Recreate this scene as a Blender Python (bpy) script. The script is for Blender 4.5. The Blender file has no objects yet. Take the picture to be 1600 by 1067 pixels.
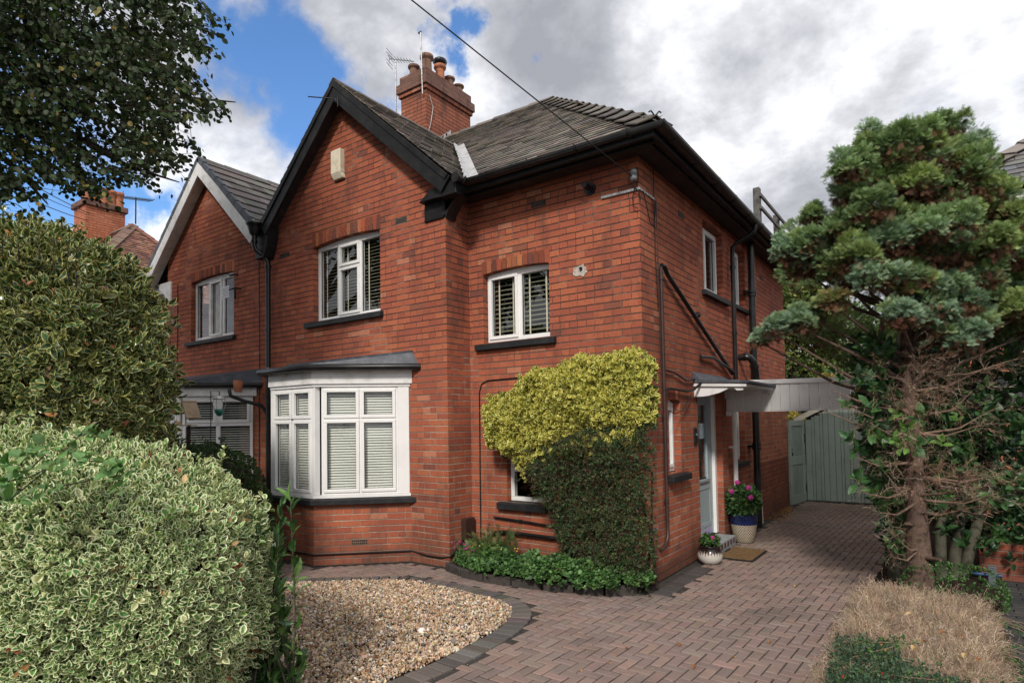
import bpy, math, random
import numpy as np
from mathutils import Vector, Matrix
R = math.radians
rng = np.random.default_rng(7)
random.seed(5)
scene = bpy.context.scene
COL = scene.collection

# ------------------------------------------------------------------ camera
F_PX, CYP = 950.1251, 623.1419
PITCH, ROLL, YAW = .0376, -.0162, -.6191
CAM = np.array([2.7521, -6.4176, 1.8641])
fw = np.array([math.sin(YAW)*math.cos(PITCH), math.cos(YAW)*math.cos(PITCH), math.sin(PITCH)])
r0 = np.array([math.cos(YAW), -math.sin(YAW), 0.0]); u0 = np.cross(r0, fw)
RV = r0*math.cos(ROLL) + u0*math.sin(ROLL); UV_ = -r0*math.sin(ROLL) + u0*math.cos(ROLL)
cam = bpy.data.cameras.new('Camera'); co = bpy.data.objects.new('Camera', cam); COL.objects.link(co)
m = Matrix.Identity(4)
for i in range(3):
    m[i][0] = RV[i]; m[i][1] = UV_[i]; m[i][2] = -fw[i]; m[i][3] = CAM[i]
co.matrix_world = m
cam.sensor_width = 36; cam.lens = 36*F_PX/1600; cam.shift_y = (CYP-533.5)/1600
cam.clip_start = .05; cam.clip_end = 2000
scene.camera = co

def at(px, py, d):
    return CAM + ((px-800)/F_PX*RV - (py-CYP)/F_PX*UV_ + fw)*d
def proj(P):
    v = np.asarray(P)-CAM; z = v@fw
    return 800+F_PX*(v@RV)/z, CYP-F_PX*(v@UV_)/z

# ------------------------------------------------------------------ light
SUN_EL, SUN_AZ = 38, 21      # azimuth: degrees from -Y towards +X
sd = Vector((math.sin(R(SUN_AZ))*math.cos(R(SUN_EL)), -math.cos(R(SUN_AZ))*math.cos(R(SUN_EL)), math.sin(R(SUN_EL))))
sl = bpy.data.lights.new('Sun', 'SUN'); so = bpy.data.objects.new('Sun', sl); COL.objects.link(so)
sl.energy = 2.4; sl.angle = R(8); sl.color = (1, .94, .85)
so.rotation_euler = sd.to_track_quat('Z', 'Y').to_euler(); so.location = (3, -12, 12)

world = bpy.data.worlds.new("World"); scene.world = world; world.use_nodes = True
wn = world.node_tree; wn.nodes.clear()

class NT:
    def __init__(s, t): s.t = t
    def n(s, ty, **kw):
        nd = s.t.nodes.new(ty)
        for k, v in kw.items():
            if k == 'ins':
                for a, b in v.items():
                    if isinstance(b, bpy.types.NodeSocket): s.t.links.new(b, nd.inputs[a])
                    else: nd.inputs[a].default_value = b
            else: setattr(nd, k, v)
        return nd
    def m(s, op, a, b=None, c=None, clamp=False):
        nd = s.t.nodes.new('ShaderNodeMath'); nd.operation = op; nd.use_clamp = clamp
        for i, v in enumerate((a, b, c)):
            if v is None: continue
            if isinstance(v, bpy.types.NodeSocket): s.t.links.new(v, nd.inputs[i])
            else: nd.inputs[i].default_value = v
        return nd.outputs[0]
    def vm(s, op, a, b=None):
        nd = s.t.nodes.new('ShaderNodeVectorMath'); nd.operation = op
        for i, v in enumerate((a, b)):
            if v is None: continue
            if isinstance(v, bpy.types.NodeSocket): s.t.links.new(v, nd.inputs[i])
            else: nd.inputs[i].default_value = v
        return nd
    def mix(s, f, a, b, ty='MIX'):
        nd = s.t.nodes.new('ShaderNodeMix'); nd.data_type = 'RGBA'; nd.blend_type = ty
        for i, v in ((0, f), (6, a), (7, b)):
            if isinstance(v, bpy.types.NodeSocket): s.t.links.new(v, nd.inputs[i])
            else: nd.inputs[i].default_value = v if i == 0 else (tuple(v)+(1,))[:4]
        return nd.outputs[2]
    def ramp(s, f, stops, interp='LINEAR'):
        nd = s.t.nodes.new('ShaderNodeValToRGB'); cr = nd.color_ramp; cr.interpolation = interp
        while len(cr.elements) < len(stops): cr.elements.new(.5)
        for e, (p, c) in zip(cr.elements, stops): e.position = p; e.color = (tuple(c)+(1,))[:4]
        s.t.links.new(f, nd.inputs[0]); return nd.outputs[0]
    def smooth(s, v, a, b):
        nd = s.t.nodes.new('ShaderNodeMapRange'); nd.interpolation_type = 'SMOOTHSTEP'
        s.t.links.new(v, nd.inputs[0]); nd.inputs[1].default_value = a; nd.inputs[2].default_value = b
        return nd.outputs[0]
    def noise(s, vec, scale, detail=4, rough=.55, dist=0):
        nd = s.n('ShaderNodeTexNoise'); nd.inputs['Scale'].default_value = scale
        nd.inputs['Detail'].default_value = detail; nd.inputs['Roughness'].default_value = rough
        nd.inputs['Distortion'].default_value = dist
        if vec is not None: s.t.links.new(vec, nd.inputs['Vector'])
        return nd.outputs[0]

def build_world():
    W = NT(wn)
    sky = W.n('ShaderNodeTexSky'); sky.sky_type = 'NISHITA'; sky.sun_disc = False
    sky.sun_elevation = R(SUN_EL); sky.sun_rotation = math.atan2(sd.x, sd.y)
    sky.air_density = 1.1; sky.dust_density = .3; sky.ozone_density = 3.0
    tc = W.n('ShaderNodeTexCoord').outputs['Generated']
    sep = W.n('ShaderNodeSeparateXYZ', ins={0: tc})
    zz = W.m('ADD', W.m('MAXIMUM', sep.outputs[2], 0), .42)
    cx = W.n('ShaderNodeCombineXYZ', ins={0: W.m('DIVIDE', sep.outputs[0], zz), 1: W.m('DIVIDE', sep.outputs[1], zz), 2: .35})
    P = cx.outputs[0]
    n1 = W.noise(P, 2.1, 12, .60, .1)
    n2 = W.noise(P, 1.25, 6, .55, .05)
    n3 = W.noise(P, 4.6, 12, .60, .08)
    # gaps in the cloud cover: directions in the sky where the blue shows
    wob = W.vm('SCALE', W.vm('SUBTRACT', W.n('ShaderNodeTexNoise', ins={'Vector': tc, 'Scale': 6.0, 'Detail': 7.0, 'Roughness': .6}).outputs[1], (.5, .5, .5)).outputs[0])
    wob.inputs['Scale'].default_value = .34
    tv = W.vm('ADD', tc, wob.outputs[0]).outputs[0]
    hole = None
    for px, py, rad, k in ((435, 75, .085, 1.0), (485, 150, .085, 1.0), (400, 15, .05, .8), (560, 190, .055, .8), (600, 130, .045, .6), (450, 115, .06, .9),
                           (745, 90, .04, .9), (60, 330, .12, .8), (235, 320, .05, .8), (150, 300, .08, .7), (-250, 200, .22, .9), (360, 130, .05, .6), (745, 20, .03, .5)):
        d = at(px, py, 1.0)-CAM; d = d/np.linalg.norm(d)
        dist = W.vm('DISTANCE', tv, tuple(float(x) for x in d)).outputs['Value']
        b = W.m('MULTIPLY', W.m('SUBTRACT', 1.0, W.m('DIVIDE', dist, rad*1.5), clamp=True), k)
        hole = b if hole is None else W.m('MAXIMUM', hole, b)
    cov = W.m('SUBTRACT', W.m('ADD', W.m('MULTIPLY', n1, .9), .28), W.m('MULTIPLY', hole, 1.15))
    mask = W.smooth(cov, .08, .70)
    shade = W.m('SUBTRACT', W.m('ADD', W.m('MULTIPLY', n2, .95), W.m('MULTIPLY', n3, .85)), .36)
    # heavier grey cloud over the right half of the view
    d = at(1130, 130, 1.0)-CAM; d = d/np.linalg.norm(d)
    dist = W.vm('DISTANCE', tc, tuple(float(x) for x in d)).outputs['Value']
    g = W.m('SUBTRACT', 1.0, W.m('DIVIDE', dist, .75), clamp=True)
    sh2 = W.m('SUBTRACT', shade, W.m('MULTIPLY', g, .10))
    cc = W.ramp(sh2, [(.30, (.33, .34, .38)), (.42, (.45, .46, .50)), (.51, (.64, .65, .69)), (.61, (.92, .93, .95))])
    skyc = W.mix(1.0, sky.outputs[0], (.95, 1.25, 1.55), 'MULTIPLY')
    bg1 = W.n('ShaderNodeBackground', ins={'Color': skyc, 'Strength': .10})
    bg2 = W.n('ShaderNodeBackground', ins={'Color': cc, 'Strength': .95})
    mx = W.n('ShaderNodeMixShader', ins={0: mask, 1: bg1.outputs[0], 2: bg2.outputs[0]})
    out = W.n('ShaderNodeOutputWorld', ins={0: mx.outputs[0]})
build_world()
scene.view_settings.view_transform = 'Standard'; scene.view_settings.look = 'None'
scene.view_settings.exposure = 0.38; scene.view_settings.gamma = 1
scene.cycles.max_bounces = 8; scene.cycles.transparent_max_bounces = 12

# ------------------------------------------------------------------ materials
MATS = {}
def mat(name):
    mt = bpy.data.materials.new(name); mt.use_nodes = True; mt.node_tree.nodes.clear(); MATS[name] = mt
    return mt, NT(mt.node_tree)
def finish(N, color, rough=.6, bump=None, bstr=.5, bdist=.01, spec=.4, metal=0, extra=None):
    ins = {'Base Color': color if isinstance(color, bpy.types.NodeSocket) else (tuple(color)+(1,))[:4], 'Roughness': rough, 'Metallic': metal, 'Specular IOR Level': spec}
    if extra: ins.update(extra)
    p = N.n('ShaderNodeBsdfPrincipled', ins=ins)
    if bump is not None:
        b = N.n('ShaderNodeBump', ins={'Height': bump, 'Strength': bstr, 'Distance': bdist})
        N.t.links.new(b.outputs[0], p.inputs['Normal'])
    N.n('ShaderNodeOutputMaterial', ins={0: p.outputs[0]})
    return p

def brick_mat(name, stops, mort_dark=(.04, .031, .027), mort_light=(.40, .32, .25), zfade=2.3, h=.083, w=.235, soot=.0, light_amt=1.0):
    mt, N = mat(name)
    uv = N.n('ShaderNodeUVMap', uv_map='UVMap').outputs[0]
    oc = N.n('ShaderNodeTexCoord').outputs['Object']
    wob = N.noise(uv, 9, 3)
    s = N.n('ShaderNodeSeparateXYZ', ins={0: uv})
    U, V = s.outputs[0], N.m('ADD', s.outputs[1], N.m('MULTIPLY', N.m('SUBTRACT', wob, .5), .006))
    vr = N.m('DIVIDE', V, h); row = N.m('FLOOR', vr); fr = N.m('FRACT', vr)
    hd = N.m('LESS_THAN', N.m('MODULO', N.m('ADD', row, 400), 4), .5)
    ww = N.m('SUBTRACT', w, N.m('MULTIPLY', hd, w/2))
    odd = N.m('MODULO', N.m('ADD', row, 400), 2)
    rj = N.n('ShaderNodeTexWhiteNoise', noise_dimensions='1D', ins={'W': row}).outputs[0]
    ux = N.m('ADD', N.m('DIVIDE', U, ww), N.m('ADD', N.m('MULTIPLY', odd, .5), N.m('MULTIPLY', rj, .12)))
    colm = N.m('FLOOR', ux); fc = N.m('FRACT', ux)
    du = N.m('MULTIPLY', N.m('MINIMUM', fc, N.m('SUBTRACT', 1, fc)), ww)
    dv = N.m('MULTIPLY', N.m('MINIMUM', fr, N.m('SUBTRACT', 1, fr)), h)
    jn = N.m('MULTIPLY', N.m('SUBTRACT', N.noise(uv, 60, 3), .5), .005)
    brick = N.m('MULTIPLY', N.smooth(N.m('ADD', dv, jn), .0042, .0088), N.smooth(N.m('ADD', du, jn), .0012, .0052))
    cell = N.n('ShaderNodeCombineXYZ', ins={0: colm, 1: row, 2: 0.0}).outputs[0]
    wn_ = N.n('ShaderNodeTexWhiteNoise', noise_dimensions='3D', ins={'Vector': cell})
    rnd = wn_.outputs[0]; rc = N.n('ShaderNodeSeparateColor', ins={0: wn_.outputs[1]})
    patch = N.noise(oc, .9, 4)
    v = N.m('ADD', N.m('MULTIPLY', rnd, .44), N.m('MULTIPLY', patch, .60))
    v = N.m('ADD', v, .05)
    c = N.ramp(v, stops)
    tone = N.noise(oc, .55, 5, .6)
    c = N.mix(1.0, c, N.ramp(tone, [(.3, (.80, .78, .80)), (.5, (1, .97, 1.05)), (.7, (1.14, 1.10, 1.22))]), 'MULTIPLY')
    fine = N.noise(uv, 70, 5, .7)
    c = N.mix(N.m('MULTIPLY', N.smooth(fine, .35, .75), .55), c, (.10, .045, .03), 'MIX')
    spots = N.smooth(N.noise(uv, 38, 2, .5), .66, .74)
    c = N.mix(N.m('MULTIPLY', spots, .6), c, (.04, .025, .022))
    # headers and single bricks that are nearly black
    blk = N.m('GREATER_THAN', rc.outputs[1], .975)
    c = N.mix(N.m('MULTIPLY', blk, .45), c, (.07, .045, .045))
    pale = N.m('GREATER_THAN', rc.outputs[0], .98)
    c = N.mix(N.m('MULTIPLY', pale, .3), c, (.48, .26, .18))
    hz = N.m('MULTIPLY', N.m('ADD', N.m('MULTIPLY', N.noise(oc, 1.7, 5, .6), 1.0), 0), 1.0)
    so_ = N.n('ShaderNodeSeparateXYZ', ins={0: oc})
    zf = N.m('SUBTRACT', 1.0, N.smooth(so_.outputs[2], zfade-1.3, zfade+1.2))  # upper joint shade put into the mortar colour; paler repointing lower down
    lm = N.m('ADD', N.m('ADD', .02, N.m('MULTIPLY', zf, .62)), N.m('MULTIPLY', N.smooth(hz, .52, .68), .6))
    vert = N.m('LESS_THAN', du, dv)   # perpends stay lighter than the bed joints, whose shade is in the mortar colour
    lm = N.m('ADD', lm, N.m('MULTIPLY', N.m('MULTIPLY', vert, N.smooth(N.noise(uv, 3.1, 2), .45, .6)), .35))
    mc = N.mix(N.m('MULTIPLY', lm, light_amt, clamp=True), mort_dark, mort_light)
    c = N.mix(brick, mc, c)
    if True:   # weathering: rain staining, lime bloom and dirt patches
        st = N.noise(N.vm('MULTIPLY', oc, (2.2, 2.2, .7)).outputs[0], 1.5, 7, .7)
        c = N.mix(N.m('MULTIPLY', N.smooth(st, .48, .72), .48+soot), c, (.06, .038, .032))
        mot = N.noise(uv, 22, 5, .75)
        c = N.mix(N.m('MULTIPLY', N.smooth(mot, .52, .72), .6), c, (.10, .042, .03))
        damp = N.m('MULTIPLY', N.m('SUBTRACT', 1.0, N.smooth(N.m('ADD', so_.outputs[2], N.m('MULTIPLY', N.m('SUBTRACT', N.noise(oc, 2.5, 6, .7), .5), .9)), .05, .55)), .45)
        c = N.mix(damp, c, (.07, .045, .036))
        bl = N.noise(oc, 5.5, 6, .75)
        c = N.mix(N.m('MULTIPLY', N.smooth(bl, .64, .80), .35), c, (.42, .27, .2))
    hgt = N.m('ADD', N.m('MULTIPLY', brick, 1.0), N.m('ADD', N.m('MULTIPLY', fine, .25), N.m('MULTIPLY', rc.outputs[0], .25)))
    finish(N, c, .85, hgt, .75, .009, spec=.2)
    return mt

RED = [(0, (.19, .064, .044)), (.2, (.26, .080, .050)), (.38, (.34, .094, .052)), (.55, (.40, .112, .056)), (.72, (.45, .133, .062)), (.88, (.49, .168, .075)), (1, (.47, .21, .125))]
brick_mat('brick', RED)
brick_mat('brick_dark', [(p, tuple(x*.62 for x in c)) for p, c in RED], light_amt=.3, soot=.2, zfade=.2)
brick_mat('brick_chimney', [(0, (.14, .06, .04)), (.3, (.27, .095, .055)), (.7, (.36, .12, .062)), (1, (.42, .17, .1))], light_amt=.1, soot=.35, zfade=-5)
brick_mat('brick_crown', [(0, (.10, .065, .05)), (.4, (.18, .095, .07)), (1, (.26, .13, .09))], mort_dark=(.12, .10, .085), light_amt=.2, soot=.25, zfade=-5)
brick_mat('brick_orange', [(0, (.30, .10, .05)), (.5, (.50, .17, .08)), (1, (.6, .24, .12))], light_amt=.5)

def simple(name, col, rough=.5, spec=.4, nscale=12, namt=.25, bump=.2, bdist=.003, dark=None, metal=0, extra=None):
    mt, N = mat(name)
    oc = N.n('ShaderNodeTexCoord').outputs['Object']
    n = N.noise(oc, nscale, 5, .6)
    dk = dark or tuple(x*(1-namt*1.6) for x in col)
    c = N.mix(N.smooth(n, .42, .72), col, dk)
    n2 = N.noise(oc, nscale*6, 4, .6)
    rr = N.m('ADD', rough-.08, N.m('MULTIPLY', n2, .16))
    finish(N, c, rr, n2, bump, bdist, spec, metal, extra)
    return mt
simple('white_upvc', (.80, .79, .78), .32, .5, 3, .05, .05)
simple('white_wood', (.74, .73, .73), .5, .4, 5, .09, .15, dark=(.56, .53, .5))
simple('cream_wood', (.70, .66, .58), .5, .4, 5, .1, .15, dark=(.5, .45, .38))
simple('black_paint', (.0085, .0085, .0095), .5, .3, 6, .1, .35, dark=(.02, .019, .019))
simple('black_plastic', (.010, .010, .011), .35, .35, 5, .2, .05, dark=(.024, .022, .02))
simple('black_iron', (.008, .008, .009), .3, .4, 5, .2, .12, dark=(.018, .018, .018))
simple('sill_black', (.014, .015, .017), .6, .3, 8, .2, .3, dark=(.028, .028, .029))
simple('soffit_dark', (.03, .026, .026), .6, .3, 4, .3, .2, dark=(.06, .045, .04))
simple('lead', (.045, .052, .068), .5, .4, 6, .3, .3, dark=(.10, .105, .12))
simple('new_lead', (.42, .42, .43), .45, .5, 9, .3, .4, dark=(.22, .21, .2))
simple('terracotta', (.42, .15, .075), .75, .2, 14, .3, .3, dark=(.16, .1, .08))
simple('terracotta_dark', (.22, .12, .08), .8, .2, 14, .4, .4, dark=(.11, .085, .07))
simple('metal_grey', (.30, .31, .32), .4, .5, 12, .2, .1, metal=.6)
simple('galv', (.42, .43, .44), .4, .5, 30, .3, .1, metal=.5, dark=(.2, .16, .13))
simple('wire_black', (.012, .012, .012), .5, .3)
simple('brown_pipe', (.05, .026, .022), .4, .4, 6, .2, .05)
simple('stone_grey', (.12, .115, .11), .8, .2, 10, .3, .4)
simple('kerb_dark', (.06, .052, .048), .85, .2, 14, .4, .5, dark=(.03, .028, .024))
simple('soil', (.045, .032, .023), .95, .1, 20, .4, 1.0, .02)
simple('ground', (.06, .05, .038), .95, .1, 3, .4, .6, .02)
simple('asphalt', (.055, .053, .053), .9, .2, 40, .2, .5)
simple('sage_paint', (.25, .30, .28), .45, .4, 4, .12, .15)
simple('sage_light', (.31, .355, .335), .45, .4, 4, .1, .15)
simple('door_blue', (.34, .43, .46), .35, .45, 4, .06, .1)
simple('slat_blind', (.66, .655, .60), .5, .3, 3, .05, .02)
simple('slat_cream', (.19, .18, .13), .5, .3, 3, .05, .02)
simple('tape_cream', (.62, .57, .44), .6, .3, 3, .05, .02)
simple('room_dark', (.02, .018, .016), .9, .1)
simple('bark', (.15, .10, .078), .9, .1, 18, .5, 1.0, .012, dark=(.06, .042, .034))
simple('bark_green', (.10, .095, .07), .9, .1, 12, .4, .8, .01, dark=(.05, .05, .035))
simple('bark_dark', (.045, .035, .028), .9, .1, 12, .4, .8, .01)
simple('twig_dead', (.24, .16, .12), .85, .1, 20, .4, .3, dark=(.11, .075, .058))
simple('plaster_patch', (.52, .45, .40), .9, .1, 30, .3, .8, .006)
simple('step_grey', (.30, .32, .33), .7, .3, 14, .2, .3)
simple('quarry_tile', (.08, .035, .03), .5, .4, 14, .2, .1)
simple('coir', (.20, .125, .065), .95, .05, 60, .4, 1.0, .006)
simple('rubber', (.02, .02, .021), .8, .2)
simple('alarm_cream', (.66, .60, .47), .5, .4, 9, .1, .1, dark=(.52, .45, .33))
simple('pot_blue', (.012, .025, .11), .2, .5)
simple('pot_black', (.018, .012, .012), .12, .6)
simple('flower_pink', (.45, .05, .25), .6, .2, 30, .3, .1)
simple('flower_purple', (.22, .10, .42), .6, .2)
simple('flower_yellow', (.75, .55, .05), .6, .2)
simple('berry_red', (.45, .02, .015), .25, .5)
simple('paper', (.72, .73, .76), .7, .2, 8, .03)
simple('wood_box', (.42, .32, .22), .8, .2, 8, .2)
simple('feeder_green', (.02, .14, .11), .3, .5)
simple('house_sign', (.10, .12, .14), .4, .5)

def tint_mat(name, rough=.75, spec=.25, nscale=40, namt=.5, bump=.4, bdist=.004, dirt=None, dirt_scale=1.3, dirt_lo=.5, dirt_hi=.75, dirt_amt=.5):
    mt, N = mat(name)
    c = N.n('ShaderNodeAttribute', attribute_name='tint').outputs[0]
    oc = N.n('ShaderNodeTexCoord').outputs['Object']
    n = N.noise(oc, nscale, 5, .65)
    c = N.mix(N.m('MULTIPLY', N.smooth(n, .35, .75), namt), c, N.mix(1.0, c, (.45, .45, .45), 'MULTIPLY'))
    if dirt:
        d = N.noise(oc, dirt_scale, 6, .62)
        c = N.mix(N.m('MULTIPLY', N.smooth(d, dirt_lo, dirt_hi), dirt_amt), c, dirt)
    finish(N, c, rough, n, bump, bdist, spec)
    return mt
tint_mat('slate', .7, .3, 26, .5, .5, .004, dirt=(.22, .19, .145), dirt_scale=2.2, dirt_amt=.55)
tint_mat('paver', .85, .2, 110, .55, .6, .003, dirt=(.10, .088, .078), dirt_scale=1.1, dirt_lo=.47, dirt_hi=.72, dirt_amt=.6)
tint_mat('pebble', .75, .3, 60, .35, .2, .002)
tint_mat('tile_plain', .75, .25, 14, .4, .3, .003)
tint_mat('voussoir', .85, .2, 60, .6, .5, .004)

def leaf_mat(name, rim=None, rim_at=.62, trans=.25, rough=.45, spec=.35, nv=.5, tip=False):
    """leaf colour from the per-leaf 'tint'; optional pale leaf margin that belongs to the leaf itself"""
    mt, N = mat(name)
    c = N.n('ShaderNodeAttribute', attribute_name='tint').outputs[0]
    uv = N.n('ShaderNodeUVMap', uv_map='UVMap').outputs[0]
    s = N.n('ShaderNodeSeparateXYZ', ins={0: uv})
    oc = N.n('ShaderNodeTexCoord').outputs['Object']
    n = N.noise(oc, 90, 2, .6)
    if tip:   # new growth at the spray tips is paler
        c = N.mix(1.0, c, N.ramp(s.outputs[1], [(0, (.62, .60, .55)), (.5, (.95, .95, .92)), (1, (1.75, 1.65, 1.6))]), 'MULTIPLY')
    if rim:
        e = N.m('ADD', s.outputs[0], N.m('MULTIPLY', N.m('SUBTRACT', n, .5), .9))
        c = N.mix(N.smooth(e, rim_at-.05, rim_at+.05), c, rim)
    else:
        vein = N.m('SUBTRACT', 1.0, N.smooth(s.outputs[0], 0, .12))
        c = N.mix(N.m('MULTIPLY', vein, .3), c, N.mix(1.0, c, (1.6, 1.6, 1.5), 'MULTIPLY'))
    c = N.mix(N.m('MULTIPLY', N.smooth(n, .4, .7), nv), c, N.mix(1.0, c, (.6, .62, .55), 'MULTIPLY'))
    p = N.n('ShaderNodeBsdfPrincipled', ins={'Base Color': c, 'Roughness': rough, 'Specular IOR Level': spec})
    t = N.n('ShaderNodeBsdfTranslucent', ins={'Color': N.mix(1.0, c, (1.1, 1.25, .6), 'MULTIPLY')})
    mx = N.n('ShaderNodeMixShader', ins={0: trans, 1: p.outputs[0], 2: t.outputs[0]})
    N.n('ShaderNodeOutputMaterial', ins={0: mx.outputs[0]})
    return mt
leaf_mat('leaf', rough=.5)
leaf_mat('leaf_glossy', rough=.4, spec=.35, trans=.12)
leaf_mat('leaf_linden', rough=.6, trans=.25)
leaf_mat('leaf_euonymus', rim=(.80, .80, .50), rim_at=.56, rough=.4, trans=.2)
leaf_mat('leaf_holly', rim=(.58, .53, .20), rim_at=.76, rough=.28, spec=.5, trans=.12)
leaf_mat('leaf_gold', rim=(.80, .71, .20), rim_at=.46, rough=.45, trans=.25)
leaf_mat('frond', rough=.7, spec=.15, trans=.2, tip=True)

def glass_mat(name='glass', tint=(.93, .95, .94), base=.02):
    mt, N = mat(name)
    bf = N.n('ShaderNodeNewGeometry').outputs['Backfacing']
    fr = N.n('ShaderNodeFresnel', ins={'IOR': N.m('SUBTRACT', 1.5, N.m('MULTIPLY', bf, 1.5-1/1.5))}).outputs[0]
    f = N.m('ADD', N.m('MULTIPLY', fr, 1.0), base, clamp=True)
    tr = N.n('ShaderNodeBsdfTransparent', ins={'Color': tuple(tint)+(1,)})
    gl = N.n('ShaderNodeBsdfGlossy', ins={'Color': (.95, .97, 1, 1), 'Roughness': .01})
    mx = N.n('ShaderNodeMixShader', ins={0: f, 1: tr.outputs[0], 2: gl.outputs[0]})
    N.n('ShaderNodeOutputMaterial', ins={0: mx.outputs[0]})
glass_mat()
def sheet_mat():
    mt, N = mat('clear_sheet')
    d = N.n('ShaderNodeBsdfTransparent', ins={'Color': (.75, .78, .76, 1)}); g = N.n('ShaderNodeBsdfTranslucent', ins={'Color': (.8, .82, .8, 1)})
    N.n('ShaderNodeOutputMaterial', ins={0: N.n('ShaderNodeMixShader', ins={0: .45, 1: d.outputs[0], 2: g.outputs[0]}).outputs[0]})
sheet_mat()
def pot_mats():
    mt, N = mat('pot_drip')      # white glaze below, black brown glaze running down from the rim
    oc = N.n('ShaderNodeTexCoord').outputs['Object']
    s = N.n('ShaderNodeSeparateXYZ', ins={0: oc})
    ang = N.m('ARCTAN2', s.outputs[1], s.outputs[0])
    zz = N.m('ADD', s.outputs[2], N.m('MULTIPLY', N.m('SINE', N.m('MULTIPLY', ang, 26)), .016))
    zz = N.m('ADD', zz, N.m('MULTIPLY', N.m('SUBTRACT', N.noise(oc, 40, 3), .5), .05))
    c = N.ramp(zz, [(.08, (.55, .53, .48)), (.125, (.5, .47, .42)), (.145, (.25, .2, .18)), (.165, (.012, .008, .008))])
    finish(N, c, .15, zz, .2, .004, .6)
    mt, N = mat('pot_lattice')
    oc = N.n('ShaderNodeTexCoord').outputs['Object']
    s = N.n('ShaderNodeSeparateXYZ', ins={0: oc})
    ang = N.m('MULTIPLY', N.m('ARCTAN2', s.outputs[1], s.outputs[0]), 15/math.pi)
    z = N.m('MULTIPLY', s.outputs[2], 24)
    a = N.m('ABSOLUTE', N.m('SUBTRACT', N.m('FRACT', N.m('ADD', ang, z)), .5))
    b = N.m('ABSOLUTE', N.m('SUBTRACT', N.m('FRACT', N.m('SUBTRACT', ang, z)), .5))
    holes = N.smooth(N.m('MINIMUM', N.m('SUBTRACT', .5, a), N.m('SUBTRACT', .5, b)), .2, .26)
    c = N.mix(holes, (.50, .43, .33), (.06, .04, .03))
    finish(N, c, .5, N.m('SUBTRACT', 1, holes), .6, .01, .4)
pot_mats()

# ------------------------------------------------------------------ object helpers
def tag(o, label=None, cat=None, group=None, kind=None):
    if label: o['label'] = label
    if cat: o['category'] = cat
    if group: o['group'] = group
    if kind: o['kind'] = kind
    return o
def thing(name, label, cat, loc=(0, 0, 0), group=None):
    o = bpy.data.objects.new(name, None); COL.objects.link(o); o.location = loc
    o.empty_display_size = .2
    return tag(o, label, cat, group)

def link(name, me, mt, parent=None, world=True, bevel=0):
    o = bpy.data.objects.new(name, me); COL.objects.link(o)
    if mt:
        for q in (mt if isinstance(mt, (list, tuple)) else [mt]): me.materials.append(MATS[q])
    if parent:
        o.parent = parent
        if world:
            p = parent; off = Vector((0, 0, 0))
            while p: off += p.location; p = p.parent
            o.location = -off
    if bevel:
        b = o.modifiers.new('bevel', 'BEVEL'); b.width = bevel; b.segments = 2; b.limit_method = 'ANGLE'
    return o

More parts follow.
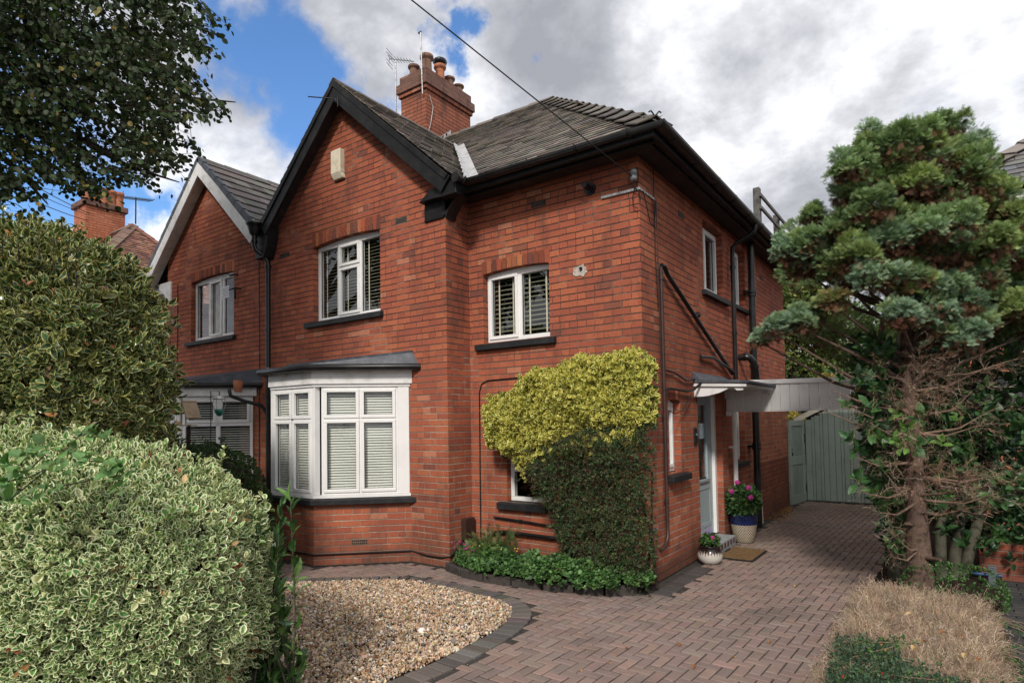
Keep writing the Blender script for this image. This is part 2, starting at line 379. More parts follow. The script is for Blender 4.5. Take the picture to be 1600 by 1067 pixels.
class MB:
    def __init__(s): s.v = []; s.f = []; s.sm = []
    def quad(s, *p):
        i = len(s.v); s.v += [tuple(float(x) for x in q) for q in p]; s.f.append(tuple(range(i, i+len(p)))); s.sm.append(False)
        return s
    def mesh(s, vs, fs, smooth=False):
        i = len(s.v); s.v += [tuple(float(x) for x in q) for q in vs]
        for f in fs: s.f.append(tuple(i+k for k in f)); s.sm.append(smooth)
        return s
    def box(s, x0, x1, y0, y1, z0, z1):
        v = [(x0, y0, z0), (x1, y0, z0), (x1, y1, z0), (x0, y1, z0), (x0, y0, z1), (x1, y0, z1), (x1, y1, z1), (x0, y1, z1)]
        return s.mesh(v, [(0, 3, 2, 1), (4, 5, 6, 7), (0, 1, 5, 4), (1, 2, 6, 5), (2, 3, 7, 6), (3, 0, 4, 7)])
    def obox(s, c, ax, ay, az, hx, hy, hz):
        c, ax, ay, az = map(np.array, (c, ax, ay, az))
        v = [c+a*hx*ax+b*hy*ay+d*hz*az for d in (-1, 1) for a, b in ((-1, -1), (1, -1), (1, 1), (-1, 1))]
        return s.mesh(v, [(0, 3, 2, 1), (4, 5, 6, 7), (0, 1, 5, 4), (1, 2, 6, 5), (2, 3, 7, 6), (3, 0, 4, 7)])
    def prism(s, poly, d):
        """poly: list of 3D points (planar), extruded by vector d"""
        n = len(poly); poly = [np.array(p, float) for p in poly]; d = np.array(d, float)
        nn = np.cross(poly[1]-poly[0], poly[2]-poly[1])
        if nn@d > 0: poly = poly[::-1]
        v = poly+[p+d for p in poly]
        fs = [tuple(range(n)), tuple(range(2*n-1, n-1, -1))]
        for i in range(n):
            j = (i+1) % n; fs.append((j, i, n+i, n+j))
        return s.mesh(v, fs)
    def tube(s, path, r, seg=10, cap=True):
        path = [np.array(p, float) for p in path]; n = len(path)
        rr = r if isinstance(r, (list, tuple, np.ndarray)) else [r]*n
        vs = []; ref = None
        for i, p in enumerate(path):
            t = path[min(i+1, n-1)]-path[max(i-1, 0)]; t /= (np.linalg.norm(t)+1e-9)
            if ref is None: ref = np.array([0, 0, 1.]) if abs(t[2]) < .9 else np.array([1., 0, 0])
            a = np.cross(ref, t); a /= (np.linalg.norm(a)+1e-9); b = np.cross(t, a); ref = b if abs(b@t) < .5 else ref
            ref = b
            a = np.cross(b, t)
            for k in range(seg):
                th = 2*math.pi*k/seg; vs.append(p+rr[i]*(math.cos(th)*a+math.sin(th)*b))
        fs = []
        for i in range(n-1):
            for k in range(seg):
                k2 = (k+1) % seg; fs.append((i*seg+k, i*seg+k2, (i+1)*seg+k2, (i+1)*seg+k))
        s.mesh(vs, fs, True)
        if cap:
            s.mesh(vs[:seg], [tuple(range(seg))]); s.mesh(vs[-seg:], [tuple(range(seg-1, -1, -1))])
        return s
    def lathe(s, prof, c=(0, 0, 0), seg=32):
        vs = []
        for r, z in prof:
            for k in range(seg):
                th = 2*math.pi*k/seg; vs.append((c[0]+r*math.cos(th), c[1]+r*math.sin(th), c[2]+z))
        fs = []
        for i in range(len(prof)-1):
            for k in range(seg):
                k2 = (k+1) % seg; fs.append((i*seg+k, i*seg+k2, (i+1)*seg+k2, (i+1)*seg+k))
        return s.mesh(vs, fs, True)
    def build(s, name, mt, parent=None, bevel=0, world=True, weld=False):
        me = bpy.data.meshes.new(name); me.from_pydata(s.v, [], s.f)
        me.polygons.foreach_set('use_smooth', s.sm)
        box_uv(me)
        return link(name, me, mt, parent, world, bevel)

def box_uv(me):
    nl = len(me.loops)
    co_ = np.empty(len(me.vertices)*3); me.vertices.foreach_get('co', co_); co_ = co_.reshape(-1, 3)
    vi = np.empty(nl, dtype=np.int64); me.loops.foreach_get('vertex_index', vi)
    nn = np.empty(len(me.polygons)*3); me.polygons.foreach_get('normal', nn); nn = nn.reshape(-1, 3)
    lt = np.empty(len(me.polygons), dtype=np.int64); me.polygons.foreach_get('loop_total', lt)
    N_ = np.repeat(nn, lt, axis=0)
    flat = np.abs(N_[:, 2]) > .99
    t = np.stack([-N_[:, 1], N_[:, 0], np.zeros(nl)], 1); ln = np.linalg.norm(t, axis=1); ln[ln == 0] = 1
    t /= ln[:, None]; t[flat] = (1, 0, 0)
    b = np.cross(N_, t); b[flat] = (0, 1, 0)
    P = co_[vi]
    uv = np.stack([(P*t).sum(1), (P*b).sum(1)], 1)
    l = me.uv_layers.new(name='UVMap'); l.data.foreach_set('uv', uv.astype(np.float32).ravel())

def set_tint(me, cols):
    a = me.color_attributes.new('tint', 'FLOAT_COLOR', 'POINT')
    c = np.ones((len(me.vertices), 4), np.float32); c[:, :3] = cols
    a.data.foreach_set('color', c.ravel())

def big_mesh(name, V, Fs, tint, mt, parent=None, uv=None, smooth=False, world=True):
    """V (n,3); Fs list of (m,k) int arrays; tint (n,3); uv per vertex"""
    me = bpy.data.meshes.new(name)
    me.vertices.add(len(V)); me.vertices.foreach_set('co', V.astype(np.float32).ravel())
    li = np.concatenate([f.ravel() for f in Fs]); tot = np.concatenate([np.full(len(f), f.shape[1]) for f in Fs])
    me.loops.add(len(li)); me.loops.foreach_set('vertex_index', li.astype(np.int32))
    me.polygons.add(len(tot)); st = np.concatenate([[0], np.cumsum(tot)[:-1]])
    me.polygons.foreach_set('loop_start', st.astype(np.int32)); me.polygons.foreach_set('loop_total', tot.astype(np.int32))
    me.polygons.foreach_set('use_smooth', np.full(len(tot), smooth))
    me.update(calc_edges=True)
    if tint is not None: set_tint(me, tint)
    if uv is not None:
        l = me.uv_layers.new(name='UVMap'); l.data.foreach_set('uv', uv[li].astype(np.float32).ravel())
    return link(name, me, mt, parent, world)

# leaf templates: verts, quads, tris, uv(edge, along)
def leaf_tpl(w=.5, fold=.12, curl=.1, ov=.5):
    v = []; uv = []
    ys = [0, .22, .5, .78, 1.0]; ws = [0, w*.75, w, w*.68, 0]
    mid = [(0, y, curl*math.sin(y*3.1)) for y in ys]
    for p in mid: v.append(p)
    uv += [(1, 0), (0, .22), (0, .5), (0, .78), (1, 1)]
    for sgn in (-1, 1):
        for y, ww in zip(ys[1:4], ws[1:4]): v.append((sgn*ww/2, y, curl*math.sin(y*3.1)+fold*ww)); uv.append((1, y))
    q = [(1, 5, 6, 2)[::-1], (2, 6, 7, 3)[::-1], (1, 2, 9, 8)[::-1], (2, 3, 10, 9)[::-1]]
    t = [(0, 5, 1)[::-1], (3, 7, 4)[::-1], (0, 1, 8)[::-1], (3, 4, 10)[::-1]]
    return np.array(v), np.array(q), np.array(t), np.array(uv, float)
def leaf_small(w=.6, fold=.15):
    v = [(0, 0, 0), (-w/2, .5, fold*w), (0, .55, 0), (w/2, .5, fold*w), (0, 1, 0)]
    return np.array(v), np.zeros((0, 4), int), np.array([(0, 2, 1), (0, 3, 2), (1, 2, 4), (2, 3, 4)]), np.array([(1, 0), (1, .5), (0, .5), (1, .5), (1, 1)], float)
def frond_tpl(n=5, seed=0):
    rg = np.random.default_rng(seed); V = []; T = []; uv = []
    def leaflet(b, d, l, w):
        d = d/np.linalg.norm(d); s_ = np.cross(d, [0, 0, 1]); s_ /= np.linalg.norm(s_)+1e-9
        i = len(V); V.extend([b, b+d*l*.5-s_*w, b+d*l, b+d*l*.5+s_*w]); uv.extend([(1, 0), (1, .5), (1, 1), (1, .5)])
        T.append((i, i+1, i+2, i+3))
    for k in range(n):
        y = k/n*.8; cz = .12*math.sin(y*3)
        b = np.array([0, y, cz])
        for sg in (-1, 1):
            leaflet(b, np.array([sg*(.9), .75+.2*rg.random(), rg.uniform(-.25, .35)]), (.44-.25*y)*(1+.3*rg.random()), .032)
    leaflet(np.array([0, 0, 0.]), np.array([0, 1, .1]), 1.0, .045)
    return np.array(V), np.array(T), np.zeros((0, 3), int), np.array(uv, float)

def frames(dirs, ups=None, n=None):
    """rotation matrices whose Y axis follows dirs and Z roughly follows ups"""
    d = dirs/np.linalg.norm(dirs, axis=1, keepdims=True)
    x = np.cross(d, ups); l = np.linalg.norm(x, axis=1, keepdims=True); x = x/np.maximum(l, 1e-6)
    z = np.cross(x, d)
    return np.stack([x, d, z], 2)
def scatter(name, tpl, pos, dirs, ups, scale, tint, mt, parent=None):
    V, Q, T, uv = tpl; n = len(pos); k = len(V)
    M = frames(dirs, ups)
    W = np.einsum('nij,kj->nki', M, V)*scale.reshape(n, 1, -1)+pos[:, None, :]
    off = (np.arange(n)*k)[:, None, None]
    Fs = []
    if len(Q): Fs.append((Q[None]+off).reshape(-1, 4))
    if len(T): Fs.append((T[None]+off).reshape(-1, 3))
    return big_mesh(name, W.reshape(-1, 3), Fs, np.repeat(tint, k, axis=0), mt, parent, np.tile(uv, (n, 1)))
def unit(a): return a/np.maximum(np.linalg.norm(a, axis=1, keepdims=True), 1e-9)
def rdir(n): return unit(rng.normal(size=(n, 3)))
def palette(n, cols, var=.18, w=None):
    c = np.array(cols)[rng.choice(len(cols), n, p=w)]
    return np.clip(c*(1+rng.normal(0, var, (n, 1)))*(1+rng.normal(0, var*.3, (n, 3))), .003, .95)
def lump(P, f=1.0, seed=0):
    rg = np.random.default_rng(seed); s = np.zeros(len(P))
    for i in range(9):
        k = rg.normal(size=3)*f*(1+i*.45); s += np.sin(P@k+rg.uniform(0, 6.28))/(1+i*.35)
    return s/3.2

def arr(*p): return np.array(p, float)
def inpoly(x, y, poly):
    x = np.asarray(x); y = np.asarray(y); r = np.zeros(x.shape, bool); n = len(poly); j = n-1
    for i in range(n):
        xi, yi = poly[i]; xj, yj = poly[j]
        c = ((yi > y) != (yj > y)) & (x < (xj-xi)*(y-yi)/((yj-yi) if yj != yi else 1e-9)+xi)
        r ^= c; j = i
    return r

# ------------------------------------------------------------------ the ground
def box_mesh_arrays(cx, cy, hx, hy, z0, z1, ang, inset=.007, dz=.005):
    """many bevel-topped blocks at once"""
    n = len(cx); c, s = np.cos(ang), np.sin(ang)
    def ring(ax, ay, z):
        xs = np.stack([-ax, ax, ax, -ax], 1); ys = np.stack([-ay, -ay, ay, ay], 1)
        X = cx[:, None]+xs*c[:, None]-ys*s[:, None]; Y = cy[:, None]+xs*s[:, None]+ys*c[:, None]
        return np.stack([X, Y, np.broadcast_to(z, X.shape)], 2)
    tilt = rng.normal(0, .0012, (n, 4))
    V = np.concatenate([ring(hx, hy, z0), ring(hx, hy, z1[:, None]-dz+tilt), ring(hx-inset, hy-inset, z1[:, None]+tilt)], 1)
    Q = [(8, 9, 10, 11)]
    for k in range(4):
        k2 = (k+1) % 4; Q += [(k, k2, 4+k2, 4+k), (4+k, 4+k2, 8+k2, 8+k)]
    Q = np.array(Q)[None]+(np.arange(n)*12)[:, None, None]
    return V.reshape(-1, 3), Q.reshape(-1, 4)

GRAVEL = [(-9, -2.35), (-4.6, -2.35), (-3.56, -2.03), (-3.0, -1.55), (-2.74, -1.33), (-2.41, -1.2), (-1.87, -1.22), (-1.39, -1.25), (-1.05, -1.31), (-.836, -1.43), (-.68, -1.68), (-.585, -2.1), (-.56, -2.7), (-.59, -3.1), (-.62, -3.4), (-.66, -4.3), (-.7, -6), (-9, -6)]
BED = [(-2.51, -.47), (-2.44, -.58), (-2.05, -.68), (-1.7, -.73), (-1.1, -.68), (-.6, -.57), (-.19, -.46), (.06, -.17), (.1, 0), (-2.51, 0)]
STRIP = [(1.98, -9), (1.98, -1.6), (2.0, -.4), (2.02, 1.0), (2.05, 2.6), (2.1, 8.3), (3.3, 8.3), (3.2, 2.28), (3.1, .6), (3.1, -9)]

g = MB(); g.quad((-60, -60, -.035), (60, -60, -.035), (60, 60, -.035), (-60, 60, -.035))
tag(g.build('ground', 'ground'), kind='structure')
g = MB(); g.quad((-14, -8.3, -.012), (12, -8.3, -.012), (12, 8.46, -.012), (-14, 8.46, -.012))
tag(g.build('paving_bed', 'kerb_dark'), kind='structure')
g = MB(); g.quad((-40, -22, -.02), (40, -22, -.02), (40, -10.4, -.02), (-40, -10.4, -.02))
tag(g.build('road', 'asphalt'), kind='structure')
g = MB(); g.quad((-40, -10.35, -.006), (40, -10.35, -.006), (40, -8.35, -.006), (-40, -8.35, -.006))
tag(g.build('pavement', 'stone_grey'), kind='structure')

def herring():
    w = .0925; H = []; Vb = []
    N_ = 150
    ii, jj = np.meshgrid(np.arange(-N_, N_), np.arange(-N_, N_), indexing='ij')
    ox = (ii+2*jj)*w; oy = (ii-2*jj)*w
    ox = ox.ravel(); oy = oy.ravel()
    cx = np.concatenate([ox+w, ox+.5*w]); cy = np.concatenate([oy+.5*w, oy+2*w])
    hor = np.concatenate([np.ones(len(ox), bool), np.zeros(len(ox), bool)])
    th = R(-2.5); c, s = math.cos(th), math.sin(th)
    X = cx*c-cy*s; Y = cx*s+cy*c
    ok = (X > -5.2) & (X < 2.06) & (Y > -7.4) & (Y < 8.42)
    ok &= ~inpoly(X, Y, GRAVEL) & ~inpoly(X, Y, BED)
    gr = np.array(GRAVEL); 
    # distance to the gravel boundary: leave room for the edging course
    dmin = np.full(X.shape, 9.)
    for a, b in zip(gr[:-1], gr[1:]):
        d = b-a; t = np.clip(((X-a[0])*d[0]+(Y-a[1])*d[1])/(d@d), 0, 1); dmin = np.minimum(dmin, np.hypot(X-a[0]-t*d[0], Y-a[1]-t*d[1]))
    ok &= dmin > .235
    ok &= ~((X < .16) & (X > -2.6) & (Y > -.12)) & ~((X < -2.4) & (Y > -.55))
    ok &= ~inpoly(X, Y, [(-5.5, -.4), (-5.2, -1.42), (-4.0, -1.42), (-3.1, -.4)]) & ~inpoly(X, Y, STRIP)
    ok &= ~((X < .33) & (X > -.1) & (Y > -.2) & (Y < 1.3))
    X, Y, hor = X[ok], Y[ok], hor[ok]; n = len(X)
    ang = np.full(n, th)+rng.normal(0, .006, n)
    hx = np.where(hor, w-.0048, w/2-.0058); hy = np.where(hor, w/2-.0058, w-.0048)
    V, Q = box_mesh_arrays(X+rng.normal(0, .001, n), Y+rng.normal(0, .001, n), hx, hy, -.01, rng.normal(0, .0012, n), ang)
    col = palette(n, [(.275, .195, .168), (.255, .185, .162), (.29, .202, .172), (.24, .18, .16), (.258, .196, .172)], .06)
    tag(big_mesh('driveway', V, [Q], np.repeat(col, 12, 0), 'paver'), kind='structure')
herring()

def edging():
    gr = np.array(GRAVEL[1:15]); seg = np.diff(gr, axis=0); L = np.hypot(*seg.T); cum = np.concatenate([[0], np.cumsum(L)])
    # smooth by dense resample
    s = np.arange(.05, cum[-1], .108); px = np.interp(s, cum, gr[:, 0]); py = np.interp(s, cum, gr[:, 1])
    for _ in range(6): px[1:-1] = (px[:-2]+px[1:-1]*2+px[2:])/4; py[1:-1] = (py[:-2]+py[1:-1]*2+py[2:])/4
    tx = np.gradient(px); ty = np.gradient(py); l = np.hypot(tx, ty); tx /= l; ty /= l
    nx, ny = -ty, tx      # outward (left of travel)
    cx = px+nx*.112; cy = py+ny*.112
    hx = np.full(len(cx), .0475); hy = np.full(len(cx), .1)
    V, Q = box_mesh_arrays(cx, cy, hx, hy, -.02, .008+rng.normal(0, .002, len(cx)), np.arctan2(ty, tx), .006, .005)
    col = palette(len(cx), [(.14, .122, .11), (.115, .10, .093), (.16, .14, .125)], .12)
    tag(big_mesh('gravel_edging', V, [Q], np.repeat(col, 12, 0), 'paver'), kind='structure')
    # flush strip of blocks beside the side wall
    ys = np.arange(-.1, 1.3, .205); n = len(ys)
    V, Q = box_mesh_arrays(np.full(n, .21), ys, np.full(n, .098), np.full(n, .1), -.01, np.full(n, .001), np.zeros(n))
    col = palette(n, [(.08, .072, .068)], .08)
    tag(big_mesh('wall_strip', V, [Q], np.repeat(col, 12, 0), 'paver'), kind='structure')
edging()

def neighbour_drive():
    X, Y, hor = [], [], []
    for i, y in enumerate(np.arange(-7, 8.3, .105)):
        for x in np.arange(3.0+(i % 2)*.105, 7.5, .21): X.append(x); Y.append(y)
    X = np.array(X); Y = np.array(Y); n = len(X)
    V, Q = box_mesh_arrays(X, Y, np.full(n, .1015), np.full(n, .049), -.01, rng.normal(0, .0015, n), rng.normal(0, .006, n))
    col = palette(n, [(.05, .05, .052), (.06, .058, .058), (.045, .046, .05)], .12)
    tag(big_mesh('neighbour_drive', V, [Q], np.repeat(col, 12, 0), 'paver'), kind='structure')
neighbour_drive()

def gravel():
    b = MB(); n = len(GRAVEL)
    b.mesh([(x, y, -.004) for x, y in GRAVEL], [tuple(range(n))[::-1]]); o = b.build('gravel_base', 'soil'); tag(o, kind='structure')
    N_ = 52000
    x = rng.uniform(-4.4, -.5, N_); y = rng.uniform(-4.0, -1.1, N_)
    ok = inpoly(x, y, GRAVEL); x, y = x[ok], y[ok]
    # only keep what can be seen past the hedge; finer far away
    n = len(x)
    t = (1+5**.5)/2
    iv = unit(np.array([(-1, t, 0), (1, t, 0), (-1, -t, 0), (1, -t, 0), (0, -1, t), (0, 1, t), (0, -1, -t), (0, 1, -t), (t, 0, -1), (t, 0, 1), (-t, 0, -1), (-t, 0, 1)]))
    fi = np.array([(0, 11, 5), (0, 5, 1), (0, 1, 7), (0, 7, 10), (0, 10, 11), (1, 5, 9), (5, 11, 4), (11, 10, 2), (10, 7, 6), (7, 1, 8), (3, 9, 4), (3, 4, 2), (3, 2, 6), (3, 6, 8), (3, 8, 9), (4, 9, 5), (2, 4, 11), (6, 2, 10), (8, 6, 7), (9, 8, 1)])
    sc = rng.lognormal(math.log(.0095), .36, (n, 1, 1))*rng.uniform(.6, 1.3, (n, 1, 3))
    M = frames(rdir(n), rdir(n))
    W = np.einsum('nij,nkj->nki', M, iv[None]*sc*np.array([1, 1.1, .62]))
    pos = np.stack([x, y, rng.uniform(.0, .022, n)+.006*lump(np.stack([x, y, x*0], 1), 4, 3)], 1)
    W += pos[:, None]
    col = palette(n, [(.50, .36, .24), (.58, .46, .33), (.34, .21, .13), (.68, .62, .54), (.22, .19, .17), (.42, .24, .12), (.50, .37, .24), (.13, .12, .12)], .2,
                  w=[.2, .18, .14, .1, .1, .1, .14, .04])
    tag(big_mesh('gravel', W.reshape(-1, 3), [(fi[None]+(np.arange(n)*12)[:, None, None]).reshape(-1, 3)], np.repeat(col, 12, 0), 'pebble'), kind='stuff')
gravel()

b = MB(); b.mesh([(x, y, .05) for x, y in BED], [tuple(range(len(BED)))[::-1]]); tag(b.build('flower_bed_soil', 'soil'), kind='structure')
b = MB(); b.mesh([(x, y, .02) for x, y in STRIP], [tuple(range(len(STRIP)))[::-1]]); tag(b.build('border_soil', 'soil'), kind='structure')

# bed kerb stones
kp = [(-2.47, -.56), (-2.1, -.70), (-1.72, -.76), (-1.34, -.73), (-.96, -.68), (-.6, -.60), (-.28, -.52), (.0, -.3)]
kn = ['first dark kerb stone by the gable foot', 'dark kerb stone under the tall bed plant', 'dark kerb stone half hidden by geranium leaves', 'kerb stone in the middle of the flower bed edge',
      'low kerb stone under the green ground cover', 'mossy kerb stone in front of the dark shrub', 'last kerb stone beside the house corner']
for (a, c, lb) in zip(kp[:-1], kp[1:], kn):
    a = np.array(a+(0,)); c = np.array(c+(0,)); d = c-a; L = np.linalg.norm(d); d /= L; nn = np.array([-d[1], d[0], 0])
    q = MB(); q.obox((a+c)/2+arr(0, 0, .045), d, nn, arr(0, 0, 1), L/2-.008, .04, .055)
    o = q.build('kerb_stone', 'kerb_dark', bevel=.012); tag(o, lb, 'kerb stone', 'kerb stones along the flower bed')

# ------------------------------------------------------------------ house shell
HB = .083
def wall_grid(mb, fixed, axis, n_sign, us, vs, holes, flat=True):
    """rectangular wall on plane axis=fixed; us,vs extents; holes (u0,u1,v0,v1)"""
    ue = sorted(set([us[0], us[1]]+[h[0] for h in holes]+[h[1] for h in holes]))
    ve = sorted(set([vs[0], vs[1]]+[h[2] for h in holes]+[h[3] for h in holes]))
    for i in range(len(ue)-1):
        for j in range(len(ve)-1):
            cu = (ue[i]+ue[i+1])/2; cv = (ve[j]+ve[j+1])/2
            if any(h[0] < cu < h[1] and h[2] < cv < h[3] for h in holes): continue
            a = [(ue[i], ve[j]), (ue[i+1], ve[j]), (ue[i+1], ve[j+1]), (ue[i], ve[j+1])]
            if n_sign < 0 and axis == 'x': a = a[::-1]
            if n_sign > 0 and axis == 'y': a = a[::-1]
            mb.quad(*[((fixed, u, v) if axis == 'x' else (u, fixed, v)) for u, v in a])
    for (u0, u1, v0, v1) in holes:     # reveals
        d = -.24*n_sign
        for p, q in (((u0, v0), (u0, v1)), ((u0, v1), (u1, v1)), ((u1, v1), (u1, v0)), ((u1, v0), (u0, v0))):
            pts = [(p, 0), (q, 0), (q, d), (p, d)]
            if axis == 'y' : pts = pts[::-1] if n_sign < 0 else pts
            P = [((fixed+o, u, v) if axis == 'x' else (u, fixed+o, v)) for (u, v), o in pts]
            mb.quad(*P)

GY = -.4714
house = thing('brick_house', 'red brick semi detached house with black bargeboards and bay window beside the block paved drive', 'house', (-3, 2, 0))
ZE = 4.87
wb_ = MB()
W1 = (-5.296, -3.765, 3.47, 4.76)
W2 = (-2.27, -1.223, 2.92, 3.97)
W3 = (-1.92, -1.35, .83, 1.75)
wall_grid(wb_, GY, 'y', -1, (-6.6, -2.5125), (0, 4.83), [W1, (-5.0, -3.35, .9, 2.35)])
# gable triangle above
wb_.quad((-6.6, GY, 4.83), (-2.5125, GY, 4.83), (-2.5125, GY, 5.0), (-4.5, GY, 6.83), (-6.6, GY, 4.98))
wall_grid(wb_, -2.5125, 'x', 1, (GY, 0), (0, 5.0), [])
wall_grid(wb_, 0, 'y', -1, (-2.5125, 0), (0, ZE+.05), [W2, W3])
S1 = (2.22, 3.17, 3.70, 4.72); S2 = (3.75, 4.42, 3.72, 4.72); S3 = (.72, 1.135, 1.2, 2.14); S4 = (3.62, 4.14, 1.17, 2.2); DR = (1.80, 2.88, .0, 2.28)
wall_grid(wb_, 0, 'x', 1, (0, 7.48), (0, ZE+.05), [S1, S2, S3, S4, DR])
wb_.quad((0, 7.48, 0), (-6.6, 7.48, 0), (-6.6, 7.48, ZE+.05), (0, 7.48, ZE+.05))
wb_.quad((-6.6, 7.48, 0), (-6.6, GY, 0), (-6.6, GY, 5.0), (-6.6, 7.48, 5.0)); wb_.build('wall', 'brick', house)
# darker engineering-brick plinth courses along the drive side and a darker brick patch near the far end
pl = MB(); pl.box(-.1, .006, .0, 1.795, .0, .166); pl.box(-.1, .006, 2.885, 7.482, 0, .166); pl.build('plinth', 'brick_dark', house)
pl = MB(); pl.box(-.1, .005, 4.9, 7.48, .168, 1.05); o = pl.build('wall_patch', 'brick_dark', house)
pl = MB(); pl.box(-2.6, -.0, -.006, .05, 0.0, .166); pl.build('plinth', 'brick', house)
pl = MB(); pl.prism([(.07, 4.62, 0), (.07, 4.95, 0), (.05, 4.9, .95), (.05, 4.66, 1.0)], (-.075, 0, 0)); pl.build('rendered_pier', 'plaster_patch', house, .01)

# arches over window heads: individual bricks on end with a cambered lower edge
def arch(name, x0, x1, zs, rise, h, plane, axis='y', sgn=-1, depth=.10, proud=.003, parent=None, n=None):
    n = n or int(round((x1-x0)/.083)); V = []; Q = []; T = []
    def zc(t): return zs+rise*(1-(2*t-1)**2)
    cols = palette(n, [(.30, .075, .04), (.36, .10, .05), (.24, .07, .04), (.16, .06, .045), (.40, .14, .07)], .15)
    base = MB()
    for i in range(n):
        t0, t1 = i/n+.004, (i+1)/n-.004; g_ = .0
        for (a, b_) in ((t0, t1),):
            xa, xb = x0+(x1-x0)*a, x0+(x1-x0)*b_
            top = zs+rise+h
            pts = [(xa, zc(a)), (xb, zc(b_)), (xb, top), (xa, top)]
            for dd in (proud, -depth):
                for (u, z) in pts: V.append((u, plane+sgn*dd, z) if axis == 'y' else (plane+sgn*dd, u, z))
            k = len(V)-8
            for f in ((0, 1, 2, 3), (0, 4, 5, 1), (1, 5, 6, 2), (2, 6, 7, 3), (3, 7, 4, 0)): Q.append([k+j for j in f])
            T += [cols[i]]*8
    o = big_mesh(name, np.array(V), [np.array(Q)], np.array(T), 'voussoir', parent)
    # mortar behind
    mb = MB(); pts = [(x0+(x1-x0)*t, zc(t)+.002) for t in np.linspace(0, 1, 13)]+[(x1, zs+rise+h), (x0, zs+rise+h)]
    P = [((u, plane, z) if axis == 'y' else (plane, u, z)) for u, z in pts]
    d = (0, -sgn*(depth-.004), 0) if axis == 'y' else (-sgn*(depth-.004), 0, 0)
    P = [tuple(np.array(p)+np.array(d)*.01) for p in P]
    mb.prism(P, d); m2 = mb.build('arch_mortar', 'kerb_dark', o)
    m2.location = (0, 0, 0)
    return o
arch('window_arch', W1[0]-.02, W1[1]+.02, 4.655, .05, .17, GY, parent=house)
arch('window_arch', W2[0]-.02, W2[1]+.02, 3.845, .035, .14, 0, parent=house)
arch('window_arch', S3[0]-.01, S3[1]+.01, 2.08, .045, .13, 0, axis='x', sgn=1, parent=house)

# ------------------------------------------------------------------ windows
def window(parent, org, ux, nx, w, h, bars, blind=None, sill=None, fr=.055, depth=.07, panes=None, sash=None, dark=True, top_arch=0, mt='white_upvc', wb=None):
    """org: lower-left corner on outer frame face, ux: unit along width, nx: outward normal. panes: list of (u0,u1,v0,v1,is_sash)"""
    org, ux, nx = np.array(org, float), np.array(ux, float), np.array(nx, float); uz = arr(0, 0, 1)
    win = bpy.data.objects.new('window', None); COL.objects.link(win); win.parent = parent
    off = Vector((0, 0, 0)); p = parent
    while p: off += p.location; p = p.parent
    win.location = Vector(org)-off
    def B(mb, u0, u1, v0, v1, d0, d1):   # d measured inwards
        c = org+ux*(u0+u1)/2+uz*(v0+v1)/2-nx*(d0+d1)/2
        mb.obox(c, ux, -nx, uz, abs(u1-u0)/2, abs(d1-d0)/2, abs(v1-v0)/2)
    F = MB()
    B(F, 0, w, 0, fr, 0, depth); B(F, 0, fr, fr, h-fr, 0, depth); B(F, w-fr, w, fr, h-fr, 0, depth)
    B(F, 0, w, h-fr, h, 0, depth)
    if top_arch:
        pts = [org+uz*h+ux*0]+[org+ux*w*t+uz*(h+top_arch*(1-(2*t-1)**2)) for t in np.linspace(0, 1, 11)]+[org+ux*w+uz*h]
        F.prism([p_-nx*.004 for p_ in pts[1:-1]], -nx*depth)
    for (kind, a, c0, c1, wd) in bars:
        if kind == 'v': B(F, a-wd/2, a+wd/2, c0, c1, .001, depth-.002)
        else: B(F, c0, c1, a-wd/2, a+wd/2, .001, depth-.002)
    F.build('frame', mt, win, .006)
    S_ = MB(); G = MB(); K = MB(); D = MB(); TP = MB()
    for (u0, u1, v0, v1, is_s) in panes:
        if is_s:
            s = .045
            for q in ((u0, u1, v0, v0+s), (u0, u1, v1-s, v1), (u0, u0+s, v0+s, v1-s), (u1-s, u1, v0+s, v1-s)): B(S_, *q, -.018, depth-.01)
            e = s
        else: e = 0
        g0, g1, h0, h1 = u0+e, u1-e, v0+e, v1-e
        P = [org+ux*a+uz*b_-nx*.03 for a, b_ in ((g0, h0), (g1, h0), (g1, h1), (g0, h1))]
        G.quad(*P)
        # black gasket line round the glass
        for q in ((g0, g1, h0, h0+.006), (g0, g1, h1-.006, h1), (g0, g0+.006, h0+.006, h1-.006), (g1-.006, g1, h0+.006, h1-.006)): B(D, *q, .024, .034)
        if blind:
            pitch, tilt, sw, bm, bd = blind
            k = h0+.01
            a_ = math.cos(tilt); b__ = math.sin(tilt)
            while k < h1:
                c = org+ux*(g0+g1)/2+uz*k-nx*bd
                dirv = -nx*a_+uz*b__
                nrm = nx*b__+uz*a_
                K.obox(c, ux, dirv, nrm, (g1-g0)/2+.03, sw/2, .0009)
                k += pitch
            for tt in (([.2, .8] if g1-g0 > .3 else [.28])):
                uu = g0+(g1-g0)*tt
                if wb: B(TP, uu-wb/2, uu+wb/2, h0-.02, h1+.02, bd-sw/2-.008, bd-sw/2-.006)
    if S_.v: S_.build('sash', mt, win, .006)
    G.build('pane', 'glass', win); D.build('gasket', 'rubber', win)
    if K.v: K.build('blind', blind[5] if len(blind) > 5 else 'slat_cream', win) if False else K.build('blind', window.blmat, win)
    if TP.v: TP.build('blind_tape', 'tape_cream', win)
    # dim room behind
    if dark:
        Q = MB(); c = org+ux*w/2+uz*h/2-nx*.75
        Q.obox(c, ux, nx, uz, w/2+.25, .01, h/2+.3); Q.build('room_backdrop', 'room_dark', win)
    return win
window.blmat = 'slat_cream'
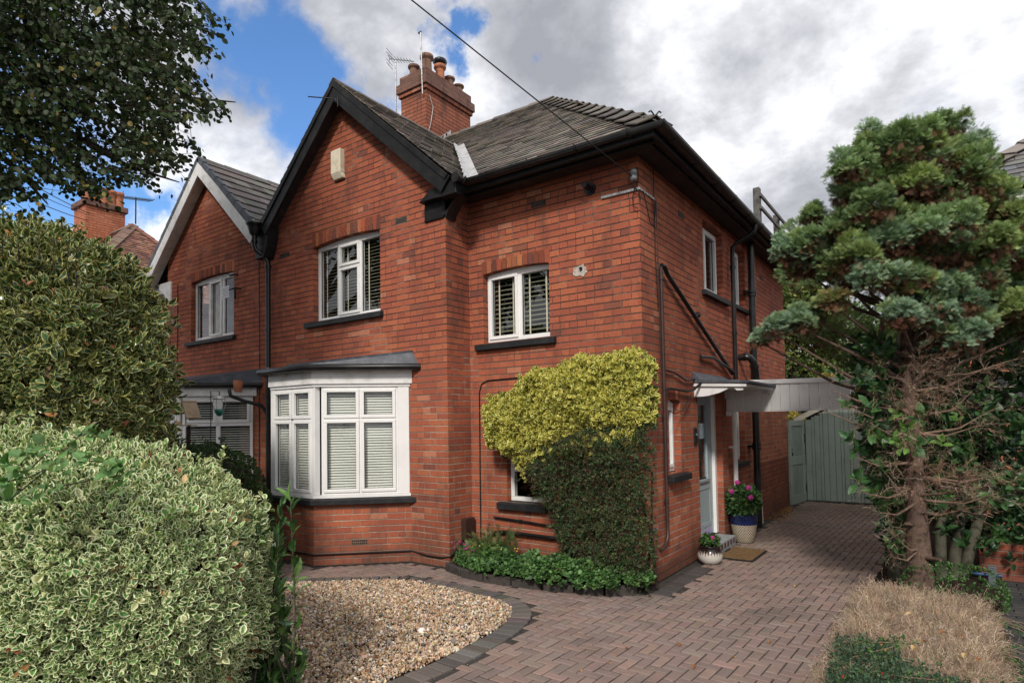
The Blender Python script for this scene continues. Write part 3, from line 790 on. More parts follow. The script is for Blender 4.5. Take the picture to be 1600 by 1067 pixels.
def sill(parent, x0, x1, z0, z1, plane, axis='y', sgn=-1, out=.07, inn=.1, mt='sill_black'):
    q = MB()
    if axis == 'y':
        y0, y1 = plane+sgn*out, plane-sgn*inn
        q.prism([(x0, y0, z0), (x0, y0, z1-.012), (x0, y1, z1+.012), (x0, y1, z0)], (x1-x0, 0, 0))
    else:
        a0, a1 = plane+sgn*out, plane-sgn*inn
        q.prism([(a0, x0, z0), (a0, x0, z1-.012), (a1, x0, z1+.012), (a1, x0, z0)], (0, x1-x0, 0))
    return q.build('sill', mt, parent, .006)

BL_UP = (.05, R(32), .048, 'slat_cream', .10)
# first floor gable window: three lights, the middle split into a small top sash and a tall one
X0 = W1[0]; wW = 1.53; WH = 4.66-3.485
w1 = window(house, (X0, GY+.095, 3.485), (1, 0, 0), (0, -1, 0), wW, WH, [('v', .50, .055, WH-.055, .05), ('v', 1.0, .055, WH-.055, .05)],
            blind=BL_UP, panes=[(.055, .475, .055, WH-.055, False), (.515, .985, .80, WH-.04, True), (.515, .985, .05, .78, True), (1.025, 1.475, .055, WH-.055, False)], top_arch=.045, wb=.022)
sill(house, -5.46, -3.70, 3.385, 3.475, GY)
# right hand first floor window
h2 = .935
w2 = window(house, (-2.267, .095, 2.935), (1, 0, 0), (0, -1, 0), 1.043, h2-.02, [('v', .53, .05, h2-.07, .06)], blind=(.062, R(32), .055, 'slat_cream', .10),
            panes=[(.03, .505, .035, h2-.05, True), (.56, .99, .06, h2-.07, False)], top_arch=.03, wb=.022)
sill(house, -2.38, -1.13, 2.825, 2.915, 0)
# small ground floor window half covered by the shrub
w3 = window(house, (-1.917, .08, .84), (1, 0, 0), (0, -1, 0), .56, .90, [('h', .40, .05, .51, .05)], panes=[(.05, .51, .05, .375, False), (.05, .51, .425, .85, False)])
sill(house, -2.05, -1.30, .735, .83, 0)
# side windows
w4 = window(house, (-.10, 2.22, 3.71), (0, 1, 0), (1, 0, 0), .94, 1.0, [('v', .30, .05, .95, .05)], panes=[(.05, .275, .05, .95, False), (.33, .89, .05, .95, True)])
sill(house, 2.12, 3.32, 3.62, 3.70, 0, 'x', 1)
w5 = window(house, (-.10, 3.76, 3.73), (0, 1, 0), (1, 0, 0), .65, .98, [], panes=[(.05, .60, .05, .93, True)])
sill(house, 3.66, 4.52, 3.64, 3.715, 0, 'x', 1)
w6 = window(house, (-.09, .73, 1.21), (0, 1, 0), (1, 0, 0), .39, .86, [], panes=[(.05, .34, .05, .81, True)], top_arch=.04)
sill(house, .62, 1.26, 1.105, 1.19, 0, 'x', 1, out=.09)
w7 = window(house, (-.09, 3.63, 1.18), (0, 1, 0), (1, 0, 0), .50, 1.0, [], panes=[(.05, .45, .05, .95, True)])
sill(house, 3.42, 4.04, 1.08, 1.165, 0, 'x', 1, out=.09)

# ------------------------------------------------------------------ front door
dr = bpy.data.objects.new('front_door', None); COL.objects.link(dr); dr.parent = house
dr.location = Vector((-.1, 2.3, .16))-house.location
DF = MB(); dx0, dx1 = -.17, -.09
DF.box(dx0, dx1, 1.80, 1.87, .16, 2.26); DF.box(dx0, dx1, 2.79, 2.88, .16, 2.26); DF.box(dx0, dx1, 1.87, 2.79, 2.18, 2.26); DF.build('door_frame', 'white_upvc', dr, .006)
DL = MB(); X = -.135
DL.box(X-.045, X, 1.87, 2.79, .18, .95); DL.box(X-.045, X, 1.87, 2.08, .95, 2.18); DL.box(X-.045, X, 2.58, 2.79, .95, 2.18); DL.box(X-.045, X, 2.08, 2.58, 2.06, 2.18); DL.box(X-.045, X, 2.08, 2.58, .95, 1.0)
DL.box(X, X+.008, 1.98, 2.68, .30, .36); DL.box(X, X+.008, 1.98, 2.68, .84, .90); DL.box(X, X+.008, 1.98, 2.04, .36, .84); DL.box(X, X+.008, 2.62, 2.68, .36, .84)
DL.build('door_leaf', 'door_blue', dr, .004)
q = MB(); q.box(X-.03, X-.02, 2.08, 2.58, 1.0, 2.06); q.build('door_glass', 'glass', dr)
q = MB(); q.box(X, X+.03, 2.05, 2.61, .955, .995); q.build('weather_bar', 'door_blue', dr, .004)
q = MB(); q.tube([(X, 1.93, 1.10), (X+.05, 1.93, 1.10), (X+.055, 1.98, 1.10), (X+.055, 2.05, 1.10)], .009, 8); q.box(X, X+.008, 1.91, 1.95, 1.0, 1.2); q.build('handle', 'black_iron', dr)
q = MB(); q.box(X, X+.012, 2.2, 2.46, .98, 1.02) ; q.build('letter_plate', 'black_iron', dr)
q = MB(); q.box(-.6, -.59, 1.7, 3.0, 0, 2.4); q.build('hall_backdrop', 'room_dark', dr)
# step with dark quarry tiles let into its riser
st = MB(); st.box(-.17, .16, 1.82, 2.86, 0, .14); stp = st.build('doorstep', 'step_grey', house, .008)
for k in range(7):
    q = MB(); q.box(.12, .1625, 1.86+k*.145, 1.93+k*.145, .045, .115); q2 = q.build('quarry_tile', 'quarry_tile', stp); q2.location = (0, 0, 0)
q = MB(); 
for yy in (2.66, 2.77): q.box(-.05, .12, 0, 0, 0, 0) if False else None

# ------------------------------------------------------------------ bay window
bay = bpy.data.objects.new('bay_window', None); COL.objects.link(bay); bay.parent = house
bay.location = Vector((-4.5, -1.0, 0))-house.location
BY = -1.34; BXL, BXR = -5.09, -4.128; CR = (-3.215, GY); CL = (-6.0, GY)
pts = [CL, (BXL, BY), (BXR, BY), CR]
bw = MB()
for a, c in zip(pts[:-1], pts[1:]): bw.quad((a[0], a[1], 0), (c[0], c[1], 0), (c[0], c[1], .83), (a[0], a[1], .83))
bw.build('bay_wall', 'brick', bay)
def off(pts, d):
    """offset the bay outline outwards"""
    cen = np.array([-4.6, GY+.0]); out = []
    P = [np.array(p) for p in pts]
    segs = [(P[i], P[i+1]) for i in range(3)]
    ns = []
    for a, c in segs:
        t = c-a; t /= np.linalg.norm(t); ns.append(np.array([t[1], -t[0]]))
    res = [P[0]+ns[0]*d/abs(ns[0][0]) * abs(ns[0][0]) ]
    # keep end points on the wall plane
    def isect(p, d1, q, d2):
        A = np.array([d1, -d2]).T; s = np.linalg.solve(A, q-p); return p+d1*s[0]
    lines = [(a+n*d, c-a) for (a, c), n in zip(segs, ns)]
    wall = (np.array([0, GY+.0]), np.array([1., 0]))
    res = [isect(*lines[0], *wall), isect(*lines[0], *lines[1]), isect(*lines[1], *lines[2]), isect(*lines[2], *wall)]
    return [tuple(r) for r in res]
def bay_ring(name, d0, d1, z0, z1, mt, bevel=0, slope=0):
    o_, i_ = off(pts, d1), off(pts, d0); mb = MB()
    for k in range(3):
        a, c, e, f_ = o_[k], o_[k+1], i_[k+1], i_[k]
        v = [(a[0], a[1], z0), (c[0], c[1], z0), (e[0], e[1], z0), (f_[0], f_[1], z0), (a[0], a[1], z1-slope), (c[0], c[1], z1-slope), (e[0], e[1], z1), (f_[0], f_[1], z1)]
        mb.mesh(v, [(0, 3, 2, 1), (4, 5, 6, 7), (0, 1, 5, 4), (2, 3, 7, 6)])
    for k, s_ in ((0, 1), (3, -1)):
        a, f_ = o_[k], i_[k]; mb.quad((a[0], a[1], z0), (f_[0], f_[1], z0), (f_[0], f_[1], z1), (a[0], a[1], z1-slope))
    return mb.build(name, mt, bay, bevel)
bay_ring('bay_sill', -.1, .085, .80, .885, 'sill_black', .008, .012)
bay_ring('bay_frame', -.08, .012, .886, .925, 'white_upvc')
bay_ring('bay_fascia', -.08, .04, 2.41, 2.60, 'white_wood', .004)
bay_ring('bay_fascia', -.08, .015, 2.375, 2.412, 'white_upvc')
# posts
for (x, y) in ((BXL+.03, BY+.045), (BXR-.035, BY+.05)):
    q = MB(); q.obox((x, y, 1.65), arr(1, 0, 0), arr(0, 1, 0), arr(0, 0, 1), .05, .045, .725); q.build('bay_post', 'white_upvc', bay, .008)
window.blmat = 'slat_blind'
BBL = (.036, R(58), .031, 'slat_blind', .075)
def bay_win(a, c, wpad0, wpad1):
    a = arr(a[0], a[1], 0); c = arr(c[0], c[1], 0); t = c-a; L = np.linalg.norm(t); t /= L; n = arr(t[1], -t[0], 0)
    o = a+t*wpad0; w = L-wpad0-wpad1; H = 1.45
    z = .925; zt = 1.94-z
    m_ = w/2
    window(bay, (o[0]-n[0]*.01, o[1]-n[1]*.01, z), t, n, w, H, [('v', m_, .04, H-.04, .05), ('h', zt, .04, w-.04, .05)], blind=BBL,
           panes=[(.03, m_-.01, .03, zt-.01, True), (m_+.01, w-.03, .03, zt-.01, True), (.03, m_-.01, zt+.01, H-.03, True), (m_+.01, w-.03, zt+.01, H-.03, True)], dark=True, fr=.045)
bay_win((BXL, BY), (BXR, BY), .03, .03)
bay_win((BXR, BY), CR, .10, .15)
bay_win(CL, (BXL, BY), .1, .05)
q = MB(); t_ = arr(CR[0]-BXR, CR[1]-BY, 0); t_ /= np.linalg.norm(t_)
c_ = arr(CR[0], CR[1], 0)-t_*.075; q.obox(c_+arr(0, 0, 1.65)-arr(t_[1], -t_[0], 0)*.03, t_, arr(t_[1], -t_[0], 0), arr(0, 0, 1), .075, .032, .725); q.build('bay_post', 'white_upvc', bay, .006)
# lead roof of the bay
o1 = off(pts, .13); o2 = [(-5.9, GY-.005), (-5.2, GY-.005), (-4.1, GY-.005), (-3.13, GY-.005)]
br = MB()
for k in range(3): br.quad((*o1[k], 2.665), (*o1[k+1], 2.665), (*o2[k+1], 2.83), (*o2[k], 2.83))
for k in range(3): br.quad((*o1[k+1], 2.64), (*o1[k], 2.64), (*o1[k], 2.665), (*o1[k+1], 2.665))
br.quad((*o1[3], 2.64), (*o1[3], 2.665), (*o2[3], 2.83), (*o2[3], 2.64))
br.build('bay_roof', 'lead', bay)
br = MB()
for k in range(3): br.quad((*o1[k], 2.638), (*o1[k+1], 2.638), (*o2[k+1], 2.638), (*o2[k], 2.638))
br.build('bay_soffit', 'white_wood', bay)
fl = MB(); fl.prism([(-6.0, GY-.012, 2.79), (-3.16, GY-.012, 2.74), (-3.13, GY-.012, 2.80), (-3.13, GY-.012, 2.86), (-6.0, GY-.012, 2.86)], (0, .011, 0)); fl.build('flashing', 'lead', bay)
gp = off(pts, .15); gt = MB(); gt.tube([(*gp[0], 2.625), (*gp[1], 2.62), (*gp[2], 2.622), (*gp[3], 2.628)], .045, 10); gt.build('bay_gutter', 'black_plastic', bay)
q = MB()
for k in range(11):
    t0 = k/10; a = np.array(o1[1 if k < 4 else 2]); 
    s_ = rng.uniform(0, 1); i_ = int(rng.integers(0, 3)); e = np.array(o1[i_])*(1-s_)+np.array(o1[i_+1])*s_
    rr = rng.uniform(.012, .035); q.mesh(*(lambda V_, F_: (V_, F_))([(e[0]+rr*math.cos(j*1.05)*rng.uniform(.7, 1.5), e[1]+.05+rr*math.sin(j*1.05), 2.672+rng.uniform(0, .012)) for j in range(6)], [tuple(range(6))]))
tag(q.build('roof_debris', 'paper', bay), kind='stuff')
q = MB(); q.box(-4.0, -3.78, -1.20, -1.2, 0, 0) if False else None
# air brick in the bay wall (canted face)
tn = arr(CR[0]-BXR, CR[1]-BY, 0); Lc = np.linalg.norm(tn); tn /= Lc; nn_ = arr(tn[1], -tn[0], 0)
ab = MB(); cc_ = arr(BXR, BY, 0)+tn*(Lc*.47)+nn_*.002; ab.obox(cc_+arr(0, 0, .29), tn, nn_, arr(0, 0, 1), .11, .004, .037); ao = ab.build('air_brick', 'terracotta_dark', bay)
ab = MB()
for r_ in range(2):
    for k in range(8): ab.obox(cc_+nn_*.004+tn*((k-3.5)*.026)+arr(0, 0, .29+(r_-.5)*.034), tn, nn_, arr(0, 0, 1), .009, .0015, .012)
q2 = ab.build('slots', 'rubber', ao); q2.location = (0, 0, 0)

# ------------------------------------------------------------------ roof
EZ = 4.97
def tiles(name, org, ut, vt, nrm, poly, w, gauge, th, cols, mt='slate', parent=None, jit=.004, lift=.0, wmul=.96, clamp=None):
    """courses of single slates inside poly (u along eaves, v up the slope)"""
    org, ut, vt, nrm = (np.array(a, float) for a in (org, ut, vt, nrm))
    us = [p[0] for p in poly]; vs = [p[1] for p in poly]
    C_ = []
    r_ = 0; v = min(vs)
    while v < max(vs):
        u = min(us)-w+(r_ % 2)*w/2
        while u < max(us)+w: C_.append((u+w/2, v)); u += w
        v += gauge; r_ += 1
    C_ = np.array(C_); ok = inpoly(C_[:, 0], C_[:, 1]+gauge*.5, poly); C_ = C_[ok]; n = len(C_)
    hw = w/2*wmul*np.ones(n); L = gauge*1.35
    j = rng.normal(0, jit, (n, 2)); lf = np.abs(rng.normal(0, th*.35, n))
    u0 = C_[:, 0]-hw+j[:, 0]; u1 = C_[:, 0]+hw+j[:, 0]
    if clamp is not None: u0 = np.maximum(u0, clamp+j[:, 0]*.4); u1 = np.maximum(u1, clamp+.01)
    v0 = C_[:, 1]+j[:, 1]; v1 = np.minimum(C_[:, 1]+L, max(vs)+.01)
    def P(u, v, z): return org+u[:, None]*ut+v[:, None]*vt+np.asarray(z)[..., None]*nrm
    zt = th*2+lift+lf; zb = th*1+lift+lf
    V = np.stack([P(u0, v0, zb), P(u1, v0, zb), P(u1, v0, zt), P(u0, v0, zt), P(u1, v1, zt*0+lift+.002), P(u0, v1, zt*0+lift+.002), P(u1, v1, zt*0+lift-.002), P(u0, v1, zt*0+lift-.002)], 1)
    Q = np.array([(0, 1, 2, 3), (3, 2, 4, 5), (1, 6, 4, 2), (0, 3, 5, 7)])
    Q = (Q[None]+(np.arange(n)*8)[:, None, None]).reshape(-1, 4)
    # orient: make sure faces look along nrm
    col = palette(n, cols, .16)
    o = big_mesh(name, V.reshape(-1, 3), [Q], np.repeat(col, 8, 0), mt, parent)
    mb = MB(); mb.mesh([org+p[0]*ut+p[1]*vt-nrm*.004 for p in poly], [tuple(range(len(poly)))]); bo = mb.build('roof_boarding', 'soffit_dark', o)
    bo.location = (0, 0, 0)
    return o
SL = [(.185, .158, .138), (.21, .182, .158), (.16, .138, .122), (.24, .208, .178), (.125, .11, .10)]
APX = arr(-3.45, 3.72, 8.25)
# front slope: from eave y=-.4,z=EZ to the ridge
vtf = arr(0, 4.12, 3.28); Lf = np.linalg.norm(vtf); vtf /= Lf; nf = arr(0, -vtf[2], vtf[1])
roof = bpy.data.objects.new('roof', None); COL.objects.link(roof); roof.parent = house; roof.location = Vector((-3, 2, 6))-house.location
GA = arr(-4.5, -.68, 7.0)
vint = (7.0-EZ)/3.28*Lf
front_poly = [(-2.2, 0), (.4, 0), (-3.45, Lf), (-12.5, Lf), (-12.5, 0), (-6.7, 0), (-4.5, vint)]
tiles('roof_slates', (0, -.4, EZ), (1, 0, 0), vtf, nf, front_poly, .22, .125, .009, SL, parent=roof)
# side slope (faces +x)
vts = arr(-3.85, 0, 3.28); Ls = np.linalg.norm(vts); vts /= Ls; ns_ = arr(-vts[2]*-1, 0, vts[0]*-1); ns_ = arr(vts[2], 0, -vts[0])
tiles('roof_slates', (.4, 0, EZ), (0, 1, 0), vts, ns_, [(-.4, 0), (7.88, 0), (3.72, Ls)], .22, .125, .009, SL, parent=roof)
# rear slope closes the volume
q = MB(); q.mesh([(.4, 7.88, EZ), (-12.5, 7.88, EZ), (-12.5, 3.72, 8.25), (-3.45, 3.72, 8.25)], [(0, 1, 2, 3)]); q.build('rear_roof', 'soffit_dark', roof)
# gable slopes
GE_R = arr(-2.2, 0, 4.98); GE_L = arr(-6.46, 0, 5.17)
vr = arr(GA[0]-GE_R[0], 0, GA[2]-GE_R[2]); Lr = np.linalg.norm(vr); vr /= Lr; nr = arr(-vr[2]*-1, 0, 0); nr = arr(vr[2], 0, -vr[0])
# where the main front slope cuts the gable slope
def ymain(z): return -.4+(z-EZ)/3.28*4.12
tiles('roof_slates', (GE_R[0], 0, GE_R[2]), (0, 1, 0), vr, nr, [(-.70, 0), (-.36, 0), (ymain(7.0), Lr), (-.70, Lr)], .22, .125, .009, SL, parent=roof, jit=.005, clamp=-.70)
vl = arr(GA[0]-GE_L[0], 0, GA[2]-GE_L[2]); Ll = np.linalg.norm(vl); vl /= Ll; nl = arr(-vl[2], 0, vl[0])
tiles('roof_slates', (GE_L[0], 0, GE_L[2]), (0, 1, 0), vl, nl, [(-.70, 0), (-.1, 0), (ymain(7.0), Ll), (-.70, Ll)], .22, .125, .009, SL, parent=roof, clamp=-.70)
# ridge and hip tiles
def ridge(a, c, r, step, parent, mt='tile_plain', flat=.55, rise=.35, cols=((.14, .125, .11), (.12, .108, .098), (.16, .14, .12)), ang=R(42), wing=.16, lap=.012, lift0=.03):
    a, c = np.array(a, float), np.array(c, float); t = c-a; L = np.linalg.norm(t); t /= L
    sd_ = np.cross(t, (0, 0, 1)); sd_ /= np.linalg.norm(sd_); up = np.cross(sd_, t)
    n = int(L/step); step = L/n; V = []; Q = []; T = []
    prof = [(-wing*math.cos(ang), -wing*math.sin(ang)), (-wing*.25, -wing*.16), (0, 0), (wing*.25, -wing*.16), (wing*math.cos(ang), -wing*math.sin(ang))]
    cl = palette(n, list(cols), .12)
    for i in range(n):
        # the upper end tucks under the next tile, the lower end stands proud
        for s_, lft in ((i*step-.02, lap*1.0), ((i+1)*step, lap*2.6)):
            for (p, z) in prof: V.append(a+t*s_+sd_*p+up*(z+lft+lift0)); T.append(cl[i])
            for (p, z) in prof: V.append(a+t*s_+sd_*p+up*(z+lft+lift0-.014)); T.append(cl[i])
        k = i*20
        for j in range(4):
            Q.append((k+j, k+j+1, k+10+j+1, k+10+j)); Q.append((k+10+j, k+10+j+1, k+15+j+1, k+15+j)); Q.append((k+j, k+5+j, k+5+j+1, k+j+1))
        Q.append((k, k+10, k+15, k+5)); Q.append((k+4, k+9, k+19, k+14))
    return big_mesh('ridge_tiles', np.array(V), [np.array(Q)], np.array(T), mt, parent)
ridge(APX, arr(-12, 3.72, 8.25), .1, .45, roof)
hip = ridge(APX+arr(0, 0, .0), arr(.36, -.37, EZ+.03), .1, .42, roof, wing=.22, ang=R(25), lap=.023, lift0=.018, cols=((.13, .112, .10), (.115, .10, .092), (.15, .13, .115)))
hip.name = 'hip_tiles'
ridge(arr(-4.5, 2.12, 7.0), GA+arr(0, -.02, 0), .1, .45, roof, wing=.13, lap=.007, lift0=.012, ang=R(40))
q = MB()
for s_ in (-1, 1):
    d = arr(math.cos(R(-45)), math.sin(R(-45)), 0)*1; side_ = arr(d[1], -d[0], 0)
    base = arr(.36, -.37, EZ+.06)
    q.tube([base, base+arr(0, 0, .06)+side_*s_*.02, base+arr(0, 0, .09)+side_*s_*.045, base+arr(0, 0, .075)+side_*s_*.07], .009, 6)
q.build('hip_iron', 'black_iron', roof)
# lead valley between the gable slope and main slope
def on_front(x, z): return arr(x, ymain(z), z)
vb = arr(-2.12, ymain(4.95), 4.95); vtop = arr(-4.5, ymain(7.0), 7.0); vd = vtop-vb
q = MB()
for s0, s1, dz in ((0, .40, .040), (.39, .72, .046), (.71, .96, .040)):
    for (lat, nn2) in ((arr(1, 0, 0), nf), (None, nr)):
        p0, p1 = vb+vd*s0, vb+vd*s1
        side_ = arr(.13, 0, 0) if lat is not None else (-vr*.0+arr(0, 0, 0))
        if lat is not None:
            a1, b1 = p0+arr(.16, 0, 0), p1+arr(.16, 0, 0)
        else:
            a1, b1 = p0+arr(0, -.16, 0), p1+arr(0, -.16, 0)
        Ns = 9; 
        for k in range(Ns):
            e0 = k/Ns; e1 = (k+1)/Ns; wob = .013*((k % 2)*2-1)
            q.quad(p0+(p1-p0)*e0+nn2*dz, a1+(b1-a1)*e0+nn2*(dz+wob), a1+(b1-a1)*e1+nn2*(dz-wob), p0+(p1-p0)*e1+nn2*dz)
q.build('valley_flashing', 'new_lead', roof)
# bargeboards
def barge(a_low, apex, parent, mt, wd, th=.035, name='bargeboard', yplane=-.68, side=1):
    a, c = np.array(a_low, float), np.array(apex, float)
    t = (c-a); t /= np.linalg.norm(t); dn = arr(t[2], 0, -t[0])*side
    if dn[2] > 0: dn = -dn
    inner_apex = c+arr(0, 0, -wd/abs(dn[2]))
    # vertical cut at the apex, square cut at the foot
    q = MB(); q.prism([a, c, inner_apex, a+dn*wd], (0, -th, 0)); return q.build(name, mt, parent, .004)
barge((-6.42, -.66, 5.17), (-4.5, -.66, 6.985), roof, 'black_paint', .23)
barge((-2.24, -.66, 4.975), (-4.5, -.66, 6.985), roof, 'black_paint', .23)
# second face board, set back
barge((-6.36, -.695, 5.235), (-4.5, -.695, 6.99), roof, 'black_paint', .075, .02)
barge((-2.26, -.695, 5.0), (-4.5, -.695, 6.99), roof, 'black_paint', .075, .02)
# soffit boards behind the bargeboards
q = MB()
q.mesh([(-6.4, -.66, 5.02), (-4.5, -.66, 6.80), (-4.5, GY, 6.80), (-6.4, GY, 5.02)], [(0, 1, 2, 3)])
q.mesh([(-2.3, -.66, 4.80), (-4.5, -.66, 6.80), (-4.5, GY, 6.80), (-2.3, GY, 4.80)], [(0, 1, 2, 3)]); q.build('verge_soffit', 'soffit_dark', roof)
# corbel brackets at the gable foot
q = MB()
prof = [(-2.86, 4.58), (-2.86, 4.80), (-2.62, 4.86), (-2.24, 4.90), (-2.26, 4.80), (-2.38, 4.72), (-2.50, 4.60), (-2.506, 4.58)]
q.prism([(x, GY-.03, z) for x, z in prof], (0, .05, 0)); q.prism([(-2.515+.03, GY-.03, 4.53), (-2.505+.04, GY-.03, 4.60), (-2.36, GY-.03, 4.74), (-2.26, GY-.03, 4.80), (-2.26, GY-.03, 4.88), (-2.505, GY-.03, 4.88)], (0, .20, 0))
q.box(-2.48, -2.17, -.655, GY-.031, 4.76, 4.93); q.box(-2.48, -2.17, GY-.03, -.40, 4.86, 4.93); q.prism([(-2.86, GY-.14, 4.79), (-2.48, GY-.14, 4.79), (-2.48, GY-.14, 4.93), (-2.64, GY-.14, 4.93)], (0, .11, 0))
q.box(-2.87, -2.53, GY-.03, GY+.02, 4.56, 4.58); q.build('eaves_bracket', 'black_paint', roof, .005)
q = MB(); q.prism([(-6.6, GY-.19, 4.98), (-6.25, GY-.19, 5.22), (-6.20, GY-.19, 5.10), (-6.28, GY-.19, 4.80), (-6.36, GY-.19, 4.66), (-6.6, GY-.19, 4.66)], (0, .19, 0)); q.build('eaves_bracket', 'black_paint', roof, .005)
# soffits and fascia along the eaves
so_z = ZE
q = MB(); q.mesh([(-2.5, -.4, so_z), (.36, -.4, so_z), (.36, 7.85, so_z), (0, 7.85, so_z), (0, 0, so_z), (-2.5, 0, so_z)], [(0, 1, 2, 3, 4, 5)])
q.mesh([(-2.5, -.4, so_z+.01), (.36, -.4, so_z+.01), (.36, 7.85, so_z+.01), (0, 7.85, so_z+.01), (0, 0, so_z+.01), (-2.5, 0, so_z+.01)], [(5, 4, 3, 2, 1, 0)])
q.box(-.05, .36, 7.5, 7.9, so_z-.01, so_z+.03)
q.build('soffit', 'soffit_dark', roof)
q = MB(); q.box(-2.45, .362, -.42, -.398, so_z-.03, EZ-.01); q.box(.342, .364, -.398, 7.88, so_z-.03, EZ-.01); q.box(-2.2, -2.18, -.64, -.42, 4.83, 4.95); q.build('fascia', 'black_paint', roof, .003)
q = MB(); q.box(-2.3, .30, -.30, -.262, so_z-.045, so_z-.002); q.box(.225, .262, -.262, 7.8, so_z-.045, so_z-.002); q.build('soffit_moulding', 'black_paint', roof, .008)
# gutters: half round, real trough
def half_gutter(path, r, parent, name='gutter', mt='black_plastic', seg=9):
    path = [np.array(p, float) for p in path]; q = MB(); n = len(path); rings = []
    for i, p in enumerate(path):
        t = path[min(i+1, n-1)]-path[max(i-1, 0)]; t[2] = 0; t /= np.linalg.norm(t)
        if 0 < i < n-1:
            t1 = path[i]-path[i-1]; t2 = path[i+1]-path[i]; t1 /= np.linalg.norm(t1); t2 /= np.linalg.norm(t2); k = 1/max(.3, math.sqrt((1+t1@t2)/2))
        else: k = 1
        s_ = arr(t[1], -t[0], 0)*k
        rg_ = []
        for rr in (r, r-.006):
            for j in range(seg): th = math.pi+math.pi*j/(seg-1); rg_.append(p+s_*rr*math.cos(th)+arr(0, 0, rr*math.sin(th)))
        rings.append(rg_)
    V = [v for rg_ in rings for v in rg_]; K = 2*seg; F_ = []
    for i in range(n-1):
        for j in range(seg-1):
            F_.append((i*K+j, (i+1)*K+j, (i+1)*K+j+1, i*K+j+1)); F_.append((i*K+seg+j, i*K+seg+j+1, (i+1)*K+seg+j+1, (i+1)*K+seg+j))
        F_.append((i*K, i*K+seg, (i+1)*K+seg, (i+1)*K)); F_.append((i*K+seg-1, (i+1)*K+seg-1, (i+1)*K+K-1, i*K+K-1))
    for i in (0, n-1):
        F_.append(tuple([i*K+j for j in range(seg)]))
    q.mesh(V, F_, False)
    return q
gz = 4.945
gpath = [(-2.13, -.70, gz+.005), (-2.13, -.475, gz+.003), (.425, -.475, gz), (.425, 7.95, gz-.02)]
gq = half_gutter(gpath, .062, roof)
for i in range(3):
    a, c = np.array(gpath[i]), np.array(gpath[i+1]); L = np.linalg.norm(c-a); k = int(L/.8)
    for j in range(k+1):
        p = a+(c-a)*((j+.5)/(k+1)); t = (c-a)/L; s_ = arr(t[1], -t[0], 0)
        pth = [p+s_*.068*math.cos(th)+arr(0, 0, .068*math.sin(th)) for th in np.linspace(math.pi*.93, 2.07*math.pi, 9)]
        gq.tube(pth, .009, 5)
        gq.tube([p-s_*.06+arr(0, 0, -.03), p-s_*.085+arr(0, 0, -.10)], .008, 5) if i != 0 else None
gq.build('gutter', 'black_plastic', roof)
q = MB(); q.tube([(-2.13, -.70, gz-.015), (-2.13, -.715, gz-.015)], .066, 10); q.build('gutter_end', 'black_plastic', roof)

# chimney
ch = bpy.data.objects.new('chimney', None); COL.objects.link(ch); ch.parent = house; ch.location = Vector((-6.45, 3.75, 8))-house.location
q = MB(); q.box(-6.85, -6.10, 3.0, 4.5, 6.3, 9.05); q.build('chimney_stack', 'brick_chimney', ch)
q = MB(); q.box(-6.89, -6.06, 2.96, 4.54, 9.05, 9.14); q.build('corbel_course', 'brick_chimney', ch)
q = MB(); q.box(-6.93, -6.02, 2.92, 4.58, 9.14, 9.33); q.box(-6.87, -6.08, 2.98, 4.52, 9.33, 9.52); q.build('chimney_crown', 'brick_crown', ch, .006)
q = MB(); q.box(-6.8, -6.15, 3.06, 4.44, 9.52, 9.55); q.build('flaunching', 'stone_grey', ch, .01)
pots = [(-6.66, 3.22, .30, 'terracotta_dark', .115), (-6.30, 3.25, .42, 'terracotta_dark', .13), (-6.28, 3.66, .38, 'terracotta', .12), (-6.30, 4.0, .26, 'terracotta_dark', .115), (-6.30, 4.32, .22, 'terracotta_dark', .115), (-6.66, 3.8, .3, 'terracotta', .115)]
for (x, y, h_, mt_, r_) in pots:
    q = MB(); q.lathe([(r_*.95, 0), (r_*.86, h_*.3), (r_*.82, h_*.72), (r_*.84, h_*.76), (r_*1.12, h_*.80), (r_*1.18, h_*.86), (r_*1.15, h_*.97), (r_*1.05, h_), (r_*.8, h_), (r_*.75, h_*.5)], (x, y, 9.54), 20)
    q.build('chimney_pot', mt_, ch)
q = MB(); q.lathe([(.115, .40), (.165, .45), (.15, .50), (.06, .56), (0, .58)], (-6.28, 3.66, 9.54), 20); q.lathe([(.02, .2), (.02, .46)], (-6.28, 3.66, 9.54), 8); q.build('cowl', 'black_iron', ch)
# lead flashing steps at the chimney foot
q = MB()
for k in range(6):
    y0 = 3.0+k*.125; z0 = EZ+(y0+.4)/4.12*3.28
    q.prism([(-6.095, y0, z0+.02), (-6.095, y0+.17, z0+.15), (-6.095, y0+.17, z0+.27), (-6.095, y0, z0+.12)], (-.004, 0, 0))
q.prism([(-6.86, 2.985, 7.62), (-6.08, 2.985, 7.62), (-6.08, 2.985, 7.80), (-6.86, 2.985, 7.80)], (0, .01, 0))
q.build('step_flashing', 'new_lead', ch)
q = MB(); q.tube([(-6.09, 3.1, 8.95), (-6.08, 3.2, 8.7), (-6.085, 3.12, 8.3), (-6.08, 3.02, 8.05)], .008, 6); q.build('aerial_cable', 'galv', ch)

# ------------------------------------------------------------------ pipes and fittings on the house
def pipe(name, path, r, mt='black_plastic', parent=None, clips=(), seg=12, cr=1.35, collar=None):
    q = MB(); q.tube(path, r, seg)
    for (p, t) in clips:
        p = np.array(p, float); t = np.array(t, float); q.tube([p-t*.02, p+t*.02], r*cr, seg)
    return q.build(name, mt, parent)
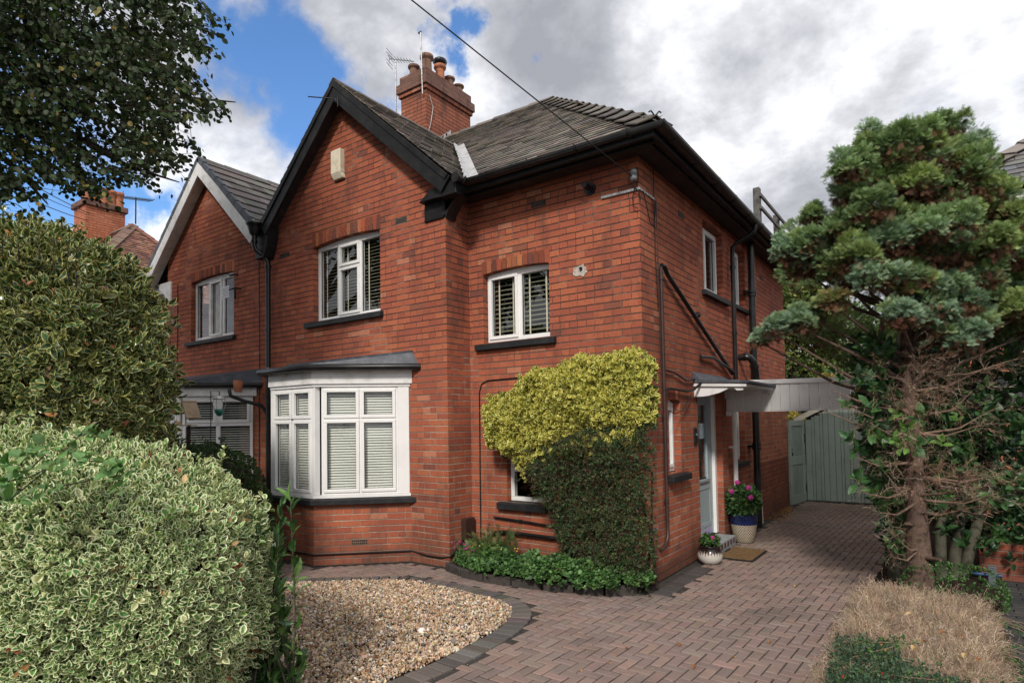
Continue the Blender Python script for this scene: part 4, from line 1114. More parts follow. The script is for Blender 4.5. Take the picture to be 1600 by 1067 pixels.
# side rainwater pipe (from gutter swan neck down to the porch roof)
pipe('downpipe', [(.425, 3.48, 4.89), (.42, 3.48, 4.80), (.36, 3.475, 4.74), (.16, 3.43, 4.64), (.085, 3.42, 4.57), (.08, 3.42, 4.4), (.08, 3.42, 2.48)], .034, parent=house, clips=[((.08, 3.42, z), (0, 0, 1)) for z in (4.25, 3.2)])
pipe('downpipe', [(.08, 3.26, 2.0), (.08, 3.26, .12)], .036, 'white_upvc', house, clips=[((.08, 3.26, 1.42), (0, 0, 1))])
q = MB(); q.box(.0, .10, 3.20, 3.32, 1.405, 1.43); q.build('pipe_bracket', 'white_upvc', house)
sp = pipe('soil_pipe', [(.12, 4.40, 5.0), (.12, 4.40, .02)], .055, 'black_iron', house, clips=[((.12, 4.40, z), (0, 0, 1)) for z in (4.02, 3.96, 2.75, 1.42, 1.35)], seg=14)
for z in (4.0, 1.37): q = MB(); q.box(0, .1, 4.29, 4.51, z, z+.035); q.build('pipe_bracket', 'black_iron', house)
q = MB(); q.tube([(.0, 3.92, 2.86), (.10, 3.92, 2.87), (.17, 3.94, 2.85), (.215, 4.0, 2.77), (.22, 4.08, 2.62), (.22, 4.12, 2.40)], .056, 14)
for p, t in (((.10, 3.92, 2.87), (1, 0, 0)), ((.218, 4.04, 2.70), (.05, .4, -.9))): p = arr(*p); t = arr(*t); t /= np.linalg.norm(t); q.tube([p-t*.025, p+t*.025], .066, 14)
q.build('waste_pipe', 'black_iron', house)
pipe('waste_pipe', [(.05, .50, 3.70), (.06, .56, 3.70), (.06, .66, 3.62), (.05, 3.34, 2.56)], .028, 'black_plastic', house, clips=[((.055, 1.75, 3.275), (0, .93, -.36))])
pipe('waste_pipe', [(.04, .50, 3.68), (.04, .50, 3.2), (.04, .50, .62), (.045, .49, .48), (.04, .40, .38), (.03, .30, .36)], .022, 'brown_pipe', house, clips=[((.04, .5, z), (0, 0, 1)) for z in (3.55, 1.9, .9)])
pipe('waste_pipe', [(.03, .0, .62), (.03, .20, .62)], .018, 'metal_grey', house)
pipe('electric_cable', [(.03, .43, 4.45), (.03, .44, 3.6), (.03, .46, 2.62), (.03, .48, 2.4)], .006, 'brown_pipe', house, seg=6)
pipe('electric_cable', [(.015, .40, 4.84), (.015, .40, 3.8), (.015, .45, 3.2)], .005, 'wire_black', house, seg=6)
pipe('electric_cable', [(.03, .52, 2.46), (.03, .9, 2.44), (.03, 1.3, 2.36), (.03, 1.72, 2.40)], .012, 'wire_black', house, seg=6)
pipe('electric_cable', [(.04, .52, 1.2), (.04, .52, 2.1), (.04, .58, 2.22), (.04, .72, 2.24), (.04, 1.3, 2.22), (.06, 1.5, 2.25), (.12, 1.68, 2.36)], .016, 'wire_black', house, seg=7)
pipe('electric_cable', [(.03, 1.5, 2.2), (.04, 1.3, 2.08), (.05, 1.1, 1.98), (.04, .85, 1.93), (.03, .7, 1.96)], .006, 'wire_black', house, seg=6)
pipe('flat_cable', [(.03, 1.9, 2.72), (.05, 2.4, 2.74), (.06, 2.9, 2.66), (.09, 3.3, 2.58)], .022, 'black_plastic', house, seg=8)
# cables on the front wall
pipe('phone_cable', [(-.9, -.012, 2.44), (-1.7, -.012, 2.43), (-2.2, -.012, 2.42), (-2.31, -.012, 2.38), (-2.35, -.012, 2.27), (-2.355, -.012, 1.4), (-2.36, -.012, .3)], .008, 'wire_black', house, seg=6)
pipe('water_pipe', [(-2.12, -.03, .62), (-1.6, -.03, .60), (-1.1, -.03, .57)], .014, 'black_plastic', house, seg=8, clips=[((-1.7, -.03, .605), (1, 0, 0))])
pipe('water_pipe', [(-2.32, -.04, .16), (-2.25, -.05, .32), (-2.12, -.05, .42), (-1.95, -.05, .45), (-1.1, -.05, .44)], .022, 'black_plastic', house, seg=8)
pipe('ground_cable', [(-5.2, -1.36, .145)]+[tuple(p)+(.145,) for p in (off(pts, .014)[1], off(pts, .014)[2], off(pts, .014)[3])]+[(-2.9, GY-.014, .12), (-2.65, GY-.015, .12), (-2.50, GY-.015, .15), (-2.49, -.2, .3)], .011, 'wire_black', house, seg=6)
q = MB(); q.box(-2.508, -2.43, -.24, -.04, .32, .60); q.box(-2.505, -2.45, -.2, -.08, .1, .32); q.build('meter_box', 'brown_pipe', house, .008)
# flue, air bricks, alarm box, render patch, bracket with insulator
q = MB(); q.tube([(-.62, -.002, 4.63), (-.62, -.03, 4.63)], .075, 20); q.tube([(-.62, -.03, 4.63), (-.62, -.05, 4.63)], .055, 16); q.tube([(-.62, -.04, 4.63), (-.62, -.16, 4.64)], .036, 14); q.build('flue_outlet', 'black_plastic', house)
for (x, z, y, w_) in ((-1.36, 4.62, 0, .11), (-3.33, 4.69, GY, .11), (-6.05, 4.67, GY, .14)):
    q = MB(); q.box(x-w_, x+w_, y-.004, y+.02, z-.037, z+.037); q.build('air_vent', 'kerb_dark', house, .003)
for (y_, z) in ((1.35, 4.55), (5.6, 4.5)):
    q = MB(); q.box(-.02, .004, y_-.11, y_+.11, z-.037, z+.037); q.build('air_vent', 'kerb_dark', house, .003)
q = MB(); q.prism([(-4.74, GY-.001, 5.66), (-4.52, GY-.001, 5.66), (-4.52, GY-.001, 6.02), (-4.74, GY-.001, 6.02)], (0, -.09, 0)); q.prism([(-4.74, GY-.001, 5.66), (-4.74, GY-.09, 5.66), (-4.72, GY-.05, 5.58), (-4.72, GY-.001, 5.58)], (.22, 0, 0)); q.build('alarm_box', 'alarm_cream', house, .008)
q = MB(); n_ = 15
rad = [.105*rng.uniform(.55, 1.1) for _ in range(n_)]
q.prism([(-.77+1.15*rad[k]*math.cos(2*math.pi*k/n_), -.001, 3.67+.75*rad[k]*math.sin(2*math.pi*k/n_)) for k in range(n_)], (0, -.008, 0)); po = q.build('render_patch', 'plaster_patch', house, .003)
q = MB(); q.tube([(-.76, -.005, 3.69), (-.76, -.03, 3.69)], .02, 8); q.build('patch_stub', 'wire_black', house)
q = MB(); q.box(-.47, -.0, -.022, -.004, 4.47, 4.50); q.box(-.0, .018, -.022, .42, 4.47, 4.50)
for k in range(5): q.tube([(-.44+k*.1, -.02, 4.485), (-.44+k*.1, -.03, 4.485)], .008, 6)
q.build('cable_bracket', 'galv', house, .002)
q = MB(); q.lathe([(0, .0), (.03, .0), (.042, .02), (.042, .075), (.036, .08), (.036, .09), (.042, .095), (.04, .125), (.02, .14), (0, .14)], (-.03, -.075, 4.56), 14); q.build('insulator', 'metal_grey', house)
q = MB(); q.tube([(-.03, -.075, 4.56), (-.03, -.07, 4.5), (.01, -.03, 4.44), (.02, -.01, 4.35)], .008, 6); q.tube([(-.02, -.06, 4.5), (-.06, -.05, 4.38), (-.05, -.04, 4.28), (.0, -.04, 4.25)], .006, 6)
q.tube([(.03, .05, 4.47), (.04, .12, 4.3), (.04, .2, 4.15), (.04, .3, 4.12), (.04, .36, 4.25), (.035, .40, 4.45)], .006, 6); q.build('cable_loop', 'wire_black', house)
# fascia-top rail / fence seen on the flat dormer roof behind the eaves
rail = thing('roof_rail', 'grey timber post with two rails fixed above the side gutter', 'railing', (.42, 3.55, 4.95))
q = MB(); q.box(.37, .47, 3.62, 3.74, 4.96, 5.52); q.build('post', 'stone_grey', rail, .01)
q = MB(); q.box(.47, .50, 3.60, 6.6, 5.36, 5.41); q.build('rail', 'stone_grey', rail); q = MB(); q.box(.47, .50, 3.60, 6.6, 5.16, 5.21); q.build('rail', 'stone_grey', rail)
q = MB(); q.box(.375, .475, 5.0, 5.04, 4.96, 5.45); q.build('post', 'stone_grey', rail)

# ------------------------------------------------------------------ porch canopy
po = bpy.data.objects.new('porch_canopy', None); COL.objects.link(po); po.parent = house; po.location = Vector((.3, 2.4, 2.2))-house.location
y0, y1 = 1.66, 3.10; XO = .66
q = MB(); q.mesh([(0, y0-.03, 2.36), (XO+.04, y0-.03, 2.305), (XO+.04, y1+.05, 2.305), (0, y1+.05, 2.36)], [(0, 1, 2, 3)])
q.prism([(0, y0-.04, 2.352), (XO+.07, y0-.04, 2.312), (XO+.07, y0-.04, 2.345), (0.12, y0-.04, 2.39), (0, y0-.04, 2.50)], (0, y1-y0+.09, 0)); q.build('porch_roof', 'lead', po, .004)
q = MB(); q.prism([(0, y0-.02, 2.30), (XO+.03, y0-.02, 2.265), (XO+.03, y0-.02, 2.31), (0, y0-.02, 2.35)], (0, .03, 0)); q.box(XO, XO+.03, y0+.011, y1-.001, 2.265, 2.309); q.prism([(0, y1, 2.30), (XO+.03, y1, 2.265), (XO+.03, y1, 2.31), (0, y1, 2.35)], (0, .03, 0)); q.build('porch_trim', 'white_wood', po, .004)
q = MB(); q.mesh([(0, y0, 2.29), (XO, y0, 2.268), (XO, y1, 2.268), (0, y1, 2.29)], [(0, 1, 2, 3)]); q.build('porch_ceiling', 'white_wood', po)
for yy in (y0+.01, y1-.05):
    prof = [(0.002, 2.16), (.06, 2.15), (.16, 2.155), (.26, 2.185), (.36, 2.222), (.42, 2.215), (.445, 2.175), (.47, 2.16), (.60, 2.15), (.60, 2.205), (.002, 2.30)]
    prof = [(0.002, 2.16), (.10, 2.158), (.20, 2.168), (.33, 2.198), (.42, 2.235), (.475, 2.262), (.52, 2.262), (.545, 2.235), (.56, 2.222), (.64, 2.222), (.64, 2.26), (.002, 2.31)]
    q = MB(); q.prism([(x, yy, z) for x, z in prof], (0, .045, 0)); q.build('porch_bracket', 'white_wood', po, .004)

# wall lamp by the door
lamp = thing('wall_lamp', 'grey slate coloured wall lamp on the brickwork left of the front door', 'wall lamp', (.0, 1.66, 1.66))
q = MB(); q.box(.001, .02, 1.60, 1.70, 1.52, 1.74); q.build('back_plate', 'black_paint', lamp, .004)
q = MB(); q.tube([(.085, 1.66, 1.60), (.085, 1.66, 1.80)], .04, 16); q.box(.02, .05, 1.645, 1.675, 1.64, 1.67); q.build('lamp_body', 'house_sign', lamp)

# ------------------------------------------------------------------ carport front and garage
cp = thing('carport', 'white boarded carport front spanning from the house wall over the drive', 'carport', (.1, 3.2, 2.0))
q = MB()
k = 0; x = .0
while x < 3.6:
    q.box(x+.002, x+.128, 3.13, 3.155, 1.975, 2.385-.018*x); x += .13
q.build('cladding_board', 'white_upvc', cp, .006)
q = MB(); q.prism([(0, 3.105, 2.375), (3.62, 3.105, 2.31), (3.62, 3.105, 2.375), (0, 3.105, 2.44)], (0, .09, 0)); q.build('top_trim', 'white_upvc', cp, .004)
q = MB(); q.box(0, 3.6, 3.12, 3.17, 1.955, 1.973); q.box(.002, .06, 3.10, 3.19, 1.9, 1.973); q.build('bottom_trim', 'white_upvc', cp)
q = MB(); q.box(0.01, 3.6, 3.157, 8.0, 2.30, 2.32); q.build('carport_roof', 'clear_sheet', cp)
for yy in (3.25, 7.9):
    q = MB(); q.box(3.5, 3.58, yy, yy+.08, 0, 2.3); q.build('post', 'white_upvc', cp)
gar = thing('garage', 'sage green boarded garage with a shallow gable at the end of the drive', 'garage', (1.5, 8.42, 0))
q = MB(); x = .19; i_ = 0
while x < 3.4:
    w_ = (.105, .055)[i_ % 2] if i_ % 5 else .12
    zt = min(1.80+(x-.19)*.52, 1.80+(3.4-x)*.52+.0); q.box(x+.002, x+w_, 8.42-(.006 if i_ % 2 else 0), 8.45, .03, zt); x += w_+.004; i_ += 1
q.build('wall_boards', 'sage_paint', gar, .004)
q = MB(); q.prism([(.0, 8.36, 1.74), (1.8, 8.36, 2.66), (1.8, 8.36, 2.80), (-.05, 8.36, 1.84)], (0, .04, 0)); q.prism([(3.6, 8.36, 1.74), (1.8, 8.36, 2.66), (1.8, 8.36, 2.80), (3.65, 8.36, 1.84)], (0, .04, 0)); q.build('bargeboard', 'cream_wood', gar)
q = MB(); q.mesh([(-.05, 8.34, 1.84), (1.8, 8.34, 2.80), (1.8, 13, 2.80), (-.05, 13, 1.84)], [(0, 1, 2, 3)]); q.mesh([(3.65, 8.34, 1.84), (3.65, 13, 1.84), (1.8, 13, 2.80), (1.8, 8.34, 2.80)], [(0, 1, 2, 3)]); q.build('garage_roof', 'kerb_dark', gar)
q = MB(); q.box(.19, 3.4, 8.46, 12.8, 0, 1.8); q.build('garage_side', 'sage_paint', gar)
gate = thing('side_gate', 'pale sage panelled timber gate between house wall and green garage', 'gate', (.03, 7.42, 0))
ga, gb = arr(.03, 7.5, 0), arr(.17, 8.36, 0); gt_ = gb-ga; GL = np.linalg.norm(gt_); gt_ /= GL; gn = arr(gt_[1], -gt_[0], 0)
def gbox(mb, u0, u1, z0, z1, d0, d1): mb.obox(ga+gt_*(u0+u1)/2+gn*(d0+d1)/2+arr(0, 0, (z0+z1)/2), gt_, gn, arr(0, 0, 1), (u1-u0)/2, abs(d1-d0)/2, (z1-z0)/2)
q = MB(); gbox(q, 0, GL, .02, 1.80, -.03, 0); q.build('gate_panel', 'sage_paint', gate, .003)
q = MB()
for z0, z1 in ((.02, .20), (.85, 1.02), (1.68, 1.80)): gbox(q, 0, GL, z0, z1, 0, .018)
for u0, u1 in ((0, .12), (GL-.12, GL)): gbox(q, u0, u1, .2, .85, 0, .017); gbox(q, u0, u1, 1.02, 1.68, 0, .017)
q.build('gate_frame', 'sage_light', gate, .003)
q = MB(); gbox(q, .08, .10, 1.04, 1.12, .018, .035); gbox(q, .07, .13, 1.17, 1.19, .018, .03); q.build('latch', 'black_iron', gate)
q = MB(); gbox(q, GL-.04, GL, 1.3, 1.5, .017, .03); gbox(q, GL-.04, GL, .25, .4, .017, .03); q.build('hinge', 'black_iron', gate)

# ------------------------------------------------------------------ pots, mat
def foliage_ball(name, c, r, n, ls, cols, mt, parent=None, tpl=None, zs=1.0, out=.6, low=-.6, var=.2):
    d = rdir(n*2); d = d[d[:, 2] > low][:n]; n = len(d)
    rad = (rng.uniform(.35, 1, n)**.5)
    pos = np.array(c)+d*rad[:, None]*np.array(r)
    dirs = unit(d*out+rdir(n)*.7+arr(0, 0, .15)); ups = unit(d+rdir(n)*.5+arr(0, 0, .8))
    return scatter(name, tpl or leaf_small(), pos, dirs, ups, ls*rng.uniform(.7, 1.25, n), palette(n, cols, var), mt, parent)
def flower(mb, c, r, petals=9, tilt=(0, -1, .5)):
    t = arr(*tilt); t /= np.linalg.norm(t); a = np.cross(t, (0, 0, 1.)); a /= np.linalg.norm(a); b_ = np.cross(t, a); c = np.array(c)
    for ring, rr, lift in ((0, 1.0, 0), (1, .65, .25), (2, .35, .4)):
        for k in range(petals):
            th = 2*math.pi*k/petals+ring*.3; d = a*math.cos(th)+b_*math.sin(th); s_ = np.cross(t, d)
            p = c+t*r*lift*.5
            mb.mesh([p, p+d*r*rr*.6+s_*r*.22+t*r*.15, p+d*r*rr+t*r*lift*.5, p+d*r*rr*.6-s_*r*.22+t*r*.15], [(0, 1, 2, 3)])
def stems(mb, base, tips, r=.003):
    for t in tips:
        b0 = np.array(base)+rng.normal(0, .02, 3)*arr(1, 1, 0); t = np.array(t); mb.tube([b0, (b0+t)/2+rng.normal(0, .01, 3), t], r, 5, False)
P1 = (.21, 1.50, 0)
p1 = thing('glazed_flower_pot', 'round pot with black drip glaze over white holding a pink pansy', 'flower pot', P1, 'flower pots by the front door')
q = MB(); q.lathe([(0, .004), (.09, 0), (.13, .03), (.155, .075), (.158, .12), (.145, .165), (.13, .19), (.13, .215), (.138, .225), (.138, .235), (.122, .235), (.118, .2), (0, .195)], (0, 0, 0), 40)
q.build('pot', 'pot_drip', p1, world=False)
o = foliage_ball('foliage', (P1[0], P1[1], .27), (.12, .12, .10), 380, .05, [(.05, .12, .03), (.09, .17, .04), (.03, .08, .02)], 'leaf', p1, low=-.2)
q = MB(); flower(q, (P1[0]+.06, P1[1]-.07, .345), .033); flower(q, (P1[0]-.02, P1[1]-.08, .42), .012, 5); q.build('pink_flower', 'flower_pink', p1)
q = MB()
for dx in (-.07, .0, .035): 
    for k in range(6): flower(q, (P1[0]+dx+.003*rng.normal(), P1[1]-.03, .40+k*.015), .012-.001*k, 5)
q.build('purple_flower', 'flower_purple', p1)
P2 = (.21, 3.12, 0)
p2 = thing('lattice_flower_pot', 'cream lattice textured pot with blue rim holding a leafy dahlia', 'flower pot', P2, 'flower pots by the front door')
q = MB(); q.lathe([(0, .004), (.12, 0), (.14, .02), (.17, .15), (.19, .27), (.19, .275)], (0, 0, 0), 44); q.build('pot', 'pot_lattice', p2, world=False)
q = MB(); q.lathe([(.19, .275), (.197, .30), (.20, .40), (.21, .41), (.21, .425), (.19, .425), (.185, .36), (0, .355)], (0, 0, 0), 44); q.build('pot_rim', 'pot_blue', p2, world=False)
foliage_ball('foliage', (P2[0], P2[1], .60), (.24, .28, .25), 1300, .08, [(.05, .12, .035), (.08, .16, .05), (.03, .08, .025), (.12, .2, .07)], 'leaf', p2, low=-.75)
q = MB()
for (dx, dy, dz) in ((-.09, -.26, .78), (.14, -.2, .84), (.17, -.22, .70), (-.05, -.1, .90)): flower(q, (P2[0]+dx, P2[1]+dy, dz), .045, 11, (.2, -1, .5))
q.build('pink_flower', 'flower_pink', p2)
mt_ = thing('door_mat', 'ribbed brown coir door mat with black rubber edge', 'door mat', (.42, 2.2, 0))
q = MB(); q.box(.19, .66, 1.83, 2.62, .002, .012); q.build('rubber_backing', 'rubber', mt_, .004)
q = MB()
for k in range(13): q.box(.215, .635, 1.86+k*.057, 1.86+k*.057+.044, .012, .026)
q.build('coir_ribs', 'coir', mt_, .005)

# ------------------------------------------------------------------ aerials and wires
def aerial(label, base, top, boom_dir, L, n_el, flag_el=.14, cross=True):
    t = thing('tv_aerial', label, 'aerial', base, 'roof aerials')
    base, top = np.array(base), np.array(top)
    q = MB(); q.tube([base, top], .016, 8); q.build('mast', 'galv', t)
    if n_el:
        d = np.array(boom_dir, float); d /= np.linalg.norm(d); s_ = np.cross(d, (0, 0, 1)); s_ /= np.linalg.norm(s_)
        q = MB(); q.tube([top-d*L*.25, top+d*L*.75], .011, 6); q.build('boom', 'metal_grey', t)
        q = MB()
        for k in range(n_el):
            p = top-d*L*.2+d*L*.95*k/n_el; w_ = flag_el*(1.1-.5*k/n_el); q.tube([p-s_*w_, p+s_*w_], .006, 5)
        if cross:
            p = top-d*L*.25
            for a_ in (-1, 1): q.tube([p, p-d*.02+arr(0, 0, a_*.16)], .008, 5); q.tube([p+arr(0, 0, a_*.16)-s_*.15, p+arr(0, 0, a_*.16)+s_*.15], .006, 5); q.tube([p+arr(0, 0, a_*.08)-s_*.15, p+arr(0, 0, a_*.08)+s_*.15], .006, 5)
        q.build('elements', 'metal_grey', t)
    return t
aerial('small rooftop aerial on a thin pole left of the chimney', (-6.97, 2.96, 8.0), (-6.97, 2.96, 9.98), (1, .35, -.3), .62, 8)
t = aerial('bare aerial pole strapped to the chimney corner', (-6.13, 2.93, 8.9), (-6.17, 2.93, 10.28), (1, 0, 0), .2, 0)
q = MB(); q.tube([(-6.23, 2.93, 10.27), (-6.15, 2.93, 10.28)], .02, 6); q.build('mast_cap', 'black_iron', t)
def wire(label, a, c, sag=.15, r=.007):
    a, c = np.array(a, float), np.array(c, float); n = 24; P = [a+(c-a)*t-arr(0, 0, sag*4*t*(1-t)) for t in np.linspace(0, 1, n)]
    q = MB(); q.tube(P, r, 5); o = q.build('overhead_wire', 'wire_black'); tag(o, label, 'wire', 'overhead wires'); return o
wA = arr(-.03, -.10, 4.60); wB = at(640, -2, 5.6); d_ = wB-wA; wire('black phone wire running from the house corner insulator up across the roof', wA, wA+d_*3.2, .0)
wire('lowest of the three wires under the linden branches', at(137, 345, 19.5), at(-60, 258, 12), .1, .012)
wire('middle of the three wires under the linden branches', at(138, 336, 19.5), at(-60, 240, 12), .1, .009)
wire('highest of the three wires under the linden branches', at(140, 334, 19.5), at(-60, 218, 12), .1, .012)
q = MB(); 
brk = thing('gable_hook', 'thin black iron spike sticking out near the gable apex', 'bracket', (-4.4, -.7, 6.6))
q.tube([(-4.38, -.72, 6.62), (-4.42, -.74, 6.66), (-4.62, -1.05, 6.62)], .009, 6); q.tube([(-4.38, -.71, 6.68), (-4.38, -.71, 6.54)], .009, 6); q.build('spike', 'black_iron', brk)

# ------------------------------------------------------------------ adjoining neighbour house
nb = thing('neighbour_house', 'adjoining red brick half with white bargeboards and a grey tiled gable on the left', 'house', (-9, 1, 0))
NW = (-9.09, -7.58, 3.51, 4.74)
q = MB(); wall_grid(q, GY, 'y', -1, (-10.03, -6.602), (0, 4.83), [NW, (-9.4, -7.4, .9, 2.35)])
NA = arr(-8.42, -.66, 6.87)
q.quad((-10.03, GY, 4.83), (-6.602, GY, 4.83), (-6.602, GY, 5.05), (NA[0], GY, 6.72), (-10.03, GY, 5.2))
wall_grid(q, 0, 'y', -1, (-13.5, -10.03), (0, 4.9), [])
q.quad((-10.03, 0, 0), (-10.03, GY, 0), (-10.03, GY, 5.2), (-10.03, 0, 5.2)); q.quad((-6.6, 7.48, 0), (-13.5, 7.48, 0), (-13.5, 7.48, 5.2), (-6.6, 7.48, 5.2)); q.quad((-13.5, 7.48, 0), (-13.5, 0, 0), (-13.5, 0, 5.2), (-13.5, 7.48, 5.2))
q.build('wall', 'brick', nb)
arch('window_arch', NW[0]-.02, NW[1]+.02, 4.645, .045, .15, GY, parent=nb)
window.blmat = 'slat_cream'
wN = window(nb, (NW[0]+.01, GY+.08, 3.52), (1, 0, 0), (0, -1, 0), 1.49, 1.125, [('v', .52, .05, 1.07, .06), ('v', 1.01, .05, 1.07, .06)],
       panes=[(.05, .49, .05, 1.07, False), (.56, .97, .04, 1.08, True), (1.05, 1.44, .05, 1.07, False)], top_arch=.04, mt='white_wood')
q = MB(); q.prism([(-8.8, GY+.25, 3.5), (-8.5, GY+.25, 3.5), (-8.45, GY+.25, 4.6), (-8.8, GY+.25, 4.6)], (0, .02, 0)); q.build('curtain', 'wood_box', wN)
sill(nb, -9.22, -7.50, 3.42, 3.50, GY)
# notice fixed on a bracket beside the window
nt = thing('wall_notice', 'small white printed card held on a black bracket beside the neighbour window', 'notice', (-7.5, GY-.1, 4.2))
q = MB(); q.box(-7.74, -7.52, GY-.13, GY-.12, 4.15, 4.36); q.build('card', 'paper', nt)
q = MB()
for k in range(7): q.box(-7.72, -7.54-.03*(k % 2), GY-.132, GY-.1305, 4.18+k*.024, 4.184+k*.024)
q.build('print_lines', 'stone_grey', nt)
q = MB(); q.tube([(-7.52, GY-.12, 4.28), (-7.36, GY-.10, 4.30), (-7.36, GY, 4.30)], .014, 6); q.tube([(-7.37, GY-.10, 4.29), (-7.40, GY-.08, 4.12)], .018, 6); q.tube([(-7.6, GY-.06, 4.56), (-7.46, GY-.06, 4.56), (-7.46, GY, 4.56)], .018, 6); q.build('bracket', 'black_iron', nt)
nroof = bpy.data.objects.new('roof', None); COL.objects.link(nroof); nroof.parent = nb; nroof.location = Vector((-8.5, 1, 6))-nb.location
TG = [(.155, .14, .135), (.145, .133, .128), (.165, .15, .143)]
NER = arr(-6.5, 0, 5.17); v_ = arr(NA[0]-NER[0], 0, NA[2]-NER[2]); L_ = np.linalg.norm(v_); v_ /= L_; n_r = arr(v_[2], 0, -v_[0])
tiles('roof_tiles', (NER[0], 0, NER[2]), (0, 1, 0), v_, n_r, [(-.64, 0), (-.1, 0), (ymain(6.87), L_), (-.64, L_)], .33, .29, .016, TG, 'tile_plain', nroof, jit=.001, wmul=.995, clamp=-.64)
NEL = arr(-10.7, 0, 4.85); v2 = arr(NA[0]-NEL[0], 0, NA[2]-NEL[2]); L2 = np.linalg.norm(v2); v2 /= L2; n_l = arr(-v2[2], 0, v2[0])
tiles('roof_tiles', (NEL[0], 0, NEL[2]), (0, 1, 0), v2, n_l, [(-.64, 0), (-.3, 0), (ymain(6.87), L2), (-.64, L2)], .33, .29, .016, TG, 'tile_plain', nroof, jit=.001, clamp=-.64)
ridge((NA[0], 2.1, NA[2]), NA+arr(0, .02, 0), .1, .42, nroof, wing=.14, lap=.006, lift0=.02, ang=R(41), cols=((.13, .12, .11),))
# dry verge units (dark plastic steps)
for (lo, vv, LL) in ((NER, v_, L_), (NEL, v2, L2)):
    q = MB(); k = 0; s_ = 0
    dn = arr(vv[2], 0, -vv[0]); dn = dn if dn[2] < 0 else -dn
    while s_ < LL-.02:
        a = np.array(lo)+vv*s_; c = np.array(lo)+vv*min(s_+.285, LL)
        q.prism([arr(a[0], -.70, a[2])-dn*.045, arr(c[0], -.70, c[2])-dn*.03, arr(c[0], -.70, c[2])+dn*.07, arr(a[0], -.70, a[2])+dn*.07], (0, .07, 0)); s_ += .29
    q.build('dry_verge', 'lead', nroof, .004)
barge((-6.56, -.665, 5.085), (NA[0], -.665, 6.80), nroof, 'white_wood', .20)
barge((-10.62, -.665, 4.86), (NA[0], -.665, 6.80), nroof, 'white_wood', .20)
q = MB(); q.mesh([(-10.6, -.66, 4.72), (NA[0], -.66, 6.62), (NA[0], GY, 6.62), (-10.6, GY, 4.72)], [(0, 1, 2, 3)]); q.mesh([(-6.6, -.66, 4.93), (NA[0], -.66, 6.62), (NA[0], GY, 6.62), (-6.6, GY, 4.93)], [(0, 1, 2, 3)]); q.build('verge_soffit', 'cream_wood', nroof)
q = MB(); q.prism([(-10.03, GY-.03, 4.40), (-9.85, GY-.03, 4.40), (-9.85, GY-.03, 4.80), (-10.4, GY-.03, 4.80), (-10.3, GY-.03, 4.66), (-10.12, GY-.03, 4.56)], (0, .06, 0)); q.build('eaves_bracket', 'white_wood', nroof, .005)
q = MB(); q.box(-13.5, -10.05, -.4, -.37, 4.62, 4.80); q.build('fascia', 'white_wood', nroof)
half_gutter([(-13.5, -.45, 4.82), (-10.5, -.45, 4.82)], .055, nroof).build('gutter', 'metal_grey', nroof)
q = MB(); q.mesh([(-13.5, -.4, 4.62), (-10.03, -.4, 4.62), (-10.03, 0, 4.62), (-13.5, 0, 4.62)], [(0, 1, 2, 3)]); q.build('soffit', 'white_wood', nroof)
# hopper and rainwater pipe on the party line
q = MB(); q.lathe([(.05, 0), (.075, .03), (.10, .12), (.115, .17), (.13, .18), (.13, .21), (.11, .21)], (-6.50, -.74, 5.02), 18); q.build('hopper', 'black_iron', nb)
pipe('downpipe', [(-6.50, -.74, 5.03), (-6.50, -.74, 4.86), (-6.48, -.72, 4.78), (-6.42, -.60, 4.68), (-6.40, -.555, 4.60), (-6.40, -.55, 4.5), (-6.40, -.55, 3.8), (-6.40, -.55, .05)], .040, 'black_iron', nb,
     clips=[((-6.50, -.74, 4.92), (0, 0, 1))]+[((-6.40, -.55, z), (0, 0, 1)) for z in (4.52, 3.46, 2.35)])
pipe('drain_branch', [(-6.8, -1.0, 2.46), (-6.75, -1.0, 2.36), (-6.62, -.85, 2.28), (-6.48, -.62, 2.2), (-6.44, -.57, 2.1)], .03, 'black_plastic', nb)
pipe('neighbour_cable', [(-9.6, GY-.01, 4.7), (-9.6, GY-.01, 3.2), (-9.62, GY-.01, .5)], .008, 'wire_black', nb, seg=5)
pipe('neighbour_cable', [(-6.78, GY-.01, 4.9), (-6.76, GY-.01, 3.2), (-6.78, GY-.01, .5)], .007, 'wire_black', nb, seg=5)
# neighbour bay (mirrored)
NBp = [(-9.55, GY), (-8.70, BY), (-7.72, BY), (-6.90, GY)]
q = MB()
for a, c in zip(NBp[:-1], NBp[1:]): q.quad((*a, 0), (*c, 0), (*c, .83), (*a, .83))
q.build('bay_wall', 'brick', nb)
window.blmat = 'slat_blind'
for a, c in zip(NBp[:-1], NBp[1:]):
    a3 = arr(*a, 0); c3 = arr(*c, 0); t = c3-a3; L = np.linalg.norm(t); t /= L; n = arr(t[1], -t[0], 0); o3 = a3+t*.04; w_ = L-.08; H = 1.45; z = .925; zt = 1.90-z; m_ = w_/2
    window(nb, (o3[0], o3[1], z), t, n, w_, H, [('v', m_, .04, H-.04, .07), ('h', zt, .04, w_-.04, .06)], blind=(.04, R(35), .03, '', .075),
           panes=[(.05, m_-.03, .05, zt-.03, False), (m_+.03, w_-.05, .05, zt-.03, False), (.05, m_-.03, zt+.03, H-.05, True), (m_+.03, w_-.05, zt+.03, H-.05, True)], fr=.05)
    q = MB(); mid = (a3+c3)/2; q.obox(mid+n*.03+arr(0, 0, 2.475), t, n, arr(0, 0, 1), L/2+.03, .03, .095); q.build('bay_fascia', 'white_wood', nb)
    q = MB(); q.obox(mid+n*.0+arr(0, 0, .84), t, n, arr(0, 0, 1), L/2+.04, .09, .04); q.build('bay_sill', 'sill_black', nb)
